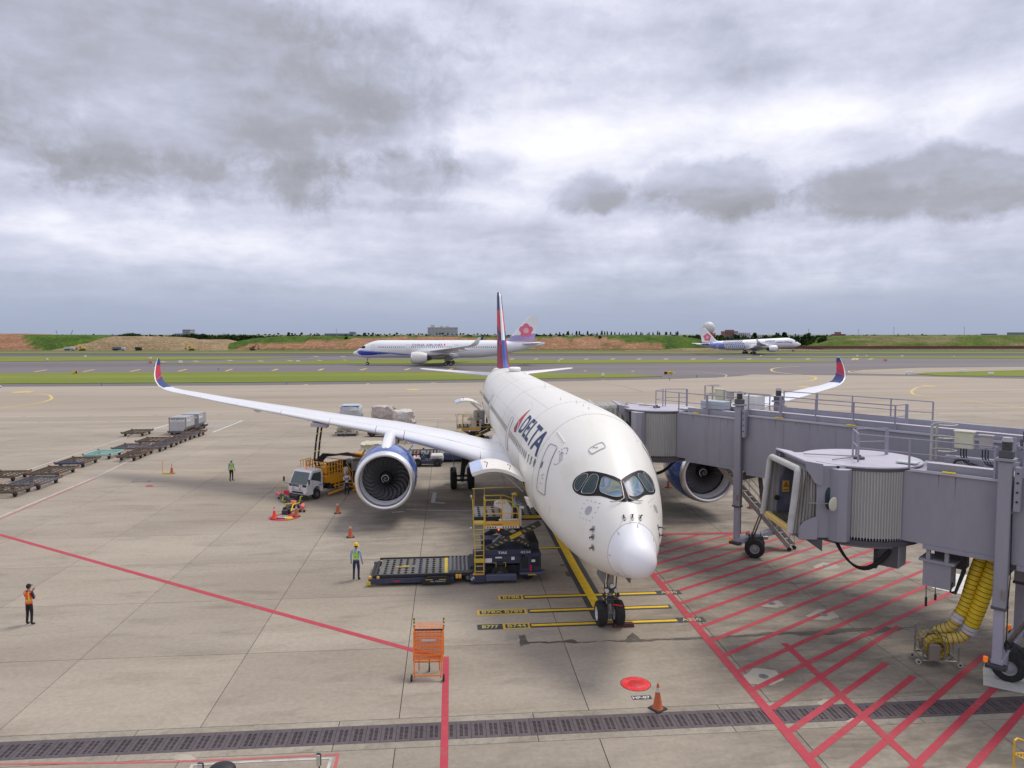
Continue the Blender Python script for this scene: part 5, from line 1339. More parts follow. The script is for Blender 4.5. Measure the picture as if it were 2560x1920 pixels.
    tri = [(cx_, zc_ + .15), (cx_ + .12, zc_ - .06), (cx_ - .12, zc_ - .06)]; ti = [(cx_, zc_ + .10), (cx_ + .08, zc_ - .035), (cx_ - .08, zc_ - .035)]
    mb.add([(a, X_, b_) for a, b_ in tri] + [(a, X_, b_) for a, b_ in ti], [(0, 1, 4, 3), (1, 2, 5, 4), (2, 0, 3, 5)])
    mb.add([(cx_ - .04, X_, zc_ - .02), (cx_ + .04, X_, zc_ - .01), (cx_ + .02, X_, zc_ + .02), (cx_ - .02, X_, zc_ + .06)], [(0, 1, 2, 3)]); sub(mb, 'warning_triangle', blk_r, sg)
    mb = WB()
    for k in range(5): mb.add([(cx_ - .10 + k * .042, X_, zb + 1.23), (cx_ - .07 + k * .042, X_, zb + 1.23), (cx_ - .07 + k * .042, X_, zb + 1.27), (cx_ - .10 + k * .042, X_, zb + 1.27)], [(0, 1, 2, 3)])
    sub(mb, 'sign_text', blk_r, sg)
    mb = WB(); mb.cyl((xo + .12, yd - .1, zb + .95), (xo + .12, yd - .16, zb + .95), .11, 14); sub(mb, 'levelling_wheel', tyre, th, 40)
    mb = WB(); mb.cbox((xo - .24, (yn + yf) / 2 - .1, zb + .26), (.22, 2.5, .24), .05); sub(mb, 'sill_bumper', bump_y, th)
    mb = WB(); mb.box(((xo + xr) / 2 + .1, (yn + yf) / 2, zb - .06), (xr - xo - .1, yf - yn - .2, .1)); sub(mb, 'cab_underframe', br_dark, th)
    mb = WB(); mb.box((xo + .2, (yn + yf) / 2, zb + .10), (.6, 2.4, .22)); sub(mb, 'sill_frame', br_m, th)
    mb = WB(); mb.prism([(xo + .3, zb - .08), (xo + .95, zb - .08), (xo + .95, zb - .55)], .05, Matrix(((1, 0, 0, 0), (0, 0, 1, yn + .05), (0, 1, 0, 0), (0, 0, 0, 1)))); sub(mb, 'skirt_bracket', br_dark, th)
    # black hoses looping under the rotunda
    for k in range(3):
        a = Vector((xr + .05 + .06 * k, yn + .1 + .1 * k, zb - .1)); b_ = V3(P(-.35 + .05 * k, .2), zb - .35); P_ = []
        for j in range(13):
            q = j / 12; p = a.lerp(b_, q); p.z -= (.95 + .05 * k) * 4 * q * (1 - q) * (1 - .25 * (q - .5)); P_.append(p)
        mb = WB(); mb.tube(P_, .045, 6); sub(mb, 'hanging_hose', blk_r, th, 60)
    # equipment boxes hung below
    if under:
      mb = WB(); quadbox(mb, -.85, -.10, .1, 1.0, zb - 1.15, zb - .24); sub(mb, 'machine_box', br_dark, th)
      mb = WB(); quadbox(mb, -.95, -.84, .05, .20, zb - 1.3, zb - .2); sub(mb, 'box_bracket', gear_d, th)
      mb = WB(); quadbox(mb, -.10, -.08, .1, 1.0, zb - 1.15, zb - .24); sub(mb, 'box_cover', br_m, th)
    if under:
        mb = WB(); quadbox(mb, .75, 1.65, .1, .85, zb - 1.55, zb - .62); eb = sub(mb, 'power_unit', br_m, th)
        mb = WB(); quadbox(mb, .62, 1.78, .0, .95, zb - .63, zb - .54); sub(mb, 'unit_frame', br_m, th)
        for a in (.85, 1.45):
            mb = WB(); quadbox(mb, a, a + .13, .05, .18, zb - .6, zb - .15); sub(mb, 'unit_hanger', br_m, th)
        mb = WB(); quadbox(mb, .9, 1.9, .95, 1.6, zb - .95, zb - .25); sub(mb, 'cable_drum', br_dark, th)
        for a, l_ in ((.85, .85), (1.15, .55)):
            mb = WB(); q = P(a, .2); mb.tube([V3(q, zb - 1.5), V3(q + t * .02, zb - 1.5 - l_ * .6)], .015, 5); mb.tube([V3(q + t * .02, zb - 1.5 - l_ * .6), V3(q + t * .02, zb - 1.5 - l_)], .04, 6); sub(mb, 'pendant_plug', blk_r, th)
        for k in range(3):
            mb = WB(); a = V3(P(1.66, .3), zb - 1.3); b_ = V3(P(2.0, .5), zb - .2)
            mb.tube([a, a + Vector((-.05, 0, -.35)), a.lerp(b_, .3) + Vector((0, 0, -.65 - .05 * k)), a.lerp(b_, .8) + Vector((.05 * k, 0, -.45)), b_], .035, 6); sub(mb, 'power_cable', blk_r, th)
    # --- drive columns
    for bi, b_ in enumerate((-.34, Wd + .34)):
        c = P(col_t + .1, b_)
        rot_ = (0, 0, math.atan2(t.y, t.x))
        mb = WB(); mb.cbox(V3(c, (2.9 + zt + .55) / 2), (.40, .34, zt + .55 - 2.9), .03, rot=rot_); cl_ = sub(mb, 'column', br_m, th)
        mb = WB(); mb.cbox(V3(c, (0.95 + 3.0) / 2 - .02), (.30, .25, 3.0 - .95), .02, rot=rot_); sub(mb, 'column_inner', mat('column_light', (.36, .345, .42), rough=.5, var=.08), cl_)
        mb = WB(); mb.cbox(V3(c, 2.88), (.46, .40, .10), .02, rot=rot_); sub(mb, 'column_collar', br_dark, cl_)
        mb = WB(); mb.cbox(V3(c, zt + .62), (.56, .50, .10), .01, rot=rot_); mb2 = sub(mb, 'top_plate', br_m, cl_)
        mb = WB(); mb.cbox(V3(c, zt + .80), (.42, .36, .26), .03, rot=rot_); sub(mb, 'gear_housing', br_dark, cl_)
        mb = WB(); mb.cyl(V3(c, zt + .92), V3(c, zt + 1.22), .15, 14); sub(mb, 'lift_motor', gear_d, cl_, 40)
        mb = WB(); mb.cyl(V3(c, zt + 1.22), V3(c, zt + 1.36), .165, 14, r2=.14); sub(mb, 'motor_cap', mat('motor_cap_grey', (.42, .40, .42), rough=.5), cl_, 40)
        c2_ = c + t * .36
        mb = WB(); mb.cbox(V3(c2_, zt - .35), (.20, .24, 1.5), .02, rot=rot_); gp_ = sub(mb, 'guide_plate', br_m, cl_)
        for k in range(4):
            mb = WB(); q = c2_ - n * .13 * (1 if bi == 0 else -1); mb.cyl(V3(q, zt + .2 - k * .32), V3(q - n * .02 * (1 if bi == 0 else -1), zt + .2 - k * .32), .035, 8); sub(mb, 'bolt_hole', dark_m, gp_)
        mb = WB(); mb.cbox(V3(c - n * .19 * (1 if bi == 0 else -1) + t * .12, 3.4), (.10, .08, .34), .01, rot=rot_); sub(mb, 'limit_switch', steel, cl_)
        mb = WB(); mb.tube([V3(c + t * .22, zt - 1.2), V3(c + t * .26, 4), V3(c + t * .23, 3.2), V3(c + t * .24, 1.4)], .02, 5); sub(mb, 'cable', blk_r, cl_)
    mb = WB(); a, b_ = P(col_t + .1, -.45), P(col_t + .1, Wd + .45); mb.add([], []); d_ = (b_ - a)
    mb.cbox(V3((a + b_) / 2, .93), (.36, d_.length, .30), .03, rot=(0, 0, math.atan2(t.y, t.x))); sub(mb, 'cross_beam', MATS['column_light'], th)
    mb = WB(); mb.cbox(V3((a + b_) / 2, zb - .45), (.30, d_.length, .34), .03, rot=(0, 0, math.atan2(t.y, t.x))); sub(mb, 'cross_beam', br_dark, th)
    for q in (a, b_):
        mb = WB(); mb.cbox(V3(q, .86), (.62, .34, .14), .02, rot=(0, 0, math.atan2(t.y, t.x))); sub(mb, 'foot_plate', gear_d, th)
        mb = WB(); qq = q - t * .32; mb.cyl(V3(qq, .93), V3(qq, 1.10), .075, 10); sub(mb, 'amber_lamp', amber, th, 40)
    # wheels and drive unit
    wp = Vector(wheel_pos); ax = Vector((-wp.x, -wp.y)).normalized()
    for k, dd_ in enumerate((0, .95)):
        c = wp - ax * dd_
        mb = WB(); mb.lathe([(-.19, .26), (-.19, .42), (-.14, .50), (-.06, .53), (.06, .53), (.14, .50), (.19, .42), (.19, .26)], (0, 0, 0), 'Y', 32); mt_ = Matrix.Translation(V3(c, .53)) @ Matrix.Rotation(math.atan2(ax.y, ax.x) + R(90), 4, 'Z')
        mb.xf(mt_); wt = sub(mb, 'drive_wheel', tyre, th, 35)
        mb = WB(); mb.lathe([(-.20, .001), (-.20, .07), (-.15, .10), (-.12, .22), (-.17, .28), (.17, .28), (.12, .22), (.15, .1), (.2, .07), (.2, .001)], (0, 0, 0), 'Y', 28); mb.xf(mt_); sub(mb, 'rim', mat('rim_grey', (.30, .29, .31), rough=.5), wt, 35)
        for q in range(8):
            mb = WB(); an = 2 * math.pi * q / 8; mb.cyl((.16 * math.cos(an), -.13, .16 * math.sin(an)), (.16 * math.cos(an), -.165, .16 * math.sin(an)), .018, 5); mb.xf(mt_); sub(mb, 'wheel_nut', steel, wt)
    mid = wp - ax * .48
    mb = WB(); mb.cbox(V3(mid, .95), (.75, .62, .34), .05); sub(mb, 'bogie_frame', gear_d, th)
    mb = WB(); mb.cyl(V3(mid, .9), V3(mid + (P(col_t + .1, Wd / 2) - mid) * .5, .93), .18, 10); sub(mb, 'bogie_arm', gear_d, th)
    for k in range(5):
        a = V3(mid + Vector((rng_.uniform(-.5, .4), rng_.uniform(-.4, .2))), 1.1); mb = WB(); mb.tube([a, a + Vector((rng_.uniform(-.2, .2), -.1, .25)), a + Vector((rng_.uniform(-.3, .5), -.15, .05)), a + Vector((rng_.uniform(-.1, .6), -.2, -.5))], .018, 5); sub(mb, 'hydraulic_hose', blk_r, th)
    mb = WB(); mb.cyl(V3(mid + Vector((.35, -.25)), 1.05), V3(mid + Vector((.62, -.25)), 1.05), .10, 10); sub(mb, 'drive_motor', steel, th, 40)
    # folding cable arm between tunnel and bogie
    k0 = V3(P(col_t + .9, .5), zb - .45); k1 = V3(P(col_t + 1.0, .7), 2.75); k2 = V3(mid + Vector((-.1, 0)), 1.15)
    mb = WB(); mb.cyl(k0, k1, .12, 8); sub(mb, 'cable_arm', br_dark, th)
    for s in (-.07, .07):
        mb = WB(); mb.cyl(k1 + Vector((s, 0, 0)), k2 + Vector((s, 0, 0)), .045, 8); sub(mb, 'cable_arm', steel, th, 40)
    mb = WB(); mb.sphere(k1, .14, 8, 6); sub(mb, 'arm_joint', gear_d, th, 50)
    # service stairs
    top, foot, wvec = Vector(stair[0]), Vector(stair[1]), Vector(stair[2]); al = mat('stair_alloy', (.38, .36, .34), rough=.45, metal=.5, var=.15)
    ns = 15
    for s in (0, 1):
        mb = WB(); a, b_ = top + wvec * s, foot + wvec * s; d = (b_ - a).normalized(); up = Vector((0, 0, 1))
        side = wvec.normalized() * .025; hh = Vector((0, 0, .17))
        mb.loft([[a - hh - side, a - hh + side, a + hh + side, a + hh - side], [b_ - hh - side + Vector((0, 0, .15)), b_ - hh + side + Vector((0, 0, .15)), b_ + hh + side + Vector((0, 0, .15)), b_ + hh - side + Vector((0, 0, .15))]]); st_ = sub(mb, 'stair_stringer', al, th)
        mb = WB(); mb.cyl(a + Vector((0, 0, 1.0)), b_ + Vector((0, 0, 1.1)), .02, 6); sub(mb, 'handrail', al, th)
        mb = WB(); mb.cyl(a + Vector((0, 0, .5)), b_ + Vector((0, 0, .6)), .015, 6); sub(mb, 'handrail', al, th)
        for k in range(6):
            q = a.lerp(b_, k / 5); mb = WB(); mb.cyl(q, q + Vector((0, 0, 1.05)), .018, 5); sub(mb, 'handrail_post', al, th)
        mb = WB(); q = foot + wvec * s; mb.lathe([(-.04, .02), (-.04, .11), (.04, .11), (.04, .02)], (q.x, q.y, .11), 'Y', 14); sub(mb, 'stair_wheel', tyre, th, 40)
    hd = Vector(((foot - top).x, (foot - top).y, 0)).normalized()
    for k in range(ns):
        q = top.lerp(foot, (k + .5) / ns) + wvec * .5 + Vector((0, 0, .06)); mb = WB()
        mb.loft([[q - wvec * .48 - hd * .16, q - wvec * .48 + hd * .16, q - wvec * .48 + hd * .16 + Vector((0, 0, .05)), q - wvec * .48 - hd * .16 + Vector((0, 0, .05))], [q + wvec * .48 - hd * .16, q + wvec * .48 + hd * .16, q + wvec * .48 + hd * .16 + Vector((0, 0, .05)), q + wvec * .48 - hd * .16 + Vector((0, 0, .05))]]); sub(mb, 'stair_tread', al, th)
    return th, P, base
g1 = G(1795, 1165, 4.75)
B1, P1, b1base = jet_bridge('grey boarding bridge docked to the big white airliner, the farther of the two', (9.7, 42.8), (.60, -.80), 4.9, 7.75, 6.35, 44.6, 4.5, 26, (13.2, 38.98), ((11.9, 42.4, 4.7), (15.55, 40.18, 0.05), (.42, .36, 0)), True, 1, 1.35, False)
B2, P2, b2base = jet_bridge('empty grey boarding bridge at the right edge with open cab and warning sign', (14.5, 26.75), (.715, -.70), 4.5, 7.35, 10.78, 27.05, 3.15, 20, (17.42, 24.85), ((18.6, 28.2, 4.3), (22.6, 26.2, 0.05), (.42, .36, 0)), True, 2)
# extra air units on the far bridge's roof
for a, b_, d, m_ in ((2.35, .55, (1.5, .8, .45), mat('pale_blue_case', (.40, .45, .50), rough=.5)), (3.9, 1.9, (.9, .9, .8), mat('white_unit', (.66, .64, .60), rough=.5))):
    mb = WB(); mb.cbox(V3(P1(a, b_), 7.75 - .12 + d[2] / 2 + .3), d, .03, rot=(0, 0, math.atan2(-.8, .6))); mb.put('roof_air_unit', m_, B1, base=b1base)
# ---- air hose cart and the yellow hoses that hang from the near bridge
yh = mat('hose_yellow', (0.72, 0.50, 0.012), rough=0.6, var=0.12, scale=4, dirt=(.35, .24, .03), dirt_amt=.4, dirt_scale=3)
yh2 = mat('hose_faded', (0.60, 0.44, 0.10), rough=0.65, var=0.12, dirt=(.32, .25, .08), dirt_amt=.4, dirt_scale=3)
def hose(parent, pts, r, m, ringm, name='air_hose', rings_every=.17, squash=1.0):
    P = [Vector(p) for p in pts]; out = []
    for i in range(len(P) - 1):
        p0 = P[max(0, i - 1)]; p1 = P[i]; p2 = P[i + 1]; p3 = P[min(len(P) - 1, i + 2)]
        for j in range(5):
            t = j / 5; out.append(0.5 * ((2 * p1) + (p2 - p0) * t + (2 * p0 - 5 * p1 + 4 * p2 - p3) * t * t + (3 * p1 - p0 - 3 * p2 + p3) * t ** 3))
    out.append(P[-1]); mb = WB(); mb.tube(out, r, 14); h_ = mb.put(name, m, parent, 60)
    L_ = 0; nxt = .05
    for i in range(len(out) - 1):
        d = (out[i + 1] - out[i]); l_ = d.length
        while nxt < L_ + l_:
            q = out[i].lerp(out[i + 1], (nxt - L_) / l_); x, y = basis(d); mb = WB(); mb.tube([q + (x * math.cos(a) + y * math.sin(a)) * (r + .004) for a in [2 * math.pi * k / 14 for k in range(15)]], .011, 4, caps=False)
            mb.v = [tuple(Vector(v) - parent.location) for v in mb.v]; mb.build('hose_band', ringm, h_); nxt += rings_every
        L_ += l_
    return h_

hb = GD(2488, 1400, 25.6); cart = thing('hose_reel_cart', 'stainless hose reel cart with two reels of yellow hose under the boarding bridge', 'hose cart', V3((15.75, 26.35), 0), R(-8))
def ch(mb, name, m, parent=None, smooth=None): return mb.build(name, m, parent or cart, smooth)
# local frame of the cart: x across, y away
for s_ in (-.42, .42):
    mb = MB(); mb.cyl((-.62, s_, .22), (.62, s_, .22), .035, 8); ch(mb, 'base_rail', steel)
for x_ in (-.60, .10, .60):
    mb = MB(); mb.cyl((x_, -.42, .22), (x_, .42, .22), .03, 8); ch(mb, 'cross_rail', steel)
for x_, y_, h_ in ((.12, -.42, 1.0), (.12, .42, .95), (.60, -.42, .75), (.60, .42, .95), (-.60, -.36, 1.05), (-.60, .36, 1.25)):
    mb = MB(); mb.cyl((x_, y_, .22), (x_, y_, h_), .03, 8); ch(mb, 'upright', steel)
for x_, y_, h_ in ((-.60, -.36, 1.05), (-.60, .36, 1.25)):
    mb = MB(); mb.tube([(x_ - .10, y_, h_), (x_ + .02, y_, h_ + .03), (x_ + .08, y_ - .02, h_ + .12)], .022, 6); ch(mb, 'steering_handle', steel)
for x_, y_ in ((-.72, -.30), (-.72, .30), (.66, -.40), (.66, .36)):
    mb = MB(); mb.lathe([(-.035, .03), (-.035, .10), (.035, .10), (.035, .03)], (x_, y_, .105), 'Y', 16); w_ = ch(mb, 'castor_wheel', mat('castor_grey', (.40, .38, .34), rough=.6), None, 40)
    mb = MB(); mb.lathe([(-.04, .001), (-.04, .045), (.04, .045), (.04, .001)], (x_, y_, .105), 'Y', 10); ch(mb, 'castor_hub', gear_d, w_)
mb = MB(); mb.cbox((-.28, -.52, .58), (.36, .16, .62), .02); ch(mb, 'cabinet', mat('brushed_steel', (.34, .31, .27), rough=.35, metal=.6, var=.1))
for y_, m_ in ((-.24, yh), (.24, yh2)):
    mb = MB(); rg_ = .40; mb.lathe([(-.17, .24), (-.17, rg_), (.17, rg_), (.17, .24), (-.17, .24)], (-.10, y_, .68), 'Y', 28); rl = ch(mb, 'hose_coil', m_, None, 30)
    for k in range(16):
        an = 2 * math.pi * k / 16; mb = MB(); mb.tube([(-.10 + .408 * math.cos(an), y_ - .17, .68 + .408 * math.sin(an)), (-.10 + .408 * math.cos(an), y_ + .17, .68 + .408 * math.sin(an))], .010, 4); ch(mb, 'hose_band', blk_r, rl)
    for r_ in (.28, .34, .39):
        mb = MB(); mb.tube([(-.10 + r_ * math.cos(a_ * .4), y_ - .178, .68 + r_ * math.sin(a_ * .4)) for a_ in range(17)], .011, 4, caps=False); ch(mb, 'hose_band', blk_r, rl)
    mb = MB(); mb.lathe([(-.2, .001), (-.2, .12), (.2, .12), (.2, .001)], (-.10, y_, .68), 'Y', 14); ch(mb, 'reel_hub', steel, rl)
    for yy in (y_ - .20, y_ + .20):
        mb = MB(); mb.tube([(-.10 + .50 * math.cos(a_ * .2618), yy, .70 + .50 * math.sin(a_ * .2618)) for a_ in range(25)], .017, 6, caps=False); ch(mb, 'reel_hoop', steel, rl, 60)
        for k in range(3):
            an = R(60 * k); mb = MB(); mb.cyl((-.10 - .5 * math.cos(an), yy, .70 - .5 * math.sin(an)), (-.10 + .5 * math.cos(an), yy, .70 + .5 * math.sin(an)), .010, 5); ch(mb, 'reel_spoke', steel, rl)
hs = thing('air_hose_pair', 'two yellow ribbed air hoses hanging from the near boarding bridge to the reel cart', 'air hose', GD(2440, 1560, 25.9))
for k, (dx_, dy_) in enumerate(((0, 0), (-.30, .35))):
    o_ = Vector((dx_, dy_, 0))
    a = GD(2492, 1398, 25.5) + o_; b_ = GD(2472, 1450, 25.5) + o_; c_ = GD(2446, 1520, 25.6) + o_ * .9; d_ = GD(2424 - 8 * k, 1572 - 22 * k, 25.8) + o_ * .6
    hose(hs, [a, b_, c_, d_], .25 if k == 0 else .22, yh, blk_r)
    e_ = cart.matrix_basis @ Vector((.05, -.24 + .48 * k, 1.05 if k else .98))
    mid = d_.lerp(e_, .5) + Vector((0, 0, -.12 if k else -.16))
    hose(hs, [d_, d_.lerp(mid, .5) + Vector((0, 0, -.10)), mid, e_], .19, yh2, blk_r)
    mb = WB(); dd_ = (c_ - d_).normalized(); mb.cyl(d_ - dd_ * .12, d_ + dd_ * .16, .26 if k == 0 else .23, 14); mb.put('white_cuff', mat('tape_white', (.52, .50, .50), rough=.7, var=.15, scale=8), hs, 40)
mb = WB(); mb.cyl(GD(2500, 1372, 25.5), GD(2491, 1400, 25.5), .30, 14, r2=.26); mb.put('hose_spigot', mat('pale_green_metal', (.30, .34, .31), rough=.5), hs, 40)
# chock in front of the nose wheel
mb = MB(); mb.prism([(-.45, 0), (.45, 0), (.40, .16), (-.40, .16)], .22, Matrix(((1, 0, 0, 0), (0, 0, 1, 0), (0, 1, 0, 0), (0, 0, 0, 1)))); ck = mb.build('wheel_chock', mat('chock_maroon', (.10, .035, .035), rough=.8, var=.3, scale=6)); ck.location = G(1560, 1569); ck.rotation_euler = (0, 0, A0)
tag(ck, 'dark maroon wheel chock against the nose wheel of the airliner', 'wheel chock')
# ================================================================== GROUND EQUIPMENT
ld_navy = mat('loader_navy', (0.038, 0.042, 0.085), rough=0.5, var=0.15, dirt=(.07, .07, .09), dirt_amt=.5, dirt_scale=2)
ld_black = mat('loader_black', (0.018, 0.018, 0.022), rough=0.6, var=.2)
ld_deck = mat('deck_grey', (0.16, 0.155, 0.14), rough=0.55, metal=.25, var=.15, dirt=(.09, .08, .07), dirt_amt=.5, dirt_scale=4)
ld_yel = mat('rail_yellow', (0.66, 0.47, 0.03), rough=0.5, var=.1, dirt=(.4, .28, .08), dirt_amt=.4, dirt_scale=5)
ld_org = mat('panel_orange', (0.74, 0.40, 0.06), rough=0.5, var=.1)
ld_wht = mat('console_white', (0.66, 0.65, 0.62), rough=0.5, var=.06)
pk_ink = mat('white_lettering', (0.75, 0.75, 0.75), rough=.6)
glow_red = mat('small_red_lamp', (.8, .08, .01), rough=.3, emit=(1, .15, .03, 2.5))
def put(mb, name, m, par, smooth=None, **kw): return mb.build(name, m, par, smooth, **kw)
def pipe(par, name, pts, r, m, n=6):
    mb = MB(); mb.tube(pts, r, n); return mb.build(name, m, par, 50)
def bx(par, name, c, d, m, ch=0.0, rot=None):
    mb = MB(); (mb.cbox(c, d, ch, rot) if ch else mb.box(c, d, rot)); return mb.build(name, m, par)
def gwheel(par, c, r, w, name='wheel', rim=None, axis='Y', n=22):
    mb = MB(); mb.lathe([(-w * .5, r * .5), (-w * .5, r * .8), (-w * .38, r * .96), (-w * .2, r), (w * .2, r), (w * .38, r * .96), (w * .5, r * .8), (w * .5, r * .5)], c, axis, n); t = mb.build(name, tyre, par, 35)
    mb = MB(); mb.lathe([(-w * .45, .001), (-w * .4, r * .2), (-w * .3, r * .42), (-w * .5, r * .52), (w * .5, r * .52), (w * .3, r * .42), (w * .4, r * .2), (w * .45, .001)], c, axis, n); mb.build('rim', rim or gear_m, t, 35); return t

def make_loader(loc, label):
    th = thing('cargo_loader', label, 'cargo loader', loc, A0, 'high loaders at the freight doors')
    th.scale = (1, 1, .935)
    # long low bridge: chassis beams, deck with ball castors, rollers
    bx(th, 'side_beam', (2.05, .05, .27), (4.1, .12, .26), ld_navy, .015); bx(th, 'side_beam', (2.05, 2.68, .27), (4.1, .12, .26), ld_navy, .015)
    mb = MB(); mb.prism([(2.55, .10), (3.95, .10), (3.95, .38), (3.75, .47), (2.85, .47), (2.55, .34)], .14, Matrix(((1, 0, 0, 0), (0, 0, -1, .0), (0, 1, 0, 0), (0, 0, 0, 1)))); cov = put(mb, 'hinge_cover', ld_black, th)
    for x in (2.9, 3.55): bx(cov, 'yellow_dash', (x, -.145, .33), (.34, .01, .03), ld_yel)
    lettering('lettering', 'TS 702027', pk_ink, cov, (2.95, -.146, .20), (1, 0, 0), (0, 0, 1), .07, .75)
    bx(th, 'red_reflector', (1.35, -.015, .26), (.3, .012, .05), lred)
    dk = bx(th, 'platform_deck', (2.75, 1.38, .50), (4.6, 2.5, .10), ld_deck, .02)
    bx(th, 'deck_edge', (2.65, .09, .50), (4.75, .10, .17), ld_black, .02); bx(th, 'deck_edge', (2.65, 2.68, .56), (4.7, .07, .12), ld_black, .02)
    cm = None
    castors = MB()
    for i in range(9):
        for j in range(7):
            if (i, j) in ((4, 3),): continue
            x, y = .75 + i * .335, .36 + j * .335
            if cm is None:
                q = MB(); q.lathe([(0, .085), (.012, .085), (.012, .06), (-.0, .055), (0, .001)], (0, 0, 0), 'Z', 10); q.box((0, 0, .03), (.05, .10, .05)); cm = q.mesh('ball_castor', ld_black)
            link('ball_castor', cm, dk, loc=(x, y, .553), rot=(0, 0, .25))
    bx(dk, 'seam_strip', (2.45, 1.38, .556), (.16, 2.4, .012), ld_navy); bx(dk, 'yellow_strip', (3.72, 1.38, .557), (.16, 2.4, .014), ld_yel)
    bx(dk, 'stop_block', (1.72, 1.30, .575), (.30, .13, .04), ld_yel, .01); bx(dk, 'stop_block', (1.55, 1.30, .562), (.75, .06, .02), ld_yel)
    rm = None
    for k in range(6):
        q = MB(); q.cyl((0, .28, 0), (0, 2.55, 0), .082, 12)
        if rm is None: rm = q.mesh('roller', mat('roller_grey', (.20, .19, .185), rough=.5, metal=.2), smooth=40)
        link('roller', rm, dk, loc=(3.95 + k * .205, 0, .575))
    for k, z in ((0, .40), (1, .30)):
        q = MB(); q.cyl((.28 - .17 * k, .2, z), (.28 - .17 * k, 2.6, z), .09, 12); put(q, 'end_roller', ld_black, th, 40)
    for x, y in ((.06, .08), (.45, .08), (4.25, .02), (4.4, .02)): bx(th, 'guide_bracket', (x, y, .42), (.14, .16, .22), ld_org, .03)
    bx(th, 'corner_foot', (.0, .05, .17), (.2, .2, .22), ld_yel, .03)
    gwheel(th, (4.8, .35, .24), .24, .18, 'support_wheel')
    # power unit
    bx(th, 'step_box', (5.25, .0, .32), (.75, .42, .42), ld_navy, .03); bx(th, 'yellow_edge', (5.3, -.06, .545), (.55, .35, .02), ld_org)
    bx(th, 'lower_skirt', (6.4, -.08, .33), (1.55, .26, .36), mat('skirt_blue', (.085, .095, .15), rough=.45, var=.15), .05)
    qm = bx(th, 'target_mark', (5.0, -.215, .36), (.16, .012, .16), pk_ink); bx(qm, 'target_square', (4.965, -.222, .395), (.07, .006, .07), ld_black); bx(qm, 'target_square', (5.035, -.222, .325), (.07, .006, .07), ld_black)
    bx(th, 'label_plate', (7.1, -.02, .38), (.12, .02, .12), pk_ink)
    bx(th, 'post_box', (5.35, .30, 1.1), (.62, .55, 1.15), ld_navy, .03)
    bd = bx(th, 'engine_housing', (6.55, .95, 1.32), (2.1, 1.9, .62), ld_navy, .03); bx(th, 'chassis', (6.5, 1.3, .62), (3.2, 2.0, .42), ld_black)
    bx(th, 'top_rail', (6.62, .0, 1.62), (2.55, .10, .28), ld_navy, .02)
    lettering('lettering', 'TIAS', pk_ink, th, (6.25, -.052, 1.56), (1, 0, 0), (0, 0, 1), .13, .42, bold=True); lettering('lettering', '4234', pk_ink, th, (7.35, -.052, 1.57), (1, 0, 0), (0, 0, 1), .12, .48)
    for x, z, w, h_ in ((5.78, 1.22, .34, .22), (6.28, 1.36, .32, .07), (6.98, 1.30, .16, .16)): bx(th, 'notice_plate', (x, -.02, z), (w, .015, h_), pk_ink)
    for x in (6.15, 6.62): pipe(th, 'yellow_handle', [(x - .12, -.06, 1.10), (x, -.06, 1.10), (x, -.06, .88)], .016, ld_yel)
    bx(th, 'dark_recess', (6.38, -.005, 1.05), (.42, .03, .22), ld_black)
    gwheel(th, (6.35, .12, .46), .46, .30, 'front_wheel', gear_d)
    gwheel(th, (6.35, 2.3, .46), .46, .30, 'front_wheel', gear_d)
    cb = bx(th, 'rear_cabinet', (7.85, .75, 1.05), (1.05, 1.5, 1.0), ld_navy, .04); bx(cb, 'cabinet_opening', (7.55, -.008, 1.05), (.34, .02, .62), ld_black); bx(cb, 'cabinet_opening', (8.08, -.008, 1.1), (.42, .02, .52), ld_black)
    bx(cb, 'meter_box', (7.98, -.03, 1.15), (.18, .05, .12), pk_ink); q = MB(); q.cyl((7.86, -.05, .62), (7.86, -.05, .92), .06, 10); put(q, 'extinguisher', lred, cb, 40)
    bx(th, 'rear_bumper', (7.95, .1, .50), (1.3, .55, .12), mat('skirt_blue', (.085, .095, .15)), .04); bx(th, 'yellow_edge', (7.9, -.18, .46), (.4, .02, .05), ld_yel)
    gwheel(th, (7.75, .45, .30), .30, .22, 'rear_wheel', gear_d); gwheel(th, (7.75, 2.1, .30), .30, .22, 'rear_wheel', gear_d)
    bx(th, 'rear_frame', (8.05, 1.5, 1.75), (.5, 2.2, .5), ld_black, .03)
    bx(th, 'engine_cover', (6.0, 2.0, 1.68), (1.0, .9, .3), ld_navy, .04)
    # scissor legs, hydraulic cylinder
    def arm(p0, p1, y, w=.30, stripes=True):
        p0, p1 = Vector(p0), Vector(p1); d = (p1 - p0); L_ = d.length; an = math.atan2(d.z, d.x); c = (p0 + p1) / 2
        a = bx(th, 'scissor_arm', c, (L_, .12, w), mat('arm_grey', (.05, .048, .055), rough=.5, var=.15), .02, rot=(0, -an, 0))
        if stripes:
            for k in range(11):
                q = p0.lerp(p1, (k + .8) / 12.2)
                if abs(k - 6) < 1.5: continue
                bx(a, 'hazard_stripe', (q.x, y - .066, q.z), (.055, .008, w * .62), mat('dull_yellow', (.42, .36, .08), rough=.6), rot=(0, -an - .75, 0))
            q = p0.lerp(p1, .57); bx(a, 'yellow_plate', (q.x, y - .072, q.z), (.62, .01, w * .7), ld_yel, rot=(0, -an, 0))
        return a
    for y in (.35, 2.75):
        arm((5.55, y, 1.62), (8.35, y, 3.05), y, stripes=(y < 1)); arm((8.15, y + .14, 1.70), (5.75, y + .14, 2.95), y + .14, stripes=False)
        if y < 1:
            for k in range(4): bx(th, 'hazard_stripe', (7.3 + k * .17, y + .07, 2.12 - k * .09), (.05, .008, .13), mat('dull_yellow', (.42, .36, .08), rough=.6), rot=(0, .45 + .75, 0))
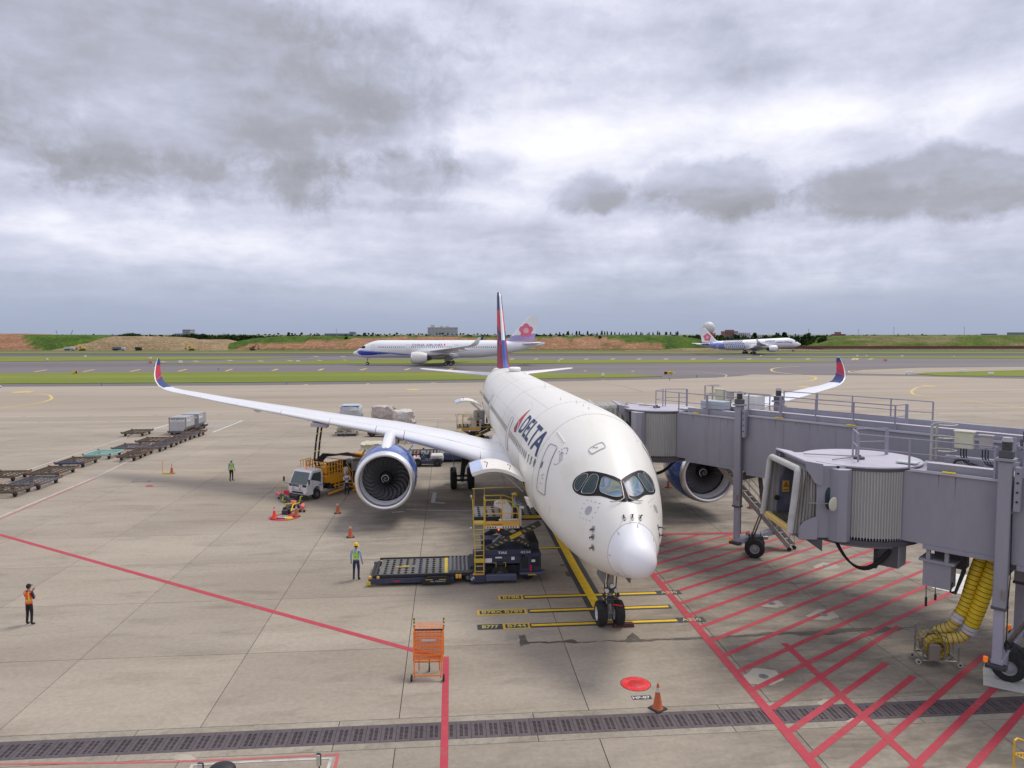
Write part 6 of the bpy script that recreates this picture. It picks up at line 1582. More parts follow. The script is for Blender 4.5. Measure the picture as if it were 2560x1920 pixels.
    q = MB(); q.cyl((6.1, 1.5, 1.7), (7.4, 1.5, 2.8), .09, 10); put(q, 'lift_cylinder', gear_m, th, 40)
    pipe(th, 'hydraulic_hose', [(6.2, .4, 2.9), (6.5, .3, 2.45), (7.0, .35, 2.3), (7.2, .4, 2.6)], .02, blk_r)
    # main platform up at the door sill
    pd = bx(th, 'main_platform', (7.3, 2.2, 3.12), (4.4, 2.3, .20), ld_black, .02); bx(pd, 'platform_top', (7.3, 2.2, 3.232), (4.3, 2.2, .012), ld_deck)
    for i in range(11):
        for j in range(5): link('ball_castor', cm, pd, loc=(5.4 + i * .37, 1.3 + j * .42, 3.245), rot=(0, 0, .25))
    bx(th, 'platform_edge', (8.0, 1.02, 3.20), (1.3, .06, .16), ld_yel, .01)
    for x in (5.2, 5.75): pipe(th, 'rail_post', [(x, 3.3, 3.2), (x, 3.3, 4.25)], .025, ld_org)
    pipe(th, 'rail', [(5.1, 3.3, 4.25), (6.5, 3.32, 4.3), (8.1, 3.3, 4.3)], .03, mat('dull_rail', (.42, .30, .08), rough=.6)); bx(th, 'padded_post', (8.15, 3.3, 3.9), (.16, .16, 1.2), ld_black, .03)
    # operator's cage
    cg = bx(th, 'cage_panel', (6.45, -.05, 3.12), (1.72, .05, .34), ld_org, .01)
    lettering('lettering', '4.0 1000000000', ld_navy, cg, (5.72, -.078, 3.09), (1, 0, 0), (0, 0, 1), .08, .75)
    bx(th, 'cage_floor', (6.45, .45, 2.95), (1.72, 1.0, .10), ld_wht, .01); st = bx(cg, 'hazard_band', (6.45, -.082, 2.99), (1.6, .012, .09), pk_ink)
    for k in range(12):
        if k in (4, 5): continue
        bx(st, 'hazard_dash', (5.75 + k * .125, -.091, 2.99), (.075, .006, .06), ld_black, rot=(0, -.6, 0))
    bx(th, 'white_sill', (6.8, .1, 3.32), (1.0, .12, .10), ld_wht, .02)
    for x in (5.62, 6.46, 7.27):
        zt_ = 4.42 if x < 7 else 3.85
        for y in (-.06, .95): pipe(th, 'rail_post', [(x, y, 2.95), (x, y, zt_)], .026, ld_org if y < 0 else ld_yel)
    for y in (-.06, .95):
        pipe(th, 'rail', [(5.62, y, 4.42), (6.62, y, 4.42), (7.0, y, 4.25), (7.27, y, 3.85), (7.27, y, 3.3)], .028, ld_yel); pipe(th, 'rail', [(5.62, y, 3.70), (7.27, y, 3.70)], .024, ld_org)
    pipe(th, 'rail', [(5.62, -.06, 4.42), (5.62, .95, 4.42)], .026, ld_yel)
    pipe(th, 'rail_post', [(6.98, .2, 3.0), (6.98, .2, 4.6)], .024, ld_yel); 
    mb = MB(); mb.loft([[Vector((6.08, y, 4.0)), Vector((6.12, y, 4.18)), Vector((6.35, y, 4.30)), Vector((6.75, y, 4.22)), Vector((6.95, y, 3.9)), Vector((6.92, y, 3.0)), Vector((6.52, y, 3.0)), Vector((6.50, y, 3.85))] for y in (.30, .62)]); cs = put(mb, 'console', ld_wht, th, 30)
    for k in range(5): bx(cs, 'console_button', (6.2 + k * .1, .29, 4.17), (.05, .02, .04), gear_d if k % 2 else lred)
    bx(th, 'cage_post', (7.36, .2, 3.45), (.10, .3, .95), ld_wht, .02); q = MB(); q.cyl((7.30, .0, 4.02), (7.52, -.04, 3.98), .075, 12); put(q, 'work_lamp', ld_wht, th, 40)
    bx(th, 'red_lamp', (6.28, -.08, 2.86), (.05, .05, .05), glow_red)
    # ladder
    for x in (5.12, 5.55): pipe(th, 'ladder_rail', [(x, -.22, .62), (x, -.17, 2.0), (x - (.06 if x < 5.3 else 0), -.13, 3.35)], .026, ld_yel)
    pipe(th, 'ladder_rail', [(5.06, -.12, 3.3), (5.02, -.12, 4.45), (4.96, -.12, 4.60)], .026, ld_yel)
    for k in range(10): pipe(th, 'ladder_rung', [(5.11, -.20, .72 + k * .275), (5.55, -.20, .72 + k * .275)], .020, ld_yel)
    bx(th, 'ladder_step', (5.33, -.18, 1.28), (.50, .14, .20), ld_yel, .01); bx(th, 'ladder_platform', (5.33, .1, 3.22), (.56, .5, .06), ld_yel, .01)
    for p in ((4.96, -.12, 4.66), (6.98, .2, 4.66), (4.93, -.14, 3.0)):
        q = MB(); q.sphere(p, .055, 8, 6); put(q, 'marker_lamp', ld_wht, th, 60)
    return th
LD0 = G(921, 1469) + E2 * .12
loader1 = make_loader(LD0, 'navy cargo loader with long low deck and yellow operator cage beside the airliner nose')
aft = Vector((-math.sin(YAW), math.cos(YAW), 0))
loader2 = copy_tree(loader1, loc=LD0 + aft * 35.65, label='cargo loader raised under the open rear freight door, behind the wing of the airliner')
# small barrel-like freight in the rear hold door
for dx_, nm in ((0.0, 'a'),):
    fb_ = MB(); fb_.cbox((0, 0, .75), (1.1, 1.5, 1.5), .12); u = fb_.build('air_freight_container', mat('container_white', (.62, .62, .62), rough=.5, var=.1)); u.location = loader2.location + Matrix.Rotation(A0, 3, 'Z') @ Vector((7.3, 2.3, 3.04)); u.rotation_euler = (0, 0, A0)
    tag(u, 'white freight container on the raised platform at the rear freight door', 'container')

# ---------------------------------------------------------------- people
def skin_body(pts, edges, root_i, rad):
    me = bpy.data.meshes.new('body'); me.from_pydata([Vector(p) for p in pts], edges, [])
    ob = bpy.data.objects.new('body', me); COL.objects.link(ob)
    ob.modifiers.new('skin', 'SKIN'); ob.modifiers['skin'].branch_smoothing = .6; ob.modifiers['skin'].use_smooth_shade = True
    for i, r_ in enumerate(rad):
        sv = me.skin_vertices[0].data[i]; sv.radius = (r_, r_) if isinstance(r_, float) else r_; sv.use_root = (i == root_i)
    sb = ob.modifiers.new('sub', 'SUBSURF'); sb.levels = 3; sb.render_levels = 3
    dg = bpy.context.evaluated_depsgraph_get(); m2 = bpy.data.meshes.new_from_object(ob.evaluated_get(dg)); bpy.data.objects.remove(ob); return m2
skin_t = mat('skin', (0.36, 0.20, 0.13), rough=.6); hair_t = mat('hair_black', (0.012, 0.010, 0.010), rough=.7); shoe_t = mat('shoe_black', (.018, .018, .02), rough=.6)
def person(loc, rz, label, shirt, trousers, vest=None, hat=None, cap=None, H=1.72, pose='stand', band=None, seat_z=None):
    th = thing('person', label, 'person', loc, rz)
    k = H / 1.75; fx = lambda l: [tuple(c * k for c in p) for p in l]
    # facing -Y; x is the person's left
    hip = .94; P = [(0, 0, hip), (0, .01, 1.12), (0, .015, 1.30), (0, .01, 1.44), (0, 0, 1.53), (0, -.015, 1.62), (0, -.02, 1.70)]
    rad = [(.155, .115), (.145, .105), (.17, .115), (.12, .09), .056, (.078, .095), (.07, .085)]
    E = [(0, 1), (1, 2), (2, 3), (3, 4), (4, 5), (5, 6)]
    arms = {'stand': [((.20, .0, 1.42), (.25, .03, 1.15), (.27, -.05, .92), (.275, -.075, .86)), ((-.20, .0, 1.42), (-.25, .03, 1.15), (-.27, -.05, .92), (-.275, -.075, .86))],
            'chin': [((.20, .0, 1.42), (.24, -.05, 1.18), (.08, -.24, 1.36), (.03, -.25, 1.44)), ((-.20, .0, 1.42), (-.26, .0, 1.16), (-.05, -.24, 1.20), (.02, -.26, 1.22))],
            'chest': [((.20, .0, 1.42), (.25, -.03, 1.15), (.05, -.24, 1.24), (-.02, -.26, 1.27)), ((-.20, .0, 1.42), (-.25, -.03, 1.16), (-.06, -.23, 1.30), (.0, -.26, 1.33))],
            'lean': [((.20, .0, 1.42), (.22, -.18, 1.20), (.16, -.42, 1.16), (.15, -.49, 1.15)), ((-.20, .0, 1.42), (-.22, -.18, 1.20), (-.16, -.42, 1.16), (-.15, -.49, 1.15))],
            'sit': [((.20, .0, 1.42), (.24, -.16, 1.20), (.14, -.42, 1.16), (.12, -.48, 1.15)), ((-.20, .0, 1.42), (-.24, -.16, 1.20), (-.14, -.42, 1.16), (-.12, -.48, 1.15))]}[pose]
    for a in arms:
        b_ = len(P); P += list(a); rad += [.062, .047, .036, .034]; E += [(3, b_), (b_, b_ + 1), (b_ + 1, b_ + 2), (b_ + 2, b_ + 3)]
    wrists = [Vector(a[3]) * k for a in arms]; dirs = [(Vector(a[3]) - Vector(a[1])).normalized() if pose == 'stand' else (Vector(a[3]) - Vector(a[2])).normalized() for a in arms]
    for s in (1, -1):
        b_ = len(P)
        if pose == 'sit': L_ = [(.10 * s, -.02, .90), (.12 * s, -.44, .93), (.12 * s, -.50, .50), (.12 * s, -.52, .46), (.12 * s, -.62, .43)]
        else: L_ = [(.095 * s, 0, .86), (.115 * s, -.01, .50), (.125 * s, .03, .10), (.13 * s, .02, .055), (.145 * s, -.13, .035)]
        P += L_; rad += [.092, .062, .048, (.045, .05), (.04, .03)]; E += [(0, b_), (b_, b_ + 1), (b_ + 1, b_ + 2), (b_ + 2, b_ + 3), (b_ + 3, b_ + 4)]
    me = skin_body(fx(P), E, 0, [tuple(q * k for q in r_) if isinstance(r_, tuple) else r_ * k for r_ in rad])
    for m in (shirt, trousers, skin_t, shoe_t): me.materials.append(m)
    arm_skin = pose == 'short'
    for p in me.polygons:
        c = p.center / k; on_arm = abs(c.x) > .185 or (pose != 'stand' and c.y < -.16 and c.z > 1.0)
        if c.z > 1.50 and abs(c.x) < .12: p.material_index = 2
        elif pose == 'sit': p.material_index = 3 if (c.y < -.45 and c.z < .54) else (1 if c.z < 1.0 else 0)
        elif on_arm and pose == 'stand' and c.z < .90 and abs(c.x) > .2: p.material_index = 2
        elif c.z < .085: p.material_index = 3
        elif c.z < .98 and not (on_arm and c.z > .87 and abs(c.x) > .2): p.material_index = 1
        else: p.material_index = 0
        if pose in ('chin', 'chest', 'lean', 'sit') and c.y < -.16 and c.z > 1.08 and (Vector(p.center) - wrists[0]).length < .12 * k or (Vector(p.center) - wrists[1]).length < .09 * k: p.material_index = 2
    bd = link('body', me, th)
    # hands: palm and five fingers each
    for w_, d in zip(wrists, dirs):
        mb = MB(); x, y = basis(d); s_ = 1 if w_.x > 0 else -1
        mb.sphere(w_ + d * .045 * k, .042 * k, 8, 6, (1, 1, 1)); 
        for q in range(4): b0 = w_ + d * .07 * k + x * (q - 1.5) * .018 * k; mb.tube([b0, b0 + d * .035 * k - y * .004, b0 + d * (.062 - .006 * abs(q - 1.3)) * k - y * .016], .009 * k, 5)
        mb.tube([w_ + d * .03 * k - x * .03 * k, w_ + d * .06 * k - x * .05 * k, w_ + d * .085 * k - x * .05 * k - y * .01], .010 * k, 5)
        put(mb, 'hand', skin_t, bd, 60)
    hc = Vector((0, -.02, 1.655)) * k
    mb = MB(); mb.sphere(hc, .098 * k, 16, 12, (.80, .95, 1.18)); hd = put(mb, 'head', skin_t, bd, 60)
    mb = MB(); mb.tube([hc + Vector((0, -.088, .02)) * k, hc + Vector((0, -.112, -.02)) * k, hc + Vector((0, -.09, -.03)) * k], [.010, .016, .010], 6); put(mb, 'nose', skin_t, bd, 60)
    for s in (1, -1):
        mb = MB(); mb.sphere(hc + Vector((.080 * s, .005, -.005)) * k, .024 * k, 6, 5, (.4, 1, 1.3)); put(mb, 'ear', skin_t, bd, 60)
        mb = MB(); mb.sphere(hc + Vector((.032 * s, -.084, .018)) * k, .011 * k, 6, 5, (1.2, .5, .8)); put(mb, 'eye', hair_t, bd, 60)
    bx(bd, 'mouth', hc + Vector((0, -.087, -.055)) * k, (.04, .01, .008), mat('lip', (.25, .10, .08)))
    mb = MB(); mb.sphere(hc + Vector((0, .014, .018)) * k, .100 * k, 14, 10, (.86, .93, 1.10)); put(mb, 'hair', hair_t, bd, 60)
    if hat:
        mb = MB(); mb.lathe([(-.005, .150), (.0, .118), (.05, .112), (.10, .085), (.125, .04), (.13, .001)], hc + Vector((0, 0, .045)) * k, 'Z', 18); hh = put(mb, 'hard_hat', hat, th, 60)
        mb = MB(); mb.cbox(hc + Vector((0, -.13, .048)) * k, (.17, .08, .012), .004); put(mb, 'hat_peak', hat, hh); mb = MB(); mb.tube([hc + Vector((0, -.10, .10)) * k, hc + Vector((0, 0, .178)) * k, hc + Vector((0, .10, .10)) * k], .010, 5); put(mb, 'hat_ridge', hat, hh, 60)
    if cap:
        mb = MB(); mb.sphere(hc + Vector((0, .005, .035)) * k, .106 * k, 14, 8, (.86, .98, 1.0)); cc = put(mb, 'cap', cap, th, 60); mb = MB(); mb.cbox(hc + Vector((0, -.115, .040)) * k, (.13, .09, .016), .006, rot=(R(10), 0, 0)); put(mb, 'cap_peak', cap, cc)
    if vest:
        z0, z1 = (.93, 1.47) if pose != 'sit' else (1.0, 1.47)
        keep = [p for p in me.polygons if z0 < p.center.z / k < z1 and abs(p.center.x) / k < .185 and not (pose != 'stand' and p.center.y / k < -.155)]
        if band and band[0] == 'harness': keep = [p for p in keep if (abs(abs(p.center.x / k) - .085) < .030 and p.center.z / k > 1.03) or (abs(p.center.z / k - 1.08) < .05 and abs(p.center.x / k) < .12) or (abs(p.center.z / k - 1.25) < .04 and abs(p.center.x / k) < .12)]
        vid = {}; vs, fs = [], []; mi = []
        for p in keep:
            f = []
            for v in p.vertices:
                if v not in vid: vid[v] = len(vs); vs.append(me.vertices[v].co + me.vertices[v].normal * .014)
                f.append(vid[v])
            c = p.center / k; fs.append(f); m_ = 0
            if band and band[0] != 'harness':
                if abs(c.z - 1.09) < .024 or abs(c.z - 1.02) < .012 or (abs(abs(c.x) - .095) < .020 and c.z > 1.1): m_ = 1
            mi.append(m_)
        vm = bpy.data.meshes.new('safety_vest'); vm.from_pydata(vs, [], fs); vm.materials.append(vest); vm.materials.append(band[1] if band else vest)
        vm.polygons.foreach_set('material_index', mi); vm.polygons.foreach_set('use_smooth', [True] * len(fs)); link('safety_vest', vm, th)
    return th
blue_sh = mat('shirt_blue', (.30, .38, .56), rough=.8, var=.1, scale=6); navy_tr = mat('trousers_navy', (.028, .036, .085), rough=.85, var=.2, scale=5); blk_tr = mat('trousers_black', (.014, .014, .016), rough=.85)
ylw_hat = mat('hat_yellow', (.78, .50, .01), rough=.4); wht_hat = mat('hat_white', (.7, .7, .68), rough=.4); lime = mat('vest_lime', (.42, .74, .06), rough=.7, emit=None); org_v = mat('vest_orange', (.90, .075, .025), rough=.7)
sil = mat('reflective_tape', (.55, .62, .30), rough=.5); wsh = mat('shirt_white', (.62, .62, .66), rough=.8, var=.08); dk_sh = mat('shirt_black', (.02, .022, .03), rough=.8)
person(G(891, 1449), R(172), 'person in yellow hard hat and light blue shirt standing by the low loader deck', blue_sh, navy_tr, lime, ylw_hat, H=1.80, band=('harness', lime))
person(G(75, 1561), R(165), 'person in orange safety vest and black cap standing alone at the far left', dk_sh, blk_tr, org_v, cap=blk_tr, H=1.70, pose='chin', band=('tape', mat('tape_lime', (.62, .66, .08), rough=.5)))
person(G(579, 1202), R(60), 'person in white hard hat and lime vest standing alone on the left apron', blue_sh, blk_tr, lime, wht_hat, H=1.76, band=('tape', sil))
person(G(865, 1236) + Vector((0.1, -.1, 0)), R(20), 'person in white shirt and dark trousers standing behind the yellow fuel truck', wsh, navy_tr, None, H=1.72, pose='chest')
Rz = Matrix.Rotation(A0, 3, 'Z')
person(LD0 + Rz @ Vector((7.12, .45, 2.81)), R(75), 'person in yellow hard hat working at the console of the front cargo loader', blue_sh, navy_tr, lime, ylw_hat, H=1.5, pose='lean', band=('harness', lime))
person(LD0 + aft * 35.65 + Rz @ Vector((7.12, .45, 2.81)), R(60), 'person in yellow hard hat on the loader under the rear freight door', blue_sh, navy_tr, None, ylw_hat, H=1.66, pose='lean')

# ---------------------------------------------------------------- traffic cones
cone_o = mat('cone_orange', (.50, .11, .035), rough=.65, var=.2, scale=5, dirt=(.28, .09, .05), dirt_amt=.5, dirt_scale=5); cone_r = mat('cone_bright', (.85, .06, .02), rough=.6, var=.08); cone_w = mat('cone_band', (.55, .52, .48), rough=.7)
def cone(p, label, m=cone_o, h_=.82, base=ld_black, rz=None):
    th = thing('traffic_cone', label, 'traffic cone', p, random.uniform(0, 1) if rz is None else rz, 'traffic cones round the airliner'); k = h_ / .82
    bx(th, 'cone_base', (0, 0, .02 * k), (.44 * k, .44 * k, .04 * k), base, .012)
    mb = MB(); mb.lathe([(.04 * k, .175 * k), (.06 * k, .15 * k), (.55 * k, .068 * k)], (0, 0, 0), 'Z', 20); put(mb, 'cone_body', m, th, 50)
    mb = MB(); mb.lathe([(.55 * k, .0685 * k), (.69 * k, .047 * k)], (0, 0, 0), 'Z', 20); put(mb, 'cone_band', cone_w, th, 50)
    mb = MB(); mb.lathe([(.69 * k, .0475 * k), (.80 * k, .028 * k), (.82 * k, .02 * k), (.82 * k, .001)], (0, 0, 0), 'Z', 20); put(mb, 'cone_tip', m, th, 50)
    return th
cone(G(1644, 1772), 'weathered orange traffic cone beside the round red cover, nearest the camera', h_=.86)
cone(G(876, 1343), 'orange traffic cone between the left engine and the person in yellow hard hat')
cone(G(844, 1283), 'orange traffic cone just left of the intake of the left engine')
cone(G(686, 1297), 'bright red traffic cone on the left side of the red painted disc', cone_r)
cone(G(741, 1291), 'dull orange traffic cone on the right side of the red painted disc')
cone(G(1671, 1219), 'traffic cone seen between the airliner nose and the right engine')
cone(G(1877, 1270), 'traffic cone seen behind the stairs of the far boarding bridge')
cone(G(424, 1184) + Vector((.2, 0, 0)), 'orange traffic cone with yellow bar stand on the empty left apron')
th = thing('bar_stand', 'thin yellow bar stand around the traffic cone on the left apron', 'stand', G(420, 1184))
pipe(th, 'stand_frame', [(-.45, .1, .03), (.5, .12, .03), (.55, -.3, .03), (-.4, -.3, .03), (-.45, .1, .03)], .035, ld_yel); pipe(th, 'upright', [(-.42, -.1, .03), (-.42, -.1, 1.15), (-.1, -.1, 1.17)], .025, ld_org)

# ---------------------------------------------------------------- orange cart of folding stairs
oc = mat('stairs_orange', (.78, .19, .015), rough=.55, var=.14, scale=4, dirt=(.50, .14, .03), dirt_amt=.5, dirt_scale=6); ocl = G(1068, 1703) + Vector((0, .45, 0))
th = thing('rolling_stairs', 'orange wheeled steps of punched metal standing on the red stand line', 'rolling stairs', ocl, R(2))
w2 = .52
def sp(t): return Vector((0, .35 + .55 * t - .35, .62 + 1.15 * t))
for s in (-1, 1):
    pipe(th, 'side_frame', [(w2 * s * .88, -.45, .12), (w2 * s * .94, -.25, .85), (w2 * s, .0, 1.55), (w2 * s, .05, 1.62)], .026, oc)
    pipe(th, 'stringer', [(w2 * s * .98, -.22, .62), (w2 * s * .98, .32, 1.62)], .03, oc); pipe(th, 'rear_leg', [(w2 * s * .70, .28, .05), (w2 * s * .72, .30, .62)], .022, oc)
    pipe(th, 'rear_strut', [(w2 * s, .32, 1.60), (w2 * s, .32, .62)], .022, oc)
    mb = MB(); mb.tube([(w2 * s * 1.02, .30, 1.60), (w2 * s * 1.02, .30, 1.98)], .032, 6); hb = put(mb, 'hazard_post', mat('post_olive', (.12, .12, .05), rough=.6), th)
    for k in range(3): bx(hb, 'hazard_patch', (w2 * s * 1.02, .265, 1.64 + k * .12), (.07, .012, .045), ld_yel if k % 2 == 0 else pk_ink, rot=(0, .5, 0))
    gwheel(th, (w2 * s * 1.08, -.45, .12), .12, .06, 'wheel', gear_d, 'X', 18)
pipe(th, 'axle_bar', [(-w2 * .95, -.45, .20), (w2 * .95, -.45, .20)], .026, oc); pipe(th, 'cross_bar', [(-w2 * .9, -.22, .60), (w2 * .9, -.22, .60)], .03, oc); pipe(th, 'cross_bar', [(-w2 * .7, .28, .50), (w2 * .7, .28, .50)], .022, oc)
gwheel(th, (0, .3, .09), .09, .05, 'castor_wheel', gear_d, 'X', 14); pipe(th, 'castor_fork', [(0, .3, .15), (0, .3, .5)], .025, gear_d)
def grating(par, name, cx, cy, cz, w, d, tilt, nx=14, ny=3):
    """punched tread: an open mesh of bars with zigzag edges"""
    mb = MB(); fr = .012
    for k in range(ny + 1):
        y = -d / 2 + d * k / ny
        for j in range(nx):
            x0, x1 = -w / 2 + w * j / nx, -w / 2 + w * (j + 1) / nx; o = (.010 if j % 2 else -.010) if 0 < k < ny else 0
            mb.box(((x0 + x1) / 2, y + o, 0), (x1 - x0 + .004, .017, .014))
    for j in range(0, nx + 1, 1): mb.box((-w / 2 + w * j / nx, 0, 0), (.008 if j % (nx // 2) else .03, d, .010))
    mb.xf(Matrix.Translation((cx, cy, cz)) @ Matrix.Rotation(tilt, 4, 'X')); o = mb.build(name, oc, par); return o
for k in range(8):
    t = k / 7; grating(th, 'tread', 0, -.18 + .40 * t, .72 + .78 * t, .96, .17, R(6))
    bx(th, 'tread_nosing', (0, -.27 + .40 * t, .715 + .78 * t), (.98, .02, .045), oc)
grating(th, 'top_platform', 0, .40, 1.63, .98, .42, R(10), 14, 4); bx(th, 'rubber_edge', (0, .17, 1.60), (1.0, .05, .05), ld_black, .01)
bx(th, 'handle_slot', (0, -.02, 1.28), (.5, .015, .07), mat('name_plate_pale', (.55, .52, .48), rough=.6), .01)

# ---------------------------------------------------------------- covers, manholes, stencil
def cover(name, label, p, r, m, ring_m, cat='cover'):
    th = thing(name, label, cat, (p.x, p.y, 0)); mb = MB(); mb.lathe([(.0, r), (.012, r), (.014, r * .96), (.014, r * .62), (.008, r * .60), (.008, r * .58)], (0, 0, 0), 'Z', 40); put(mb, 'cover_ring', m, th, 30)
    mb = MB(); mb.lathe([(.008, r * .575), (.012, r * .56), (.012, .001)], (0, 0, 0), 'Z', 40); cc = put(mb, 'cover_plate', m, th, 30)
    mb = MB(); mb.lathe([(.002, r * 1.06), (.006, r * 1.06), (.006, r * .995)], (0, 0, 0), 'Z', 40); put(mb, 'cover_rim', ring_m, th, 30)
    sm_ = None
    n_ = 9
    for i in range(-n_, n_ + 1):
        for j in range(-n_, n_ + 1):
            x, y = i * r * .1, j * r * .1
            if x * x + y * y < (r * .52) ** 2:
                if sm_ is None: q = MB(); q.box((0, 0, 0), (r * .065, r * .03, .006)); sm_ = q.mesh('tread_stud', ring_m)
                link('tread_stud', sm_, cc, loc=(x, y, .014), rot=(0, 0, .6 if (i + j) % 2 else -.6))
    for a in (-2.1, -1.5, -1.0, .7): bx(th, 'lift_hole', (r * .78 * math.cos(a), r * .78 * math.sin(a), .0145), (.04, .03, .004), ld_black)
    return th
rc = mat('cover_red', (.78, .025, .03), rough=.45, var=.1, dirt=(.4, .25, .22), dirt_amt=.5, dirt_scale=2.5)
cover('manhole_cover', 'round red painted cover set in the concrete near the traffic cone', G(1589, 1710), .50, rc, mat('cover_rim_dark', (.16, .05, .05), rough=.6))
gm_c = mat('cover_grey', (.17, .18, .19), rough=.5, metal=.4)
for (x, y), nm in (((2066, 1415), 'small round steel cover under the near boarding bridge in a pale concrete patch'), ((1929, 1509), 'small steel cover in a pale patch, left one of the pair in the red hatching'), ((2059, 1537), 'small steel cover in a pale patch, right one of the pair in the red hatching'), ((1909, 1691), 'small round steel cover in the pale patch nearest the drain grating')):
    p = G(x, y); th = thing('steel_cover', nm, 'cover', (p.x, p.y, .005)); mb = MB(); mb.lathe([(0, .17), (.008, .17), (.008, .13), (.004, .125), (.008, .12), (.008, .001)], (0, 0, 0), 'Z', 24); put(mb, 'cover_plate', gm_c, th, 30); bx(th, 'cover_slot', (0, 0, .009), (.12, .03, .004), ld_black)
# smeared white stencil by the cone
o = bx(apron, 'stencil_ground', G(1604, 1744) + Vector((0, 0, .004)), (.66, .26, .004), p_blk, rot=(0, 0, A0)); lettering('stencil_lettering', 'HP-07', p_wht, o, G(1604, 1744) - E1 * .30 - E2 * .08 + Vector((0, 0, .008)), E1, E2, .16, .58, off=0, bold=True)
sheet('red_disc_marking', [(G(711, 1293).x + 1.02 * math.cos(t * .2), G(711, 1293).y + 1.02 * math.sin(t * .2)) for t in range(32)], 0.006, p_red, apron, None)
sheet('red_patch_marking', [G(362, 1217), G(385, 1217), G(380, 1213), G(368, 1213)], .006, p_red, apron, None)
lettering('stencil_lettering', 'C-3', p_blk, apron, G(326, 1206) + Vector((0, 0, .006)), E1, E2, .5, 1.5, off=0)

# ---------------------------------------------------------------- hydrant hose trolley on the red disc
th = thing('hydrant_hose', 'black and pink fuel hose on small castors with yellow handles beside the red disc', 'fuel hose', G(715, 1268))
def gl(x, y, z=0): return G(x, y) - G(715, 1268) + Vector((0, 0, z))
hp_ = mat('hose_pink', (.78, .16, .15), rough=.6)
segs = [(693, 1243), (703, 1247), (709, 1254), (722, 1259), (730, 1265), (742, 1268), (752, 1264), (758, 1272), (756, 1280)]
cols = [hp_, ld_black, ld_black, ld_black, hp_, ld_black, ld_black, hp_]
for k in range(8): pipe(th, 'hose_section', [gl(*segs[k], .28), (gl(*segs[k], .28) + gl(*segs[k + 1], .28)) / 2 + Vector((0, 0, .05)), gl(*segs[k + 1], .28)], .14, cols[k], 8)
for k in (1, 3, 4, 6, 8):
    for s in (-.15, .15): gwheel(th, tuple(gl(*segs[k], .09) + Vector((s, -.1, 0))), .09, .05, 'castor', gear_d, 'Y', 10)
pipe(th, 'yellow_handle', [gl(703, 1243, .3), gl(703, 1243, .85)], .04, ld_yel); pipe(th, 'yellow_handle', [gl(750, 1268, .3), gl(752, 1268, .75), gl(756, 1268, .78)], .05, mat('lime_handle', (.55, .6, .05), rough=.5)); pipe(th, 'yellow_handle', [gl(707, 1256, .1), gl(709, 1256, .4)], .07, mat('lime_handle', (.55, .6, .05)))
th = thing('hydrant_coupler', 'black and yellow hydrant coupler lying open on the red painted disc', 'coupler', G(716, 1290))
def gl2(x, y, z=0): return G(x, y) - G(716, 1290) + Vector((0, 0, z))
pipe(th, 'coupler_body', [gl2(712, 1285, .3), gl2(722, 1280, .35), gl2(735, 1277, .35), gl2(748, 1276, .3)], .17, ld_black, 8); pipe(th, 'coupler_lever', [gl2(728, 1287, .25), gl2(733, 1280, .5), gl2(748, 1275, .5)], .05, ld_yel); pipe(th, 'coupler_lever', [gl2(714, 1276, .45), gl2(724, 1278, .5), gl2(740, 1276, .5)], .06, ld_yel)
q = MB(); q.lathe([(0, .36), (.05, .38), (.08, .33), (.08, .001)], gl2(706, 1294, .02), 'Z', 18); put(q, 'lid', gear_m, th, 30); q = MB(); q.lathe([(0, .28), (.08, .24), (.10, .001)], gl2(722, 1297, .02), 'Z', 14); put(q, 'yellow_cap', ld_yel, th, 30)
for a, b_ in ((712, 1288), (722, 1284)): bx(th, 'coupler_valve', gl2(a, b_, .2), (.35, .3, .35), gear_d, .05)
th = thing('warning_flag', 'small red flag on a thin rod beside the fuel hose and truck bumper', 'flag', G(717, 1275)); pipe(th, 'rod', [(0, 0, 0), (0, 0, 1.45)], .012, gear_d); bx(th, 'flag', (0, 0, 1.22), (.38, .03, .30), lred)

# ---------------------------------------------------------------- fuel truck
tw = mat('truck_white', (.72, .71, .70), rough=.35, var=.04, coat=.3); ty = mat('truck_orange_yellow', (.72, .33, .012), rough=.5, var=.1, dirt=(.4, .2, .03), dirt_amt=.35, dirt_scale=3); tgl = mat('truck_glass', (.06, .085, .085), rough=.08, spec=.6, coat=.4)
fc = Vector((-15.67, 52.7, 0)); th = thing('fuel_truck', 'white cab fuel hydrant truck with yellow lift cage and black hoses beside the left engine', 'fuel truck', fc, R(-120))
# local: +x forward, +y left; front bumper at x=0
prof = [(0.0, .45), (0.02, 1.02), (-.12, 1.25), (-.50, 2.02), (-.62, 2.14), (-1.55, 2.16), (-1.62, 2.05), (-1.62, .55), (-1.35, .55), (-1.30, .85), (-1.05, 1.0), (-.78, .95), (-.62, .72), (-.60, .45)]
mb = MB(); mb.loft([[Vector((x, y * (1 if z < 1.3 else 1 - .06 * (z - 1.3)), z)) for x, z in prof] for y in (-.93, -.88, .88, .93)]); cabt = put(mb, 'cab', tw, th, 30)
mb = MB(); mb.add([(-.075, -.82, 1.22), (-.075, .82, 1.22), (-.485, .76, 2.02), (-.485, -.76, 2.02)], [(0, 1, 2, 3)]); mb.v = [(x + .025, y, z + .012) for x, y, z in mb.v]; put(mb, 'windscreen', tgl, cabt)
mb = MB(); mb.box((.0, 0, 1.11), (.04, 1.72, .17), rot=(0, R(-18), 0)); put(mb, 'dark_band', ld_black, cabt)
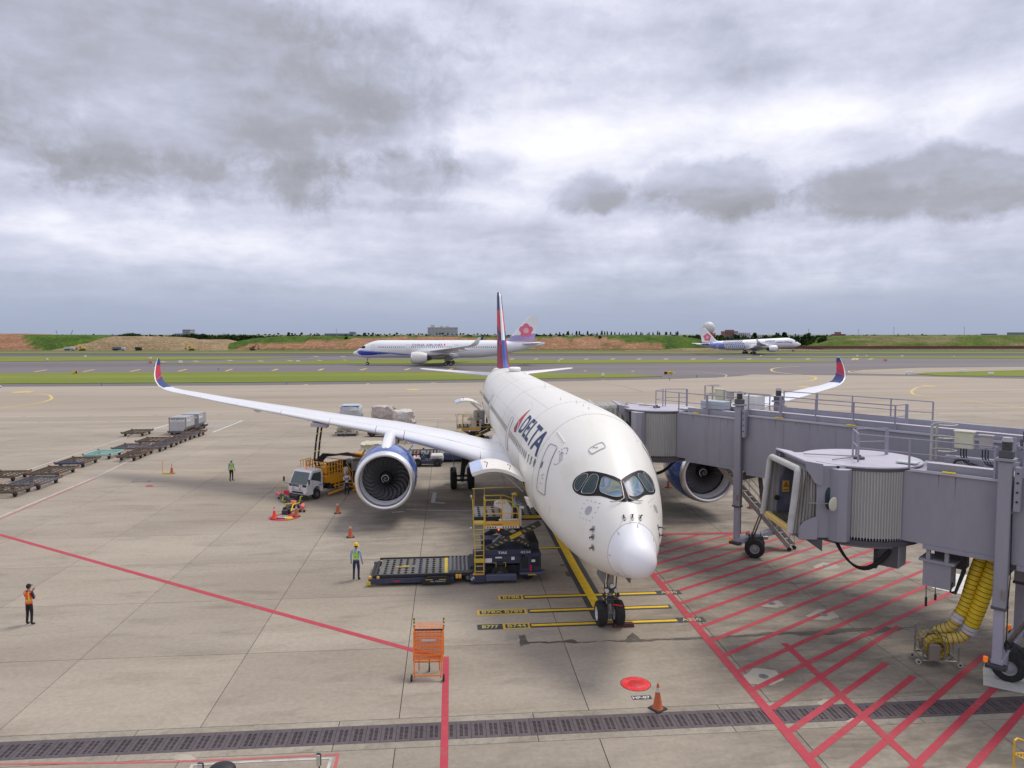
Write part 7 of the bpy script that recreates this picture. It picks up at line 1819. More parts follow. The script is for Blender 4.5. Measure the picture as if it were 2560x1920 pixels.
lettering('lettering', 'HYD', pk_ink, cabt, (.03, -.62, 1.10), (0, 1, 0), (0, 0, 1), .08, .3, off=.01); lettering('lettering', 'ISUZU', pk_ink, cabt, (.035, -.22, 1.10), (0, 1, 0), (0, 0, 1), .07, .42, off=.012); bx(cabt, 'number_card', (.05, .36, 1.10), (.01, .34, .17), pk_ink)
lettering('lettering', '42', lred, cabt, (.056, .28, 1.05), (0, 1, 0), (0, 0, 1), .10, .16, off=.004)
for y in (-.45, .25):
    mb = MB(); 
    for a, b_ in (((0, .10), (.09, -.04)), ): pass
    mb.add([(.026, y, .97), (.026, y + .09, .88), (.026, y, .79), (.026, y - .09, .88), (.026, y, .93), (.026, y + .05, .88), (.026, y, .83), (.026, y - .05, .88)], [(0, 1, 5, 4), (1, 2, 6, 5), (2, 3, 7, 6), (3, 0, 4, 7)]); put(mb, 'red_diamond_mark', lred, cabt)
lettering('lettering', 'FUELLING SERVICE', lred, cabt, (.022, -.62, .72), (0, 1, 0), (0, 0, 1), .07, 1.15, off=.01)
bx(cabt, 'grille', (.012, 0, .60), (.03, 1.1, .12), ld_black); bx(th, 'bumper', (.06, 0, .38), (.16, 1.9, .20), ld_black, .03); bx(th, 'winch_box', (.22, -.15, .32), (.25, .8, .25), gear_d, .03)
for y in (-.70, .70):
    bx(cabt, 'headlight', (.02, y, .60), (.04, .26, .13), mat('headlight', (.7, .72, .74), rough=.1), .01); bx(cabt, 'indicator', (.0, y + (.19 if y > 0 else -.19), .60), (.06, .12, .15), mat('indicator', (.75, .28, .04), rough=.3), .01)
for s in (1, -1):
    mb = MB(); mb.prism([(-.28, 1.20), (-1.40, 1.20), (-1.45, 1.55), (-1.42, 1.98), (-.68, 1.98), (-.50, 1.70)], .012, Matrix(((1, 0, 0, 0), (0, 0, 1, .905 * s), (0, 1, 0, 0), (0, 0, 0, 1)))); put(mb, 'side_window', tgl, cabt)
    pipe(th, 'mirror_arm', [(-.1, .9 * s, 1.15), (.12, 1.25 * s, 1.22), (.12, 1.25 * s, 1.5)], .015, ld_black); bx(th, 'mirror', (.12, 1.27 * s, 1.5), (.08, .16, .36), ld_black, .03)
    bx(cabt, 'door_handle', (-1.3, .94 * s, 1.05), (.14, .02, .05), ld_black); bx(cabt, 'door_seam', (-.58, .933 * s, 1.3), (.012, .004, 1.3), ld_black)
    gwheel(th, (-1.0, .82 * s, .38), .38, .24, 'wheel', mat('truck_rim', (.12, .10, .09), rough=.6)); gwheel(th, (-4.6, .78 * s, .38), .38, .34, 'wheel', mat('truck_rim', (.12, .10, .09)))
q = MB(); q.cyl((-.95, -.1, 2.16), (-.95, -.1, 2.34), .07, 10, r2=.05); put(q, 'beacon', amber, th, 40)
lettering('lettering', 'A 3', lred, cabt, (-1.28, .945, .98), (-1, 0, 0), (0, 0, 1), .12, .3, off=.004)
bx(th, 'chassis', (-3.6, 0, .62), (4.6, .9, .22), ld_black); 
body = bx(th, 'lift_cage_floor', (-2.75, 0, 1.30), (1.7, 2.1, .55), ty, .05)
mb = MB(); mb.prism([(-1.85, 1.55), (-1.85, 1.15), (-2.2, 1.0), (-3.6, .95), (-3.6, 1.62)], .04, Matrix(((1, 0, 0, 0), (0, 0, 1, 1.06), (0, 1, 0, 0), (0, 0, 0, 1)))); put(mb, 'cage_side_plate', ty, th)
for x in (-1.9, -2.2, -2.5, -2.8, -3.1, -3.4, -3.62):
    for y in (-1.0, 1.0): bx(th, 'cage_post', (x, y, 2.05), (.06, .06, 1.05 if x > -2.9 else .9), ty)
for z in (2.56, 2.2, 1.85):
    for y in (-1.0, 1.0): pipe(th, 'cage_rail', [(-1.9, y, z), (-3.62, y, z)], .03, ty)
    for x in (-1.9, -3.62): pipe(th, 'cage_rail', [(x, -1.0, z), (x, 1.0, z)], .03, ty)
for k in range(5): pipe(th, 'roof_rail', [(-1.2 - .25 * k, -.9, 2.2), (-1.2 - .25 * k, -.9, 2.72)], .025, ty)
pipe(th, 'roof_rail', [(-1.1, -.9, 2.7), (-2.3, -.9, 2.72)], .028, ty)
for x, y, z, d in ((-2.3, .5, 1.95, (.5, .5, .6)), (-3.1, .3, 2.0, (.5, .7, .7)), (-2.9, -.5, 1.9, (.6, .5, .5))): bx(th, 'pump_unit', (x, y, z), d, ty if x > -3 else gear_d, .06)
for y in (1.02, 1.5): pipe(th, 'step_rail', [(-3.75, y, 1.9), (-4.3, y, .35)], .04, ty)
for k in range(4): bx(th, 'step', (-3.85 - .13 * k, 1.26, 1.35 - k * .32), (.28, .5, .05), ty, .01)
pipe(th, 'step_handrail', [(-3.5, 1.5, 2.4), (-4.2, 1.5, 1.5), (-4.2, 1.5, .8)], .03, ty); bx(th, 'white_tank', (-3.95, 1.0, 1.62), (.45, .3, .62), ld_wht, .08)
pipe(th, 'outrigger', [(-2.0, 1.1, .22), (-4.2, 1.2, .42)], .09, ty); bx(th, 'outrigger_foot', (-4.45, 1.5, .06), (.5, .35, .08), ty, .02); pipe(th, 'outrigger', [(-4.3, 1.35, .9), (-4.4, 1.45, .1)], .06, ty)
bx(th, 'under_tank', (-3.0, .75, .75), (1.6, .5, .45), ld_black, .05); bx(th, 'yellow_frame', (-3.3, 1.03, .72), (1.3, .08, .12), ty, .01); bx(th, 'yellow_frame', (-3.1, 1.05, .95), (1.6, .06, .08), ty, .01)
for x in (-2.75, -3.15): bx(th, 'yellow_frame', (x, 1.07, .72), (.08, .06, .4), ty, .01)
# rear module: hose reels, meters, filter vessel
bx(th, 'rear_module', (-5.3, 0, 1.35), (2.2, 1.7, 1.5), ld_black, .06); bx(th, 'meter_panel', (-5.2, .9, 1.95), (.9, .12, 1.0), mat('meter_grey', (.33, .33, .32), rough=.5), .04)
for k in range(4): bx(th, 'gauge', (-4.95 - .18 * k, .97, 2.28), (.12, .02, .12), ld_black, .02)
q = MB(); q.cyl((-4.35, .3, 1.2), (-4.35, .3, 2.35), .32, 16); put(q, 'filter_vessel', ld_black, th, 40); bx(th, 'rear_yellow_frame', (-7.0, .1, 2.35), (1.1, 1.5, .35), ty, .05); bx(th, 'rear_yellow_frame', (-6.8, .8, 1.6), (.15, .15, 1.4), ty, .02)
for a in range(5): pipe(th, 'boom_hose', [(-2.2, .2 - .15 * a, 2.5), (-2.9, .1 - .1 * a, 2.85 + .04 * a), (-4.2, .2 - .1 * a, 2.78), (-5.6, .3 - .15 * a, 2.5 + .05 * a), (-6.6, .3, 2.3)], .05, blk_r)
for a in range(4): pipe(th, 'hose_fold', [(-4.3 - .4 * a, .9, .6), (-4.5 - .4 * a, 1.0, 1.2), (-4.8 - .4 * a, .95, .75), (-5.1 - .4 * a, .9, .5)], .06, blk_r)
pipe(th, 'deck_pipe', [(-6.5, .5, 2.6), (-6.9, .4, 2.75), (-7.4, -.1, 2.7)], .05, blk_r)
# the two hoses up to the wing
hz = thing('fuelling_hoses', 'two black fuelling hoses rising from the fuel truck to the underside of the left wing', 'fuel hose', GD(790, 1165, 54.6))
for x0, x1, y1 in ((786, 796, 1062), (795, 806, 1055)):
    a = GD(x0 + 4, 1166, 54.6) - hz.location; b_ = GD(x0, 1150, 54.6) - hz.location; c_ = GD(x1, y1, 55.0) - hz.location
    h_ = pipe(hz, 'hose', [a + Vector((.3, 0, .0)), a, b_, b_.lerp(c_, .5) + Vector((-.03, 0, 0)), c_], .075, blk_r, 8)
    for q in (.25, .5, .75): p = b_.lerp(c_, q); d = (c_ - b_).normalized(); mb = MB(); mb.cyl(p - d * .05, p + d * .05, .082, 8); put(mb, 'yellow_ring', ld_yel, h_)

# ---------------------------------------------------------------- baggage tractor with driver, trailer
def tractor(loc, rz, label):
    th = thing('baggage_tractor', label, 'baggage tractor', loc, rz)
    bx(th, 'chassis', (0, 0, .42), (2.75, 1.25, .36), ld_navy, .05); bx(th, 'bonnet', (.85, 0, .88), (1.15, 1.15, .42), ld_wht, .10); bx(th, 'nose_plate', (1.40, 0, .72), (.10, 1.2, .30), ld_wht, .03)
    bx(th, 'rear_deck', (-1.0, 0, .72), (.75, 1.2, .28), ld_wht, .05); lettering('lettering', 'FORMOSA', ld_navy, th, (.45, -.585, .78), (1, 0, 0), (0, 0, 1), .11, .6); lettering('lettering', 'E-TRUK', ld_navy, th, (-1.3, -.61, .66), (1, 0, 0), (0, 0, 1), .10, .5)
    bx(th, 'seat', (-.42, .0, .80), (.5, .9, .14), ld_black, .04); bx(th, 'seat_back', (-.68, 0, 1.10), (.10, .9, .5), ld_black, .04)
    pipe(th, 'steering_column', [(.32, 0, .8), (.12, 0, 1.18)], .03, ld_black); q = MB(); q.tube([Vector((.12 + .07 * math.cos(a * .5), .17 * math.sin(a * .5), 1.2 + .12 * math.cos(a * .5))) for a in range(14)], .02, 5); put(q, 'steering_wheel', ld_black, th, 60)
    q = MB(); q.cyl((-1.05, -.2, .85), (-1.05, -.2, 1.45), .07, 8); put(q, 'gas_bottle', lred, th, 40); pipe(th, 'rear_rack', [(-1.3, -.4, .85), (-1.3, -.4, 1.3), (-.8, -.4, 1.35)], .03, ld_black)
    for x, r_ in ((-.9, .38), (.88, .34)):
        for s in (-.55, .55): gwheel(th, (x, s, r_), r_, .24, 'wheel', gear_d)
    return th
tp = G(1065, 1167) + Vector((.1, .6, 0))
tractor(tp, R(4), 'white and navy baggage tractor with a driver, parked right of the left engine')
person(tp + Vector((-.40, .03, -.02)), R(94), 'person in light blue shirt sitting at the wheel of the baggage tractor', blue_sh, navy_tr, None, H=1.66, pose='sit')
p = G(947, 1093) + Vector((0, .8, 0)); tractor(p, R(178), 'white tow tractor half hidden behind the pylon of the left engine')
def dolly(loc, rz, L_, Wd, label, deckm, frontm, name='pallet_dolly', zz=.50, cat='cargo dolly', drawbar=True, grp='empty cargo dollies parked on the left apron'):
    th = thing(name, label, cat, loc, rz, grp)
    for s in (-1, 1): bx(th, 'side_beam', (0, s * L_ / 2, zz - .06), (Wd, .09, .18), frontm if s < 0 else deckm, .01)
    for s in (-1, 1): bx(th, 'end_beam', (s * Wd / 2, 0, zz - .06), (.09, L_ - .1, .16), deckm, .01)
    mb = MB(); nx = max(4, int(Wd / .42)); ny = max(5, int(L_ / .42))
    for i in range(nx + 1): mb.box((-Wd / 2 + Wd * i / nx, 0, zz - .02), (.05, L_ - .1, .06))
    for j in range(ny):
        y = -L_ / 2 + L_ * (j + .5) / ny
        for i in range(nx): mb.box((-Wd / 2 + Wd * (i + .5) / nx, y + (.06 if i % 2 else -.06), zz + .015), (Wd / nx * .62, .055, .05))
    dk = mb.build('roller_deck', deckm, th); dk['kind'] = 'stuff'
    for s in (-.5, .5): bx(th, 'under_frame', (s * Wd * .7, 0, zz - .2), (.12, L_ * .8, .10), ld_black)
    for sx in (-1, 1):
        for sy in (-1, 1):
            gwheel(th, (sx * (Wd / 2 - .28), sy * (L_ / 2 - .45), .22), .22, .16, 'wheel', gear_d, 'X', 14); bx(th, 'corner_guide', (sx * Wd / 2, sy * L_ / 2, zz + .03), (.16, .14, .14), mat('guide_orange', (.28, .08, .035), rough=.7), .02)
    if drawbar: pipe(th, 'drawbar', [(0, -L_ / 2, .3), (-.1, -L_ / 2 - .7, .2), (-.12, -L_ / 2 - 1.0, .12)], .04, gear_d)
    return th
rust = mat('dolly_rust', (.125, .095, .068), rough=.75, var=.3, scale=5, dirt=(.16, .11, .07), dirt_amt=.5, dirt_scale=4); dblu = mat('dolly_blue', (.05, .065, .16), rough=.6, var=.2, dirt=(.10, .08, .07), dirt_amt=.4, dirt_scale=4); dpur = mat('dolly_grey', (.12, .115, .13), rough=.7, var=.25, dirt=(.13, .10, .07), dirt_amt=.5, dirt_scale=4); mint = mat('dolly_mint', (.30, .52, .47), rough=.6, var=.08)
BD = [((2, 1243), rust, rust, 'rusty brown pallet dolly cut by the left edge of the photo, front of the row', 3.0), ((62, 1225), dpur, dblu, 'blue pallet dolly near the left edge with orange corner guides', 4.0), ((112, 1196), rust, rust, 'rusty brown pallet dolly between the two dollies with blue front beams', 4.0), ((178, 1169), rust, dblu, 'brown pallet dolly with a blue front beam, directly in front of the mint one', 3.8), ((246, 1148), mint, mint, 'mint green pallet dolly in the row of dark dollies', 3.6), ((315, 1131), dpur, dpur, 'grey pallet dolly directly behind the mint green one', 3.6), ((372, 1113), rust, rust, 'rusty pallet dolly at the far end of the left row, in front of the containers', 3.6), ((334, 1091), rust, rust, 'rusty pallet dolly standing apart, left of the grey containers', 3.4), ((0, 1204), rust, rust, 'rusty pallet dolly cut by the left edge, behind the blue one', 3.0)]
for (x, y), dm, fm_, lb, L_ in BD:
    L_ *= .86; p = G(x, y) + E2 * (L_ / 2 - .35); dolly(p, A0, L_, 2.5, lb, dm, fm_, drawbar=(y in (1091,)))
SD = [((318, 1153), rust, 'small rusty dolly nearest the camera in the right row, with its drawbar down'), ((346, 1141), rust, 'small rusty dolly, second in the right row of dollies'), ((384, 1130), dpur, 'small grey dolly with orange corners, third in the right row of dollies'), ((413, 1119), dpur, 'small grey dolly, fourth in the right row of dollies'), ((437, 1109), rust, 'small rusty dolly, fifth in the right row of dollies'), ((461, 1100), dpur, 'small dark dolly in front of the grey containers, sixth in the right row'), ((484, 1092), rust, 'small dolly farthest back in the right row, beside the grey containers')]
for (x, y), dm, lb in SD: dolly(G(x, y) + E2 * .9 + Vector((0, 0, 0)), A0, 2.4, 1.7, lb, dm, dm, 'container_dolly', .52, drawbar=(y == 1153))
# freight containers
def uld(p, rz, label, m):
    th = thing('freight_container', label, 'container', p, rz); w_, d_, h_ = 1.95, 3.0, 1.62
    mb = MB(); b0 = .0
    mb.loft([[Vector((-w_ / 2 + .0, y, 0)), Vector((w_ / 2 - .32, y, 0)), Vector((w_ / 2, y, .45)), Vector((w_ / 2, y, h_)), Vector((-w_ / 2, y, h_))] for y in (-d_ / 2, d_ / 2)]); put(mb, 'shell', m, th)
    bx(th, 'top_edge', (0, -d_ / 2 - .012, h_ - .03), (w_ + .02, .03, .06), dpur, .01); bx(th, 'lid', (0, 0, h_ + .012), (w_ + .03, d_ + .03, .02), mat('lid_grey', (.36, .36, .36), rough=.5))
    sgn = bx(th, 'white_panel', (-.0, -d_ / 2 - .016, h_ - .32), (w_ * .88, .02, .44), mat('panel_white', (.66, .66, .66), rough=.6)); lettering('lettering', 'AKE 38076CI', ld_navy, sgn, (-w_ * .40, -d_ / 2 - .03, h_ - .26), (1, 0, 0), (0, 0, 1), .14, w_ * .8, bold=True); lettering('lettering', 'CHINA AIRLINES', lred, sgn, (-w_ * .25, -d_ / 2 - .03, h_ - .45), (1, 0, 0), (0, 0, 1), .07, w_ * .55)
    s2 = bx(th, 'white_panel', (w_ / 2 + .012, -.6, h_ - .35), (.02, 1.3, .4), MATS['panel_white']); lettering('lettering', 'CHINA', ld_navy, s2, (w_ / 2 + .025, -1.15, h_ - .3), (0, 1, 0), (0, 0, 1), .12, 1.1)
    for x in (-w_ / 2, w_ / 2): bx(th, 'corner_post', (x, -d_ / 2, h_ / 2 + (.22 if x > 0 else 0)), (.05, .05, h_ - (.45 if x > 0 else 0)), dpur)
    return th
cgm = mat('container_grey', (.50, .50, .505), rough=.5, metal=.3, var=.12, dirt=(.25, .22, .17), dirt_amt=.5, dirt_scale=1.5)
p = G(443, 1088) + E2 * 1.7; dolly(p, A0, 3.2, 2.2, 'dark dolly under the nearer grey freight container', ld_black, dpur, 'container_dolly', .42, drawbar=False, grp=None); uld(p + Vector((0, 0, .47)), A0, 'grey freight container with white number panel, the nearer of the two', cgm)
p = G(472, 1079) + E2 * 2.1; dolly(p, A0, 3.2, 2.2, 'dark dolly under the farther grey freight container', ld_black, dpur, 'container_dolly', .42, drawbar=False, grp=None); uld(p + Vector((0, 0, .47)), A0, 'grey freight container standing behind and right of the nearer one', mat('container_grey_dark', (.38, .39, .41), rough=.5, metal=.3, var=.1))
# netted freight pallets
def freight(p, rz, w_, d_, h_, label, m, net=None, top_m=None, seed=0, with_dolly=True, lumps=1.0):
    rg = random.Random(seed)
    if with_dolly: dolly(p, rz, d_ + .3, w_ + .2, label.replace(label.split(' ')[0], 'dark', 1) if False else 'low dolly carrying the ' + label.split(',')[0].replace(' seen over the wing', '').replace(' seen over the left part of the wing', ' left over the wing'), mat('dolly_pale', (.35, .34, .32), rough=.6), mat('dolly_pale', (.35, .34, .32)), 'pallet_dolly', .42, drawbar=with_dolly == 2, grp=None)
    bm = bmesh.new(); bmesh.ops.create_cube(bm, size=1); bmesh.ops.subdivide_edges(bm, edges=bm.edges[:], cuts=9, use_grid_fill=True)
    for v in bm.verts:
        c = v.co.copy(); l_ = c.length; c2 = Vector((c.x, c.y, c.z)); mx_ = max(abs(c.x), abs(c.y), abs(c.z))
        sph = c.normalized() * .62; c2 = c.lerp(sph, .42) if c.z > -.3 else c
        nn = noise.noise_vector(Vector((c.x * 3.1 + seed * 7, c.y * 3.1, c.z * 3.1))) * .11 * lumps; cell = noise.voronoi(Vector((c.x * 4 + seed, c.y * 4, c.z * 4)))[0][0] * .12 * lumps
        c2 = c2 + nn + c2.normalized() * (-cell)
        v.co = Vector((c2.x * w_, c2.y * d_, (c2.z + .5) * h_))
    me = bpy.data.meshes.new('freight_load'); bm.to_mesh(me); bm.free(); me.materials.append(m); me.polygons.foreach_set('use_smooth', [True] * len(me.polygons)); me.set_sharp_from_angle(angle=R(35))
    th = thing('freight_pallet', label, 'freight', (p.x, p.y, .46 if with_dolly else .05), rz); ld = link('freight_load', me, th)
    if net:
        bv = bvh_of(me)
        for k in range(-6, 7):
            for dgn in (1, -1):
                P = []
                for j in range(17):
                    t = j / 16 - .5; o = Vector(((k / 6 + t * dgn * 1.0) * w_ * .55, -d_ * 1.2, (t + .5) * h_)); q, nr, _, _ = bv.ray_cast(o, Vector((0, 1, 0)))
                    if q is not None: P.append(q + Vector((0, -.02, 0)))
                if len(P) > 3: mb = MB(); mb.tube(P, .014, 4); put(mb, 'net_cord', net, th)
    if top_m:
        mb = MB(); mb.cbox((0, 0, h_ + .02), (w_ * .8, d_ * .8, .10), .04); put(mb, 'cover_sheet', top_m, th)
    return th
cream = mat('wrap_cream', (.56, .52, .40), rough=.75, var=.2, scale=3, dirt=(.36, .33, .25), dirt_amt=.6, dirt_scale=2.5); pinkw = mat('wrap_pink', (.50, .43, .39), rough=.75, var=.25, scale=5, dirt=(.33, .28, .25), dirt_amt=.6, dirt_scale=4); cordm = mat('net_cord', (.33, .34, .28), rough=.8)
freight(G(866, 1089) + Vector((0, .8, 0)), R(5), 2.3, 2.4, 1.45, 'cream freight load under a net, in front of the wing leading edge', cream, cordm, None, 1, 2)
freight(Vector((-21.9, 99.0, 0)), R(5), 3.0, 3.0, 2.0, 'grey sheeted freight load seen over the left part of the wing', mat('sheet_grey', (.47, .49, .50), rough=.6, var=.12), None, mat('sheet_blue', (.42, .50, .60), rough=.5), 2, True, .6)
freight(Vector((-17.4, 98.0, 0)), R(5), 3.1, 2.8, 2.1, 'pinkish netted freight load seen over the wing, left of its pale neighbour', pinkw, None, None, 3)
freight(Vector((-14.1, 94.5, 0)), R(5), 2.8, 2.6, 1.85, 'pale pink freight load seen over the wing, beside the darker netted one', mat('wrap_pale', (.58, .53, .49), rough=.7, var=.2, scale=4), None, None, 4)
freight(Vector((-13.6, 70.5, 0)), R(5), 2.4, 2.4, 1.25, 'cream wrapped freight load behind the left engine and fuel truck', cream, None, None, 5)
dolly(G(1016, 1108) + E2 * .8, A0, 2.2, 2.4, 'rusty pallet dolly under the wing, right of the engine pylon', rust, rust, drawbar=True)
# roller trailer behind the tractor
p = G(1125, 1158) + Vector((0.2, 1.2, 0)); th = thing('roller_trailer', 'blue trailer with grey slatted rollers standing between the tractor and the main gear', 'trailer', p, R(4))
bx(th, 'trailer_frame', (0, 0, .50), (2.6, 1.5, .45), dblu, .04)
for k in range(9): bx(th, 'roller', (-1.15 + k * .28, 0, .86), (.16, 1.3, .12), mat('roller_pale', (.42, .42, .42), rough=.5), .03)
for x in (-1.25, 1.2): bx(th, 'end_stop', (x, -.6, 1.0), (.12, .2, .35), ld_yel if x < 0 else ld_wht, .02)
for x in (-.9, .9):
    for s in (-.6, .6): gwheel(th, (x, s, .24), .24, .15, 'wheel', gear_d, 'Y', 12)
# yellow ladder hoop at the lower right corner
th = thing('yellow_steps', 'yellow tubular hand rail of small steps at the lower right corner', 'step ladder', G(2560, 1990) )
L0 = G(2560, 1990)
def gl3(x, y, Y): return GD(x, y, Y) - L0
pipe(th, 'hand_rail', [gl3(2534, 1960, 19.0), gl3(2535, 1870, 19.0), gl3(2537, 1851, 19.0), gl3(2543, 1846, 19.05), gl3(2552, 1849, 19.1), gl3(2600, 1868, 19.4)], .028, mat('step_yellow', (.72, .42, .02), rough=.5), 8)
pipe(th, 'tread_edge', [gl3(2535, 1884, 19.0), gl3(2600, 1880, 19.6)], .022, mat('step_yellow', (.72, .42, .02))); pipe(th, 'tread_edge', [gl3(2535, 1886, 19.0), gl3(2600, 1915, 18.5)], .022, mat('step_yellow', (.72, .42, .02)))
for k in range(7): pipe(th, 'tread_bar', [gl3(2541 + k * 8, 1883.5, 19.05 + .06 * k), gl3(2541 + k * 8, 1889 + k * 3.5, 18.95 - .06 * k)], .012, mat('step_yellow', (.72, .42, .02)))
# two vehicle mirrors poking up at the bottom edge
for (x, y, wd, hh, lb) in ((796, 1883, 13, 36, 'tall chrome framed vehicle mirror at the bottom edge, right of the other one'), (500, 1907, 17, 22, 'dark square vehicle mirror at the bottom edge near the white painted box')):
    Y = 17.2; c = GD(x, y + hh / 2, Y); k = Y / FPX
    th = thing('vehicle_mirror', lb, 'mirror', c); bx(th, 'mirror_shell', (0, 0.03, 0), (wd * k, .07, hh * k), ld_black, .03); bx(th, 'mirror_glass', (0, -.012, 0), (wd * k * .8, .02, hh * k * .85), mat('mirror_glass', (.75, .78, .8), rough=.03, metal=1.0, var=.0), .02); pipe(th, 'mirror_arm', [(0, .05, -hh * k * .4), (.02, .08, -.9), (0, .3, -1.6)], .018, ld_black)
q = MB(); q.sphere((0, 0, 0), .33, 20, 10, (1, .8, .45)); o = q.build('fork_truck_roof', ld_black, None, 60); o.location = GD(556, 1923, 17.4); tag(o, 'dark rounded top of a vehicle just showing at the bottom edge', 'vehicle')
# ================================================================== FAR FIELD
def cover_mat(name, dirt_c, dirt2, grass_c, grass2):
    m = bpy.data.materials.new(name); m.use_nodes = True; nt = m.node_tree; n = nt.nodes; l = nt.links; bs = n['Principled BSDF']; bs.inputs['Roughness'].default_value = .95; bs.inputs['Specular IOR Level'].default_value = .1
    g = n.new('ShaderNodeNewGeometry')
    def nz(sc, st, det=8):
        mp = n.new('ShaderNodeMapping'); mp.inputs['Scale'].default_value = st; l.new(g.outputs['Position'], mp.inputs[0]); t = n.new('ShaderNodeTexNoise'); t.inputs['Scale'].default_value = sc; t.inputs['Detail'].default_value = det; t.inputs['Roughness'].default_value = .68; l.new(mp.outputs[0], t.inputs['Vector'])
        r = n.new('ShaderNodeMapRange'); r.interpolation_type = 'SMOOTHSTEP'; r.inputs['From Min'].default_value = .38; r.inputs['From Max'].default_value = .64; l.new(t.outputs['Fac'], r.inputs['Value']); return r.outputs[0]
    def mx(f, a, b_):
        t = n.new('ShaderNodeMix'); t.data_type = 'RGBA'; l.new(f, t.inputs['Factor'])
        for q, k in ((a, 'A'), (b_, 'B')):
            if isinstance(q, tuple): t.inputs[k].default_value = (*q, 1)
            else: l.new(q, t.inputs[k])
        return t.outputs['Result']
    at = n.new('ShaderNodeAttribute'); at.attribute_name = 'cover'
    l.new(mx(at.outputs['Fac'], mx(nz(.12, (.5, .5, 3)), dirt_c, dirt2), mx(nz(.09, (1, 1, 1.5)), grass_c, grass2)), bs.inputs['Base Color'])
    bp = n.new('ShaderNodeBump'); bp.inputs['Strength'].default_value = 1; bp.inputs['Distance'].default_value = .8; l.new(nz(.35, (1, 1, 1)), bp.inputs['Height']); l.new(bp.outputs[0], bs.inputs['Normal'])
    return m
bank_m = cover_mat('bank', (.47, .265, .155), (.36, .190, .110), (.115, .190, .030), (.065, .120, .026))
bank_tan = cover_mat('bank_tan', (.50, .35, .22), (.38, .26, .16), (.13, .19, .035), (.08, .13, .03))
bank_g = cover_mat('bank_green', (.36, .29, .155), (.28, .22, .12), (.15, .20, .04), (.09, .15, .03))
def lerp_t(tab, x):
    if x <= tab[0][0]: return tab[0][1]
    for i in range(len(tab) - 1):
        if x <= tab[i + 1][0]:
            t = (x - tab[i][0]) / (tab[i + 1][0] - tab[i][0]); return tab[i][1] + (tab[i + 1][1] - tab[i][1]) * t
    return tab[-1][1]
def bank(name, tops, Yb, m, cover, w=30, depth=60, step=5, kind='structure', rough=.5):
    Yc = Yb + w; x0, x1 = tops[0][0], tops[-1][0]; nx = int((x1 - x0) / step) + 1; prof = [(0, 0), (.12, .16), (.3, .38), (.5, .62), (.7, .82), (.86, .94), (1, 1), (1.6, 1.0), (2.4, .98), (3.2, .5), (4, 0)]
    V, F, C = [], [], []
    for i in range(nx):
        px_ = x0 + (x1 - x0) * i / (nx - 1); top = max(.05, HT(lerp_t(tops, px_), Yc)); X = (px_ - 1280) / FPX * Yc
        for j, (t, h_) in enumerate(prof):
            nn = noise.noise(Vector((X * .05, t * 3, Yb))) * 1.6 + noise.noise(Vector((X * .17, t * 6, 3))) * .8; mid = 4 * min(h_, 1) * (1 - min(h_, 1)) if t < 1 else 0
            V.append((X, Yb + w * t + nn * rough * (t < 1.2) * 2, -.3 if h_ == 0 else max(0, top * h_ + nn * rough * mid + (noise.noise(Vector((X * .3, t, 0))) * .25 if t >= 1 else 0))))
            C.append(cover(px_, h_, X))
    n_ = len(prof)
    for i in range(nx - 1):
        for j in range(n_ - 1): a = i * n_ + j; F.append((a, a + n_, a + n_ + 1, a + 1))
    me = bpy.data.meshes.new(name); me.from_pydata(V, [], F); at = me.attributes.new('cover', 'FLOAT', 'POINT'); at.data.foreach_set('value', C); me.materials.append(m)
    me.polygons.foreach_set('use_smooth', [True] * len(F)); return link(name, me, None, kind=kind)
nzc = lambda X, a=1: noise.noise(Vector((X * .06, a * 3.3, 1.7)))
def covA(px_, h_, X): e = 60 + 95 * (1 - h_) + 12 * nzc(X, h_); return 0.0 if px_ < e or (h_ < .1 and px_ < 165) else 1.0
bank('earth_bank', [(-500, 832), (0, 834.2), (45, 834.8), (60, 837), (120, 837), (200, 837.2), (225, 841), (245, 850), (262, 866)], 545, bank_m, covA)
bank('earth_mound', [(172, 868), (195, 862), (225, 857), (255, 846), (275, 842), (300, 840.6), (350, 841), (400, 841.6), (440, 845), (455, 848.6), (500, 849.3), (535, 848.8), (555, 853), (575, 862), (594, 876)], 538, bank_tan, lambda p, h_, X: .12 + .3 * max(0, nzc(X, h_ * 2)), w=22)
def covC(px_, h_, X):
    cut = lerp_t([(540, -1), (640, .35), (700, .5), (860, .74), (900, .86), (1000, .93), (1500, .94), (1540, .72), (1600, .55), (1640, .3), (1660, -1)], px_); v = 1.0 if h_ > cut + .10 * nzc(X, h_) else 0.0
    if px_ > 640 and h_ < .06: v = .8
    return max(v, .5 if (nzc(X * 2, h_ * 4) > .42) else 0)
bank('earth_bank', [(528, 872), (560, 862), (600, 852), (640, 845.5), (690, 841), (740, 839.6), (800, 840), (900, 840.5), (1000, 840), (1200, 841), (1330, 841), (1480, 840.6), (1500, 838.8), (1560, 838), (1640, 838), (1700, 840), (1740, 846), (1775, 856), (1812, 870)], 545, bank_m, covC)
bank('grass_bank', [(2030, 868), (2060, 858), (2085, 850), (2105, 842.5), (2140, 840), (2200, 839.3), (2300, 838.6), (2400, 838.8), (2560, 838), (3200, 838)], 545, bank_g, lambda p, h_, X: max(0, min(1, .80 + 1.2 * nzc(X * .7, h_ * 3))))
bank('bare_strip', [(1560, 880), (1640, 877.5), (1700, 872), (1800, 870), (1900, 871), (1990, 874), (2080, 879)], 528, bank_tan, lambda p, h_, X: .25 + .5 * max(0, nzc(X, 2)), w=8)
sheet('field_verge', gp([(-900, 883.2), (3300, 883.1), (3300, 880.2), (-900, 880.2)]), .02, grass_m)
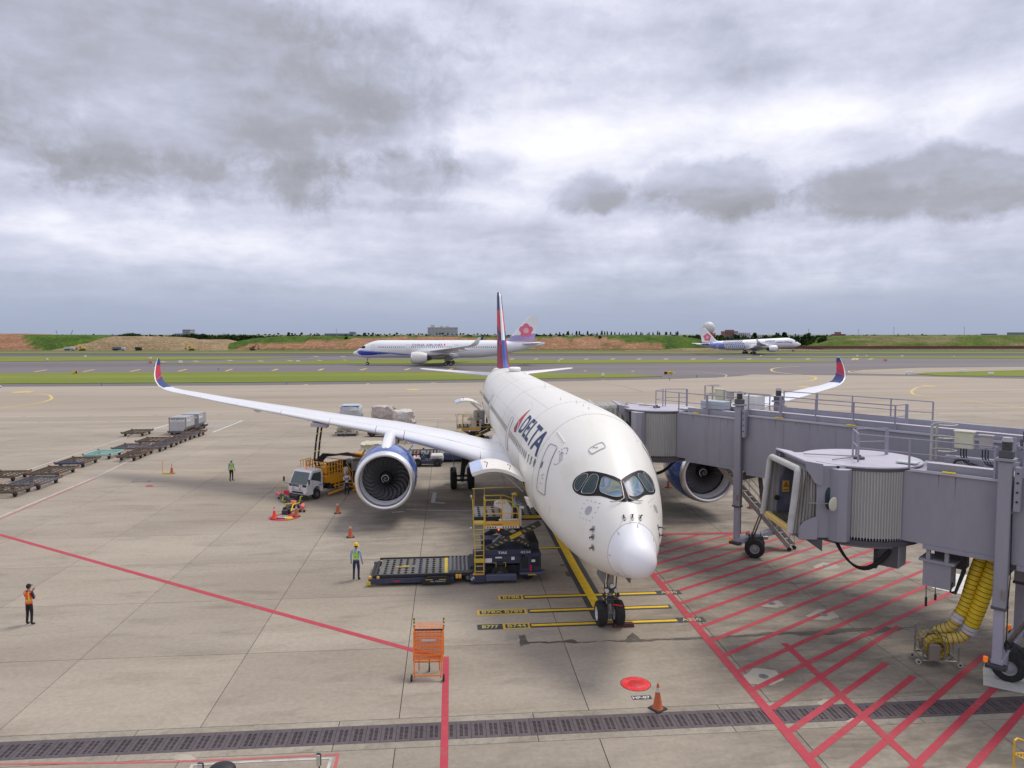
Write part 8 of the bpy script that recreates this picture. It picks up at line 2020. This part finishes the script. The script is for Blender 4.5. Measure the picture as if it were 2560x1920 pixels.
# ---- trees: a few crowns of leaf clumps, one object each
fol_a = mat('foliage_dark', (.030, .058, .018), rough=.9, var=.35, scale=.4, spec=.1); fol_b = mat('foliage_green', (.048, .085, .022), rough=.9, var=.35, scale=.4, spec=.1); bark = mat('bark', (.07, .055, .04), rough=.9)
def crown(n, wz, hz_, cone_, seed, sz=.55):
    rg = random.Random(seed); mb = MB()
    lob = [(rg.uniform(-.6, .6) * wz, rg.uniform(-.6, .6) * wz, rg.uniform(.35, .85) * hz_, rg.uniform(.35, .6)) for _ in range(7)]
    for _ in range(n):
        if cone_: z = rg.random() ** .8 * hz_; r_ = wz * (1 - z / hz_) ** .8 * (.35 + .65 * abs(math.sin(z * 5 + seed))) + .1; a = rg.uniform(0, 6.283); c = Vector((r_ * rg.random() ** .4 * math.cos(a), r_ * rg.random() ** .4 * math.sin(a), z + .5))
        else:
            L_ = rg.choice(lob); d = Vector((rg.gauss(0, 1), rg.gauss(0, 1), rg.gauss(0, 1))).normalized() * rg.random() ** .35; c = Vector((L_[0] + d.x * wz * L_[3], L_[1] + d.y * wz * L_[3], max(.4, L_[2] + d.z * hz_ * .33)))
        s = sz * rg.uniform(.6, 1.3); u = Vector((rg.gauss(0, 1), rg.gauss(0, 1), rg.gauss(0, .6))).normalized(); v = u.cross(Vector((rg.gauss(0, 1), rg.gauss(0, 1), 1))).normalized()
        mb.add([c - u * s, c - v * s * .7, c + u * s, c + v * s * .7], [(0, 1, 2, 3)])
    return mb
tr_mesh = []
for k, (n_, w_, h_, cn, m_) in enumerate([(420, 2.6, 4.6, False, fol_a), (420, 3.6, 5.0, False, fol_b), (300, 1.5, 7.5, True, fol_a), (300, 1.2, 9.0, True, fol_a), (420, 4.6, 4.2, False, fol_b)]):
    mb = crown(n_, w_, h_, cn, k + 3); me = bpy.data.meshes.new('crown'); me.from_pydata(mb.v, [], mb.f); me.materials.append(m_)
    q = MB(); q.cyl((0, 0, -.5), (0, 0, h_ * (.95 if cn else .6)), .22, 7, r2=.06)
    if not cn:
        for a in range(4): q.cyl((0, 0, h_ * .35), (w_ * .5 * math.cos(a * 1.6), w_ * .5 * math.sin(a * 1.6), h_ * .7), .10, 5, r2=.04)
    tr_mesh.append((me, q.mesh('trunk', bark)))
def tree(x, ytop, Y, zb, kind, label, grp):
    p = GD(x, ytop, Y); h_ = max(1.2, p.z - zb); th = thing('pine_tree' if kind in (2, 3) else 'broadleaf_tree', label, 'tree', (p.x, p.y, zb), random.uniform(0, 6), grp)
    base_h = (5.0, 5.6, 8.2, 9.6, 4.8)[kind]; k = h_ / base_h; kx = min(k, 1.25) if kind not in (2, 3) else k * 2.0; th.scale = (kx, kx, k)
    link('crown', tr_mesh[kind][0], th); link('trunk', tr_mesh[kind][1], th)
rg = random.Random(5); Yt = 640
def band(x0, x1, n_, y0, y1, kinds, label, grp, Y=Yt, zb=11.0):
    for i in range(n_): tree(x0 + (x1 - x0) * (i + rg.uniform(.1, .9)) / n_, rg.uniform(y0, y1), Y + rg.uniform(-12, 12), zb, rg.choice(kinds), label, grp)
band(1385, 1700, 36, 826, 833, (2, 2, 3), 'dark conifer in the row on the green bank left of the white radar dome', 'conifers on the green bank')
band(1450, 1500, 3, 833, 836, (0, 1), 'round dark bush on the crest of the green bank among the conifers', 'bushes on the green bank', zb=10)
band(645, 700, 5, 832, 837, (0, 1, 4), 'low broad tree on the left bank, left of the distant low building', 'trees on the left bank')
band(718, 760, 5, 829, 834, (2, 0), 'small pointed tree on the bank left of the low grey building', 'pointed trees on the left bank')
band(770, 800, 3, 831, 834, (0, 1), 'round tree beside the pointed ones on the left bank', 'round trees on the left bank')
band(905, 1260, 34, 831, 837, (0, 1, 4), 'tree in the dark hedge line on the crest behind the taxiing airliner', 'trees on the crest behind the taxiing airliner')
band(1310, 1430, 12, 833, 838, (0, 1), 'small tree on the crest right of the parked airliner tail', 'trees right of the tail')
band(305, 345, 5, 831, 836, (0, 1), 'tree in the clump behind the tan mound, left of the grey building', 'clump behind the tan mound', Y=700, zb=6)
band(445, 640, 22, 832, 840, (0, 1, 4, 0), 'tall dark tree between the tan mound and the next bank', 'dark trees between the banks', Y=680, zb=1)
band(1795, 2060, 30, 838, 848, (0, 1, 4), 'dark tree on the low ground behind the airliner taking off', 'trees behind the departing airliner', Y=600, zb=0)
band(1830, 2040, 5, 830, 836, (0, 2), 'taller tree standing above the trees behind the departing airliner', 'taller trees by the sheds', Y=620, zb=0)
for x, y, kd, s_, lb in ((1500, 839, 0, 545, 'dark round tree at the left end of the green slope'), (1524, 846, 0, 0, 'small dark bush high on the green slope'), (1583, 845, 4, 0, 'larger dark bush in the middle of the green slope'), (1605, 849, 1, 0, 'dark spreading bush at the top of the orange cut, largest of the slope bushes'), (1626, 846, 0, 0, 'tiny bush on the green slope near the conifers'), (1650, 848, 0, 0, 'rightmost tiny bush on the green slope'), (865, 841, 0, 0, 'lone dark bush on the crest above the taxiing airliner nose')):
    Y = 566; p = GD(x, y + 9, Y); tree(x, y, Y, p.z, kd, lb, None)
fw = crown(2600, 60, 7, False, 77, 1.6); 
V = []
for k in range(5200):
    x = rg.uniform(-1100, 1300); d = rg.uniform(900, 1300); V.append((x, d))
mb = MB()
for x, d in V:
    hh = rg.uniform(2, 8) + 3 * noise.noise(Vector((x * .01, d * .01, 0))); c = Vector((x, d, hh)); s = rg.uniform(2, 5); u = Vector((rg.gauss(0, 1), rg.gauss(0, .4), rg.gauss(0, .5))).normalized(); v = u.cross(Vector((0, 1, .3))).normalized(); mb.add([c - u * s, c - v * s * .6, c + u * s, c + v * s * .6], [(0, 1, 2, 3)])
o = MB(); me = bpy.data.meshes.new('far_wood'); me.from_pydata(mb.v, [], mb.f); me.materials.append(fol_a); link('far_wood', me, None, kind='stuff', label='low dark wood along the horizon')
# ---- buildings
def building(name, label, x0, x1, ytop, Y, m, zb=0, floors=0, bays=0, roof=None, towers=(), d=20):
    a, b_ = GD(x0, ytop, Y), GD(x1, ytop, Y); w_ = b_.x - a.x; h_ = a.z - zb; th = thing(name, label, 'building', ((a.x + b_.x) / 2, Y + d / 2, zb)); 
    bx(th, 'wall', (0, 0, h_ / 2), (w_, d, h_), m)
    bx(th, 'roof', (0, 0, h_ + .25), (w_ + .6, d + .6, .5), roof or m)
    for u, wd, up in towers: bx(th, 'roof_tower', (w_ * (u - .5), 0, h_ + up / 2 + .5), (wd, d * .5, up), m)
    if floors:
        wm_ = None
        for i in range(bays):
            for j in range(floors):
                q = (-w_ / 2 + w_ * (i + .5) / bays, -d / 2 - .05, h_ * (j + .6) / floors)
                if wm_ is None: mb = MB(); mb.box((0, 0, 0), (w_ / bays * .55, .12, h_ / floors * .5)); wm_ = mb.mesh('window', mat('far_window', (.10, .12, .15), rough=.3))
                link('window', wm_, th, loc=q)
    return th
conc = mat('far_concrete', (.30, .31, .32), rough=.8, var=.05); far_w = mat('far_white', (.50, .51, .53), rough=.7, var=.05); brick = mat('far_brick', (.26, .13, .11), rough=.8); far_g = mat('far_grey_blue', (.20, .24, .28), rough=.7)  # distance haze is put into these building colours as a slight fade
building('apartment_block', 'long pale apartment slab with many upright bays above the taxiing airliner', 1069, 1144, 819, 1500, far_w, 0, 8, 22, None, [(.16, 9, 5), (.45, 7, 3), (.65, 7, 3)])
th_ = building('office_block', 'grey stepped block on the left horizon behind the tan mound', 456, 475, 824.5, 1300, conc, 0, 6, 5); building('office_block', 'low wide wing in front of the grey stepped block', 436, 483, 834.5, 1290, conc, 0, 2, 9)
building('terminal_building', 'long low grey building with a taller right end on the horizon, left of the apartments', 811, 884, 834.5, 1100, far_g, 0, 1, 14, None, [(.92, 8, 2.5)])
building('warehouse', 'flat pale warehouse on the left horizon above the gap between the banks', 234, 300, 839, 1000, far_g, 0, 1, 10); building('warehouse', 'small pale warehouse in front of the long one above the gap', 240, 262, 843, 900, far_w, 0)
building('warehouse', 'brown brick block right of the white radar dome', 1813, 1845, 829, 1000, brick, 0, 3, 8, None, [(.5, 10, 2)]); building('warehouse', 'white shed right of the brown brick block', 1846, 1876, 832.5, 980, far_w, 0, 2, 6); building('warehouse', 'low pale shed at the right end of the shed row', 1876, 1912, 838.5, 960, far_w, 0, 1, 8)
building('warehouse', 'small red building on the slope right of the departing airliner', 2096, 2114, 836, 900, brick, 0, 2, 4, None, [(.4, 4, 2.5)]); building('warehouse', 'low pale shed under the horizon above the departing airliner nose', 1985, 2012, 839.5, 1000, far_w, 0); building('warehouse', 'cluster of small pale roofs beside the red building', 2068, 2092, 846, 800, mat('far_tile', (.33, .24, .21), rough=.8), 0, 1, 5)
building('warehouse', 'blue grey block cut by the right edge on the horizon', 2545, 2600, 832, 900, far_g, 0); building('shed', 'small shed roof on the right bank near a round tree', 2462, 2492, 835.5, 620, far_g, 10.5, d=5)
# ---- radar tower
Yr = 560; c = GD(1772, 819.5, Yr); th = thing('radar_tower', 'white ball radar dome on a red and white chequered tower behind the departing airliner tail', 'radar tower', (c.x, c.y, 0)); rr = 15.0 * Yr / FPX
mb = MB(); mb.sphere((0, 0, c.z), rr, 32, 20); put(mb, 'radome', mat('radome_ball', (.66, .66, .66), rough=.5, var=.05), th, 60); zb_ = c.z - rr * .85; 
mb = MB(); mb.lathe([(zb_ - 9.5, 3.0), (zb_ - 4, 3.4), (zb_ - .6, 4.6), (zb_ - .5, 5.0), (zb_ + .2, 5.0)], (0, 0, 0), 'Z', 16); put(mb, 'shaft', far_w, th, 30); bx(th, 'lower_shaft', (0, 0, (zb_ - 9.5) / 2), (6, 6, zb_ - 9.5), far_w)
chk = mat('tower_red', (.45, .04, .04), rough=.6); pm_ = None
for k in range(5):
    for j in range(16):
        if (k + j) % 2: continue
        a = 2 * math.pi * j / 16 + .2; r_ = (4.9, 4.5, 3.9, 3.4, 3.3)[k]; z = zb_ - .6 - k * 1.7
        bx(th, 'red_panel', (r_ * math.cos(a), r_ * math.sin(a), z), (.12, r_ * .38, 1.6), chk, rot=(0, 0, a))
# ---- red blast fence with white posts along the far runway
th = thing('blast_fence', 'long dark red fence with white posts below the right grass bank', 'fence', (G(2300, 881).x, 524, 0))
x0, x1 = G(1985, 881).x - th.location.x, G(2900, 881).x - th.location.x; fr_ = mat('fence_red', (.17, .035, .045), rough=.7, var=.2, scale=.5); n_ = 130
pmesh = None; qmesh = None
for k in range(n_):
    x = x0 + (x1 - x0) * k / n_; w_ = (x1 - x0) / n_
    if pmesh is None: q = MB(); q.box((0, 0, 0), (w_ * .9, .15, 2.0)); pmesh = q.mesh('fence_panel', fr_); q = MB(); q.box((0, 0, 0), (w_ * .34, .2, .95)); qmesh = q.mesh('fence_post', mat('post_white', (.62, .62, .62), rough=.6))
    link('fence_panel', pmesh, th, loc=(x, 0, 2.35)); link('fence_post', qmesh, th, loc=(x, -.2, .75))
# ---- masts, cranes, diggers, trucks
for x, y0, y1, lb in ((2022, 823, 846, 'thin mast right of the departing airliner nose'), (2147, 824, 842, 'thin mast on the right bank, left of the tallest one'), (2235, 819, 841, 'tallest thin mast on the right bank'), (2411, 818, 840, 'thin mast on the right bank nearest the edge of the photo'), (841, 823, 836, 'thin mast behind the long low building')):
    a = GD(x, y0, 640); th = thing('lamp_mast', lb, 'mast', (a.x, a.y, 0)); pipe(th, 'pole', [(0, 0, 0), (0, 0, a.z)], .16, conc, 5); bx(th, 'lamp_head', (0, 0, a.z), (1.0, .4, .3), conc)
for x, s_, lb in ((144, -1, 'left one of two thin crane jibs above the left bank'), (178, 1, 'right one of two thin crane jibs above the left bank')):
    a = GD(x, 836, 800); b_ = GD(x + 4 * s_, 825, 800); th = thing('crane', lb, 'crane', (a.x, a.y, 0)); L_ = b_ - a; bx(th, 'mast', (0, 0, a.z / 2), (.8, .8, a.z), conc)
    pipe(th, 'jib', [(0, 0, a.z), (L_.x, 0, a.z + L_.z)], .3, conc, 5); pipe(th, 'jib_stay', [(-1.5, 0, a.z), (L_.x, 0, a.z + L_.z)], .1, conc, 4)
dg_y = mat('digger_yellow', (.62, .40, .03), rough=.5)
def digger(x, Y, s, lb, m=dg_y):
    c = GD(x, 878, Y); th = thing('excavator', lb, 'excavator', (c.x, Y, 0), 0); k = 1.0; bx(th, 'track', (0, 0, .5), (3.6, 2.6, .9), ld_black, .2); bx(th, 'body', (s * .6, 0, 1.7), (3.4, 2.4, 1.4), m, .2); bx(th, 'cab', (-s * .7, -.6, 2.3), (1.3, 1.1, 1.6), m, .1); bx(th, 'cab_glass', (-s * .75, -1.17, 2.5), (1.0, .05, .9), ld_black)
    pipe(th, 'boom', [(-s * 1.2, 0, 2), (-s * 2.6, 0, 4.8), (-s * 4.2, 0, 3.8)], .3, m, 6); pipe(th, 'arm', [(-s * 4.1, 0, 3.9), (-s * 4.4, 0, 1.6)], .22, m, 6); bx(th, 'bucket', (-s * 4.2, 0, 1.2), (1.0, 1.0, .9), gear_d, .1)
digger(206, 527, 1, 'yellow excavator left of the tan mound, beside a parked vehicle'); digger(479, 530, 1, 'yellow excavator at the right foot of the tan mound'); digger(632, 535, -1, 'rusty red excavator at the foot of the bank right of the mound', mat('digger_rust', (.28, .10, .05), rough=.6))
for x, w_, lb, m1, m2 in ((297, 9, 'dump truck with blue load body and white cab in front of the tan mound', mat('tip_blue', (.10, .15, .20), rough=.6), far_w), (174, 7, 'white van parked left of the yellow excavator', far_w, far_w), (347, 4, 'small dark vehicle in front of the tan mound', ld_black, ld_black)):
    c = GD(x, 878, 527); th = thing('site_truck', lb, 'truck', (c.x, 527, 0)); bx(th, 'load_body', (-.8, 0, 1.8), (w_ * .72, 2.4, 1.6), m1, .15); bx(th, 'cab', (w_ * .36, 0, 1.5), (w_ * .25, 2.3, 1.9), m2, .2); bx(th, 'chassis', (0, 0, .8), (w_ * .95, 2.0, .4), ld_black)
    for q in (-.35, -.15, .35):
        for s in (-1, 1): gwheel(th, (w_ * q, s * 1.0, .5), .5, .3, 'wheel', gear_d, 'Y', 10)
# ---- airfield signs
def fsign(x, y, wpx, hpx, m, lb, txt=None, parts=(), shape='sign_board'):
    p = G(x, y); k = p.y / FPX; th = thing('airfield_sign', lb, 'sign', (p.x, p.y, .1), random.uniform(-.05, .05)); w_, h_ = wpx * k, hpx * k
    b_ = bx(th, 'sign_board', (0, 0, h_ / 2 + .15), (w_, .35, h_), m, .04)
    for s in (-.35, .35): bx(th, 'sign_leg', (w_ * s, 0, .1), (.12, .12, .3), ld_black)
    for u0, u1, pm in parts: bx(b_, 'sign_panel', (w_ * ((u0 + u1) / 2 - .5), -.19, h_ / 2 + .15), (w_ * (u1 - u0), .03, h_ * .98), pm)
    if txt: lettering('lettering', txt[0], txt[1], b_, (-w_ * .42, -.22, .15 + h_ * .25), (1, 0, 0), (0, 0, 1), h_ * .5, w_ * .84, off=.003)
sw = mat('sign_white', (.82, .82, .80), rough=.5); sy_ = mat('sign_yellow', (.80, .48, .01), rough=.5); sr_ = mat('sign_red', (.62, .02, .04), rough=.5)
fsign(1671, 937.5, 22, 6.5, sy_, 'yellow and black taxiway sign at the tip of the grass verge right of the tail', ('A1 - W2', ld_black), [(0, .34, ld_black)])
fsign(188, 935.5, 12, 6, sy_, 'small yellow and black taxiway sign on the left grass verge', None, [(.66, 1, ld_black)]); fsign(375, 909.5, 8, 5, sr_, 'red mandatory sign just left of the left winglet', ('E', sw)); fsign(2213, 903.5, 8, 4.5, sr_, 'red mandatory sign right of the right winglet', ('E', sw))
for x, y, w_, h_, lb in ((118, 901.5, 4, 4, 'smallest white box sign on the far left verge'), (213, 894, 6, 4, 'white box sign beyond the far left verge'), (376, 898.5, 6, 4, 'white box sign above the red sign by the left winglet'), (451, 909, 9, 6, 'white box sign right of the left winglet tip'), (745, 906.5, 9, 4, 'white flat sign left of the taxiing airliner nose'), (1397, 907.5, 3.5, 5, 'small white marker on the narrow verge right of the tail'), (1507, 943, 6, 8, 'white upright marker on the grass verge right of the tail'), (2273, 936.5, 20, 5, 'long white box sign at the tip of the right grass verge'), (2405, 932.5, 13, 6.5, 'white box sign on top of the right grass verge'), (2477, 938.5, 13, 6, 'white box sign at the lower rim of the right grass verge'), (1902, 892.5, 4, 3, 'tiny white marker below the departing airliner'), (2143, 893, 5, 4, 'tiny white sign beyond the right winglet, left one'), (2166, 892.5, 4, 3.5, 'tiny white and brown sign beyond the right winglet, right one'), (2255, 893.5, 6, 3.5, 'white marker on the thin far verge at right'), (2385, 895, 3, 4, 'narrow white marker on the thin far verge at right'), (2138, 903, 5, 4, 'white board by the yellow chevrons beyond the right winglet'), (0, 970, 5, 3, 'white marker at the left edge beside the apron kerb')):
    fsign(x, y, w_, h_, sw, lb)
for x, y in ((254, 964), (716, 961), (1674, 951), (1742, 944), (546, 926)): p = G(x, y); th = thing('edge_marker', 'small blue-grey edge marker post near x-mark of the taxiway edge', 'marker', (p.x, p.y, 0), 0, 'taxiway edge marker posts'); pipe(th, 'post', [(0, 0, 0), (0, 0, .75)], .12, far_g, 6)
for o in COL.objects:
    if o.name.startswith('edge_marker'): o['label'] = 'short thin blue-grey marker post at the rim of the taxiway asphalt'
# ---- the other two airliners
pk_w = mat('jet_white', (.86, .86, .87), rough=.4, var=.02); pk_lav = mat('jet_lavender', (.38, .33, .62), rough=.4); pk_pink = mat('blossom_pink', (.80, .16, .24), rough=.4); pk_pale = mat('blossom_pale', (.80, .48, .55), rough=.4); cblue = mat('stripe_blue', (.035, .06, .42), rough=.35); cblue2 = mat('stripe_light_blue', (.22, .28, .68), rough=.35); wdark = mat('winglet_dark', (.02, .03, .10), rough=.4)
def ca_fin(f, u): return 1 if f < .30 - .12 * u else 0
def blossom(fin, x, z, r_):
    fb_ = bvh_of(fin.data)
    for s in (1, -1):
        for k in range(6):
            if k == 5: cx, cz, rr_, m_, of = x, z, r_ * .42, pk_pale, .05
            else: a = R(90 + 72 * k); cx, cz, rr_, m_, of = x + r_ * .56 * math.cos(a), z + r_ * .56 * math.sin(a), r_ * .46, pk_pink, .03
            chart_patch(fb_, 'blossom_petal', [(cx + rr_ * math.cos(t * .5236), cz + rr_ * math.sin(t * .5236)) for t in range(12)], fin, m_, side_ray(s), of, cut=.8)
        for k in range(10): a = R(36 * k); chart_patch(fb_, 'blossom_dot', [(x + r_ * .36 * math.cos(a) + .09 * math.cos(t), z + r_ * .36 * math.sin(a) + .09 * math.sin(t)) for t in range(6)], fin, mat('blossom_dot_red', (.45, .02, .06)), side_ray(s), .08, cut=2)
def far_details(fus_o, fb_, side, wins=True):
    for s in side:
        for a, b_ in ((9.4, 18.2), (20.6, 34.8), (37.4, 51.5)):
            x = a
            while x < b_: chart_patch(fb_, 'cabin_window', [(x - .15, 6.1), (x + .15, 6.1), (x + .15, 6.5), (x - .15, 6.5)], fus_o, win_m, side_ray(s), .02, cut=3); x += .72
        for x in (6.7, 18.9, 35.5, 52.4): chart_patch(fb_, 'passenger_door', [(x, 5.1), (x + 1.05, 5.1), (x + 1.05, 7.1), (x, 7.1)], fus_o, None, side_ray(s), .02, cut=.5, edge='door_seal', er=.025)
        patch_on(fb_, 'window_surround', rcorner(MASK, .05, 2), fus_o, mask_m, .02, side=s, cut=.25)
        pts, gm_, nm = WINS[0]; patch_on(fb_, nm, pts, fus_o, glass_side, .035, side=s, cut=.25)
lv2 = dict(body=pk_w, fin=(pk_w, pk_lav), fin_fn=ca_fin, winglet=(pk_w, wdark, wdark)); nom = 'white airliner with pink blossom tail and blue nose stripe taxiing behind the tail'
j2, f2, b2, fn2 = build_airliner('taxiing_airliner', nom, lv2, hi=False)
blossom(fn2, 60.3, 12.0, 2.5); far_details(f2, b2, (-1, 1))
for s in (-1, 1):
    chart_patch(b2, 'blue_stripe', [(1.5, 4.6), (1.6, 5.0), (3.2, 4.95), (7, 4.6), (13.5, 4.05), (9, 3.75), (6.5, 3.5), (3.2, 3.45), (2.0, 3.9)], f2, cblue, side_ray(s), .02, cut=.6)
    chart_patch(b2, 'light_blue_stripe', [(1.7, 5.1), (3.0, 5.25), (7, 4.95), (14, 4.4), (21.5, 3.6), (17, 3.55), (13.5, 4.0), (7, 4.65), (3.2, 5.0)], f2, cblue2, side_ray(s), .03, cut=.6)
    me = text_mesh('CHINA AIRLINES', 1, False); x0, x1, y0, y1 = bounds(me)
    for v in me.vertices: v.co.x = (v.co.x - x0) * 10.6 / (x1 - x0); v.co.y = (v.co.y - y0) * .92 / (y1 - y0)
    side_wrap(me, 20.7 if s < 0 else 31.3, 1.02, f2, 'name_lettering', mat('lettering_purple', (.10, .07, .20)), side=s, xdir=(1 if s < 0 else -1), off=.03)
    chart_patch(b2, 'seal_mark', [(32.0 + .3 * math.cos(t), 7.1 + .45 * math.sin(t)) for t in range(6)], f2, pk_pink, side_ray(s), .03, cut=2)
nx = G(905, 915.6); sc2 = 1.115; yaw2 = R(1.5); j2.scale = (sc2,) * 3; j2.rotation_euler = (0, 0, yaw2)   # nose towards the left
j2.location = Vector((nx.x, 284, 0)) - Matrix.Rotation(yaw2, 3, 'Z') @ Vector((4.9 * sc2, 0, 0))
lv3 = dict(body=pk_w, fin=(pk_w, pk_lav), fin_fn=lambda f, u: 0, winglet=(pk_w, wdark, wdark), cowl=pk_w)
j3, f3, b3, fn3 = build_airliner('departing_airliner', 'white airliner with blue patterned rear and blossom tail lifting its nose on the far runway', lv3, hi=False)
blossom(fn3, 60.0, 11.2, 2.4); far_details(f3, b3, (-1, 1))
for s in (-1, 1):
    chart_patch(b3, 'blue_band', [(50, 5.0), (49, 3.4), (55, 4.2), (62, 6.2), (64.5, 7.0), (62, 7.6), (56, 8.3), (52, 7.8)], f3, cblue2, side_ray(s), .02, cut=.8)
    for i in range(13):
        for j in range(6):
            x = 36.5 + i * 1.25 + j * .45; z = 3.0 + j * 1.0
            if x > 60 or z > fus(x)[0] - .6 or z < fus(x)[1] + .3: continue
            chart_patch(b3, 'weave_patch', [(x, z), (x + .72, z), (x + 1.1, z + .75), (x + .4, z + .75)], f3, cblue if (i + j) % 2 else cblue2, side_ray(s), .03, cut=1)
    for txt, x, ww, arc, hh, m_ in (('AIRBUS', 24.5, 6.4, 1.3, .95, cblue), ('CHINA AIRLINES', 17.5, 10.5, .2, .8, mat('lettering_purple', (.10, .07, .20)))):
        me = text_mesh(txt, 1, True); x0, x1, y0, y1 = bounds(me)
        for v in me.vertices: v.co.x = (v.co.x - x0) * ww / (x1 - x0); v.co.y = (v.co.y - y0) * hh / (y1 - y0)
        side_wrap(me, (x + (0 if s > 0 else -ww)), arc, f3, 'name_lettering', m_, side=s, xdir=(-1 if s > 0 else 1), off=.04)
mg = G(1873, 884.6); yaw3 = R(180 + 8); j3.rotation_mode = 'XYZ'; j3.rotation_euler = (0, R(2.6), yaw3)
M3 = Matrix.Rotation(yaw3, 4, 'Z') @ Matrix.Rotation(R(2.6), 4, 'Y'); mgl = M3 @ Vector((33.45, 0, 0)); j3.location = Vector((mg.x, mg.y, 0)) - mgl
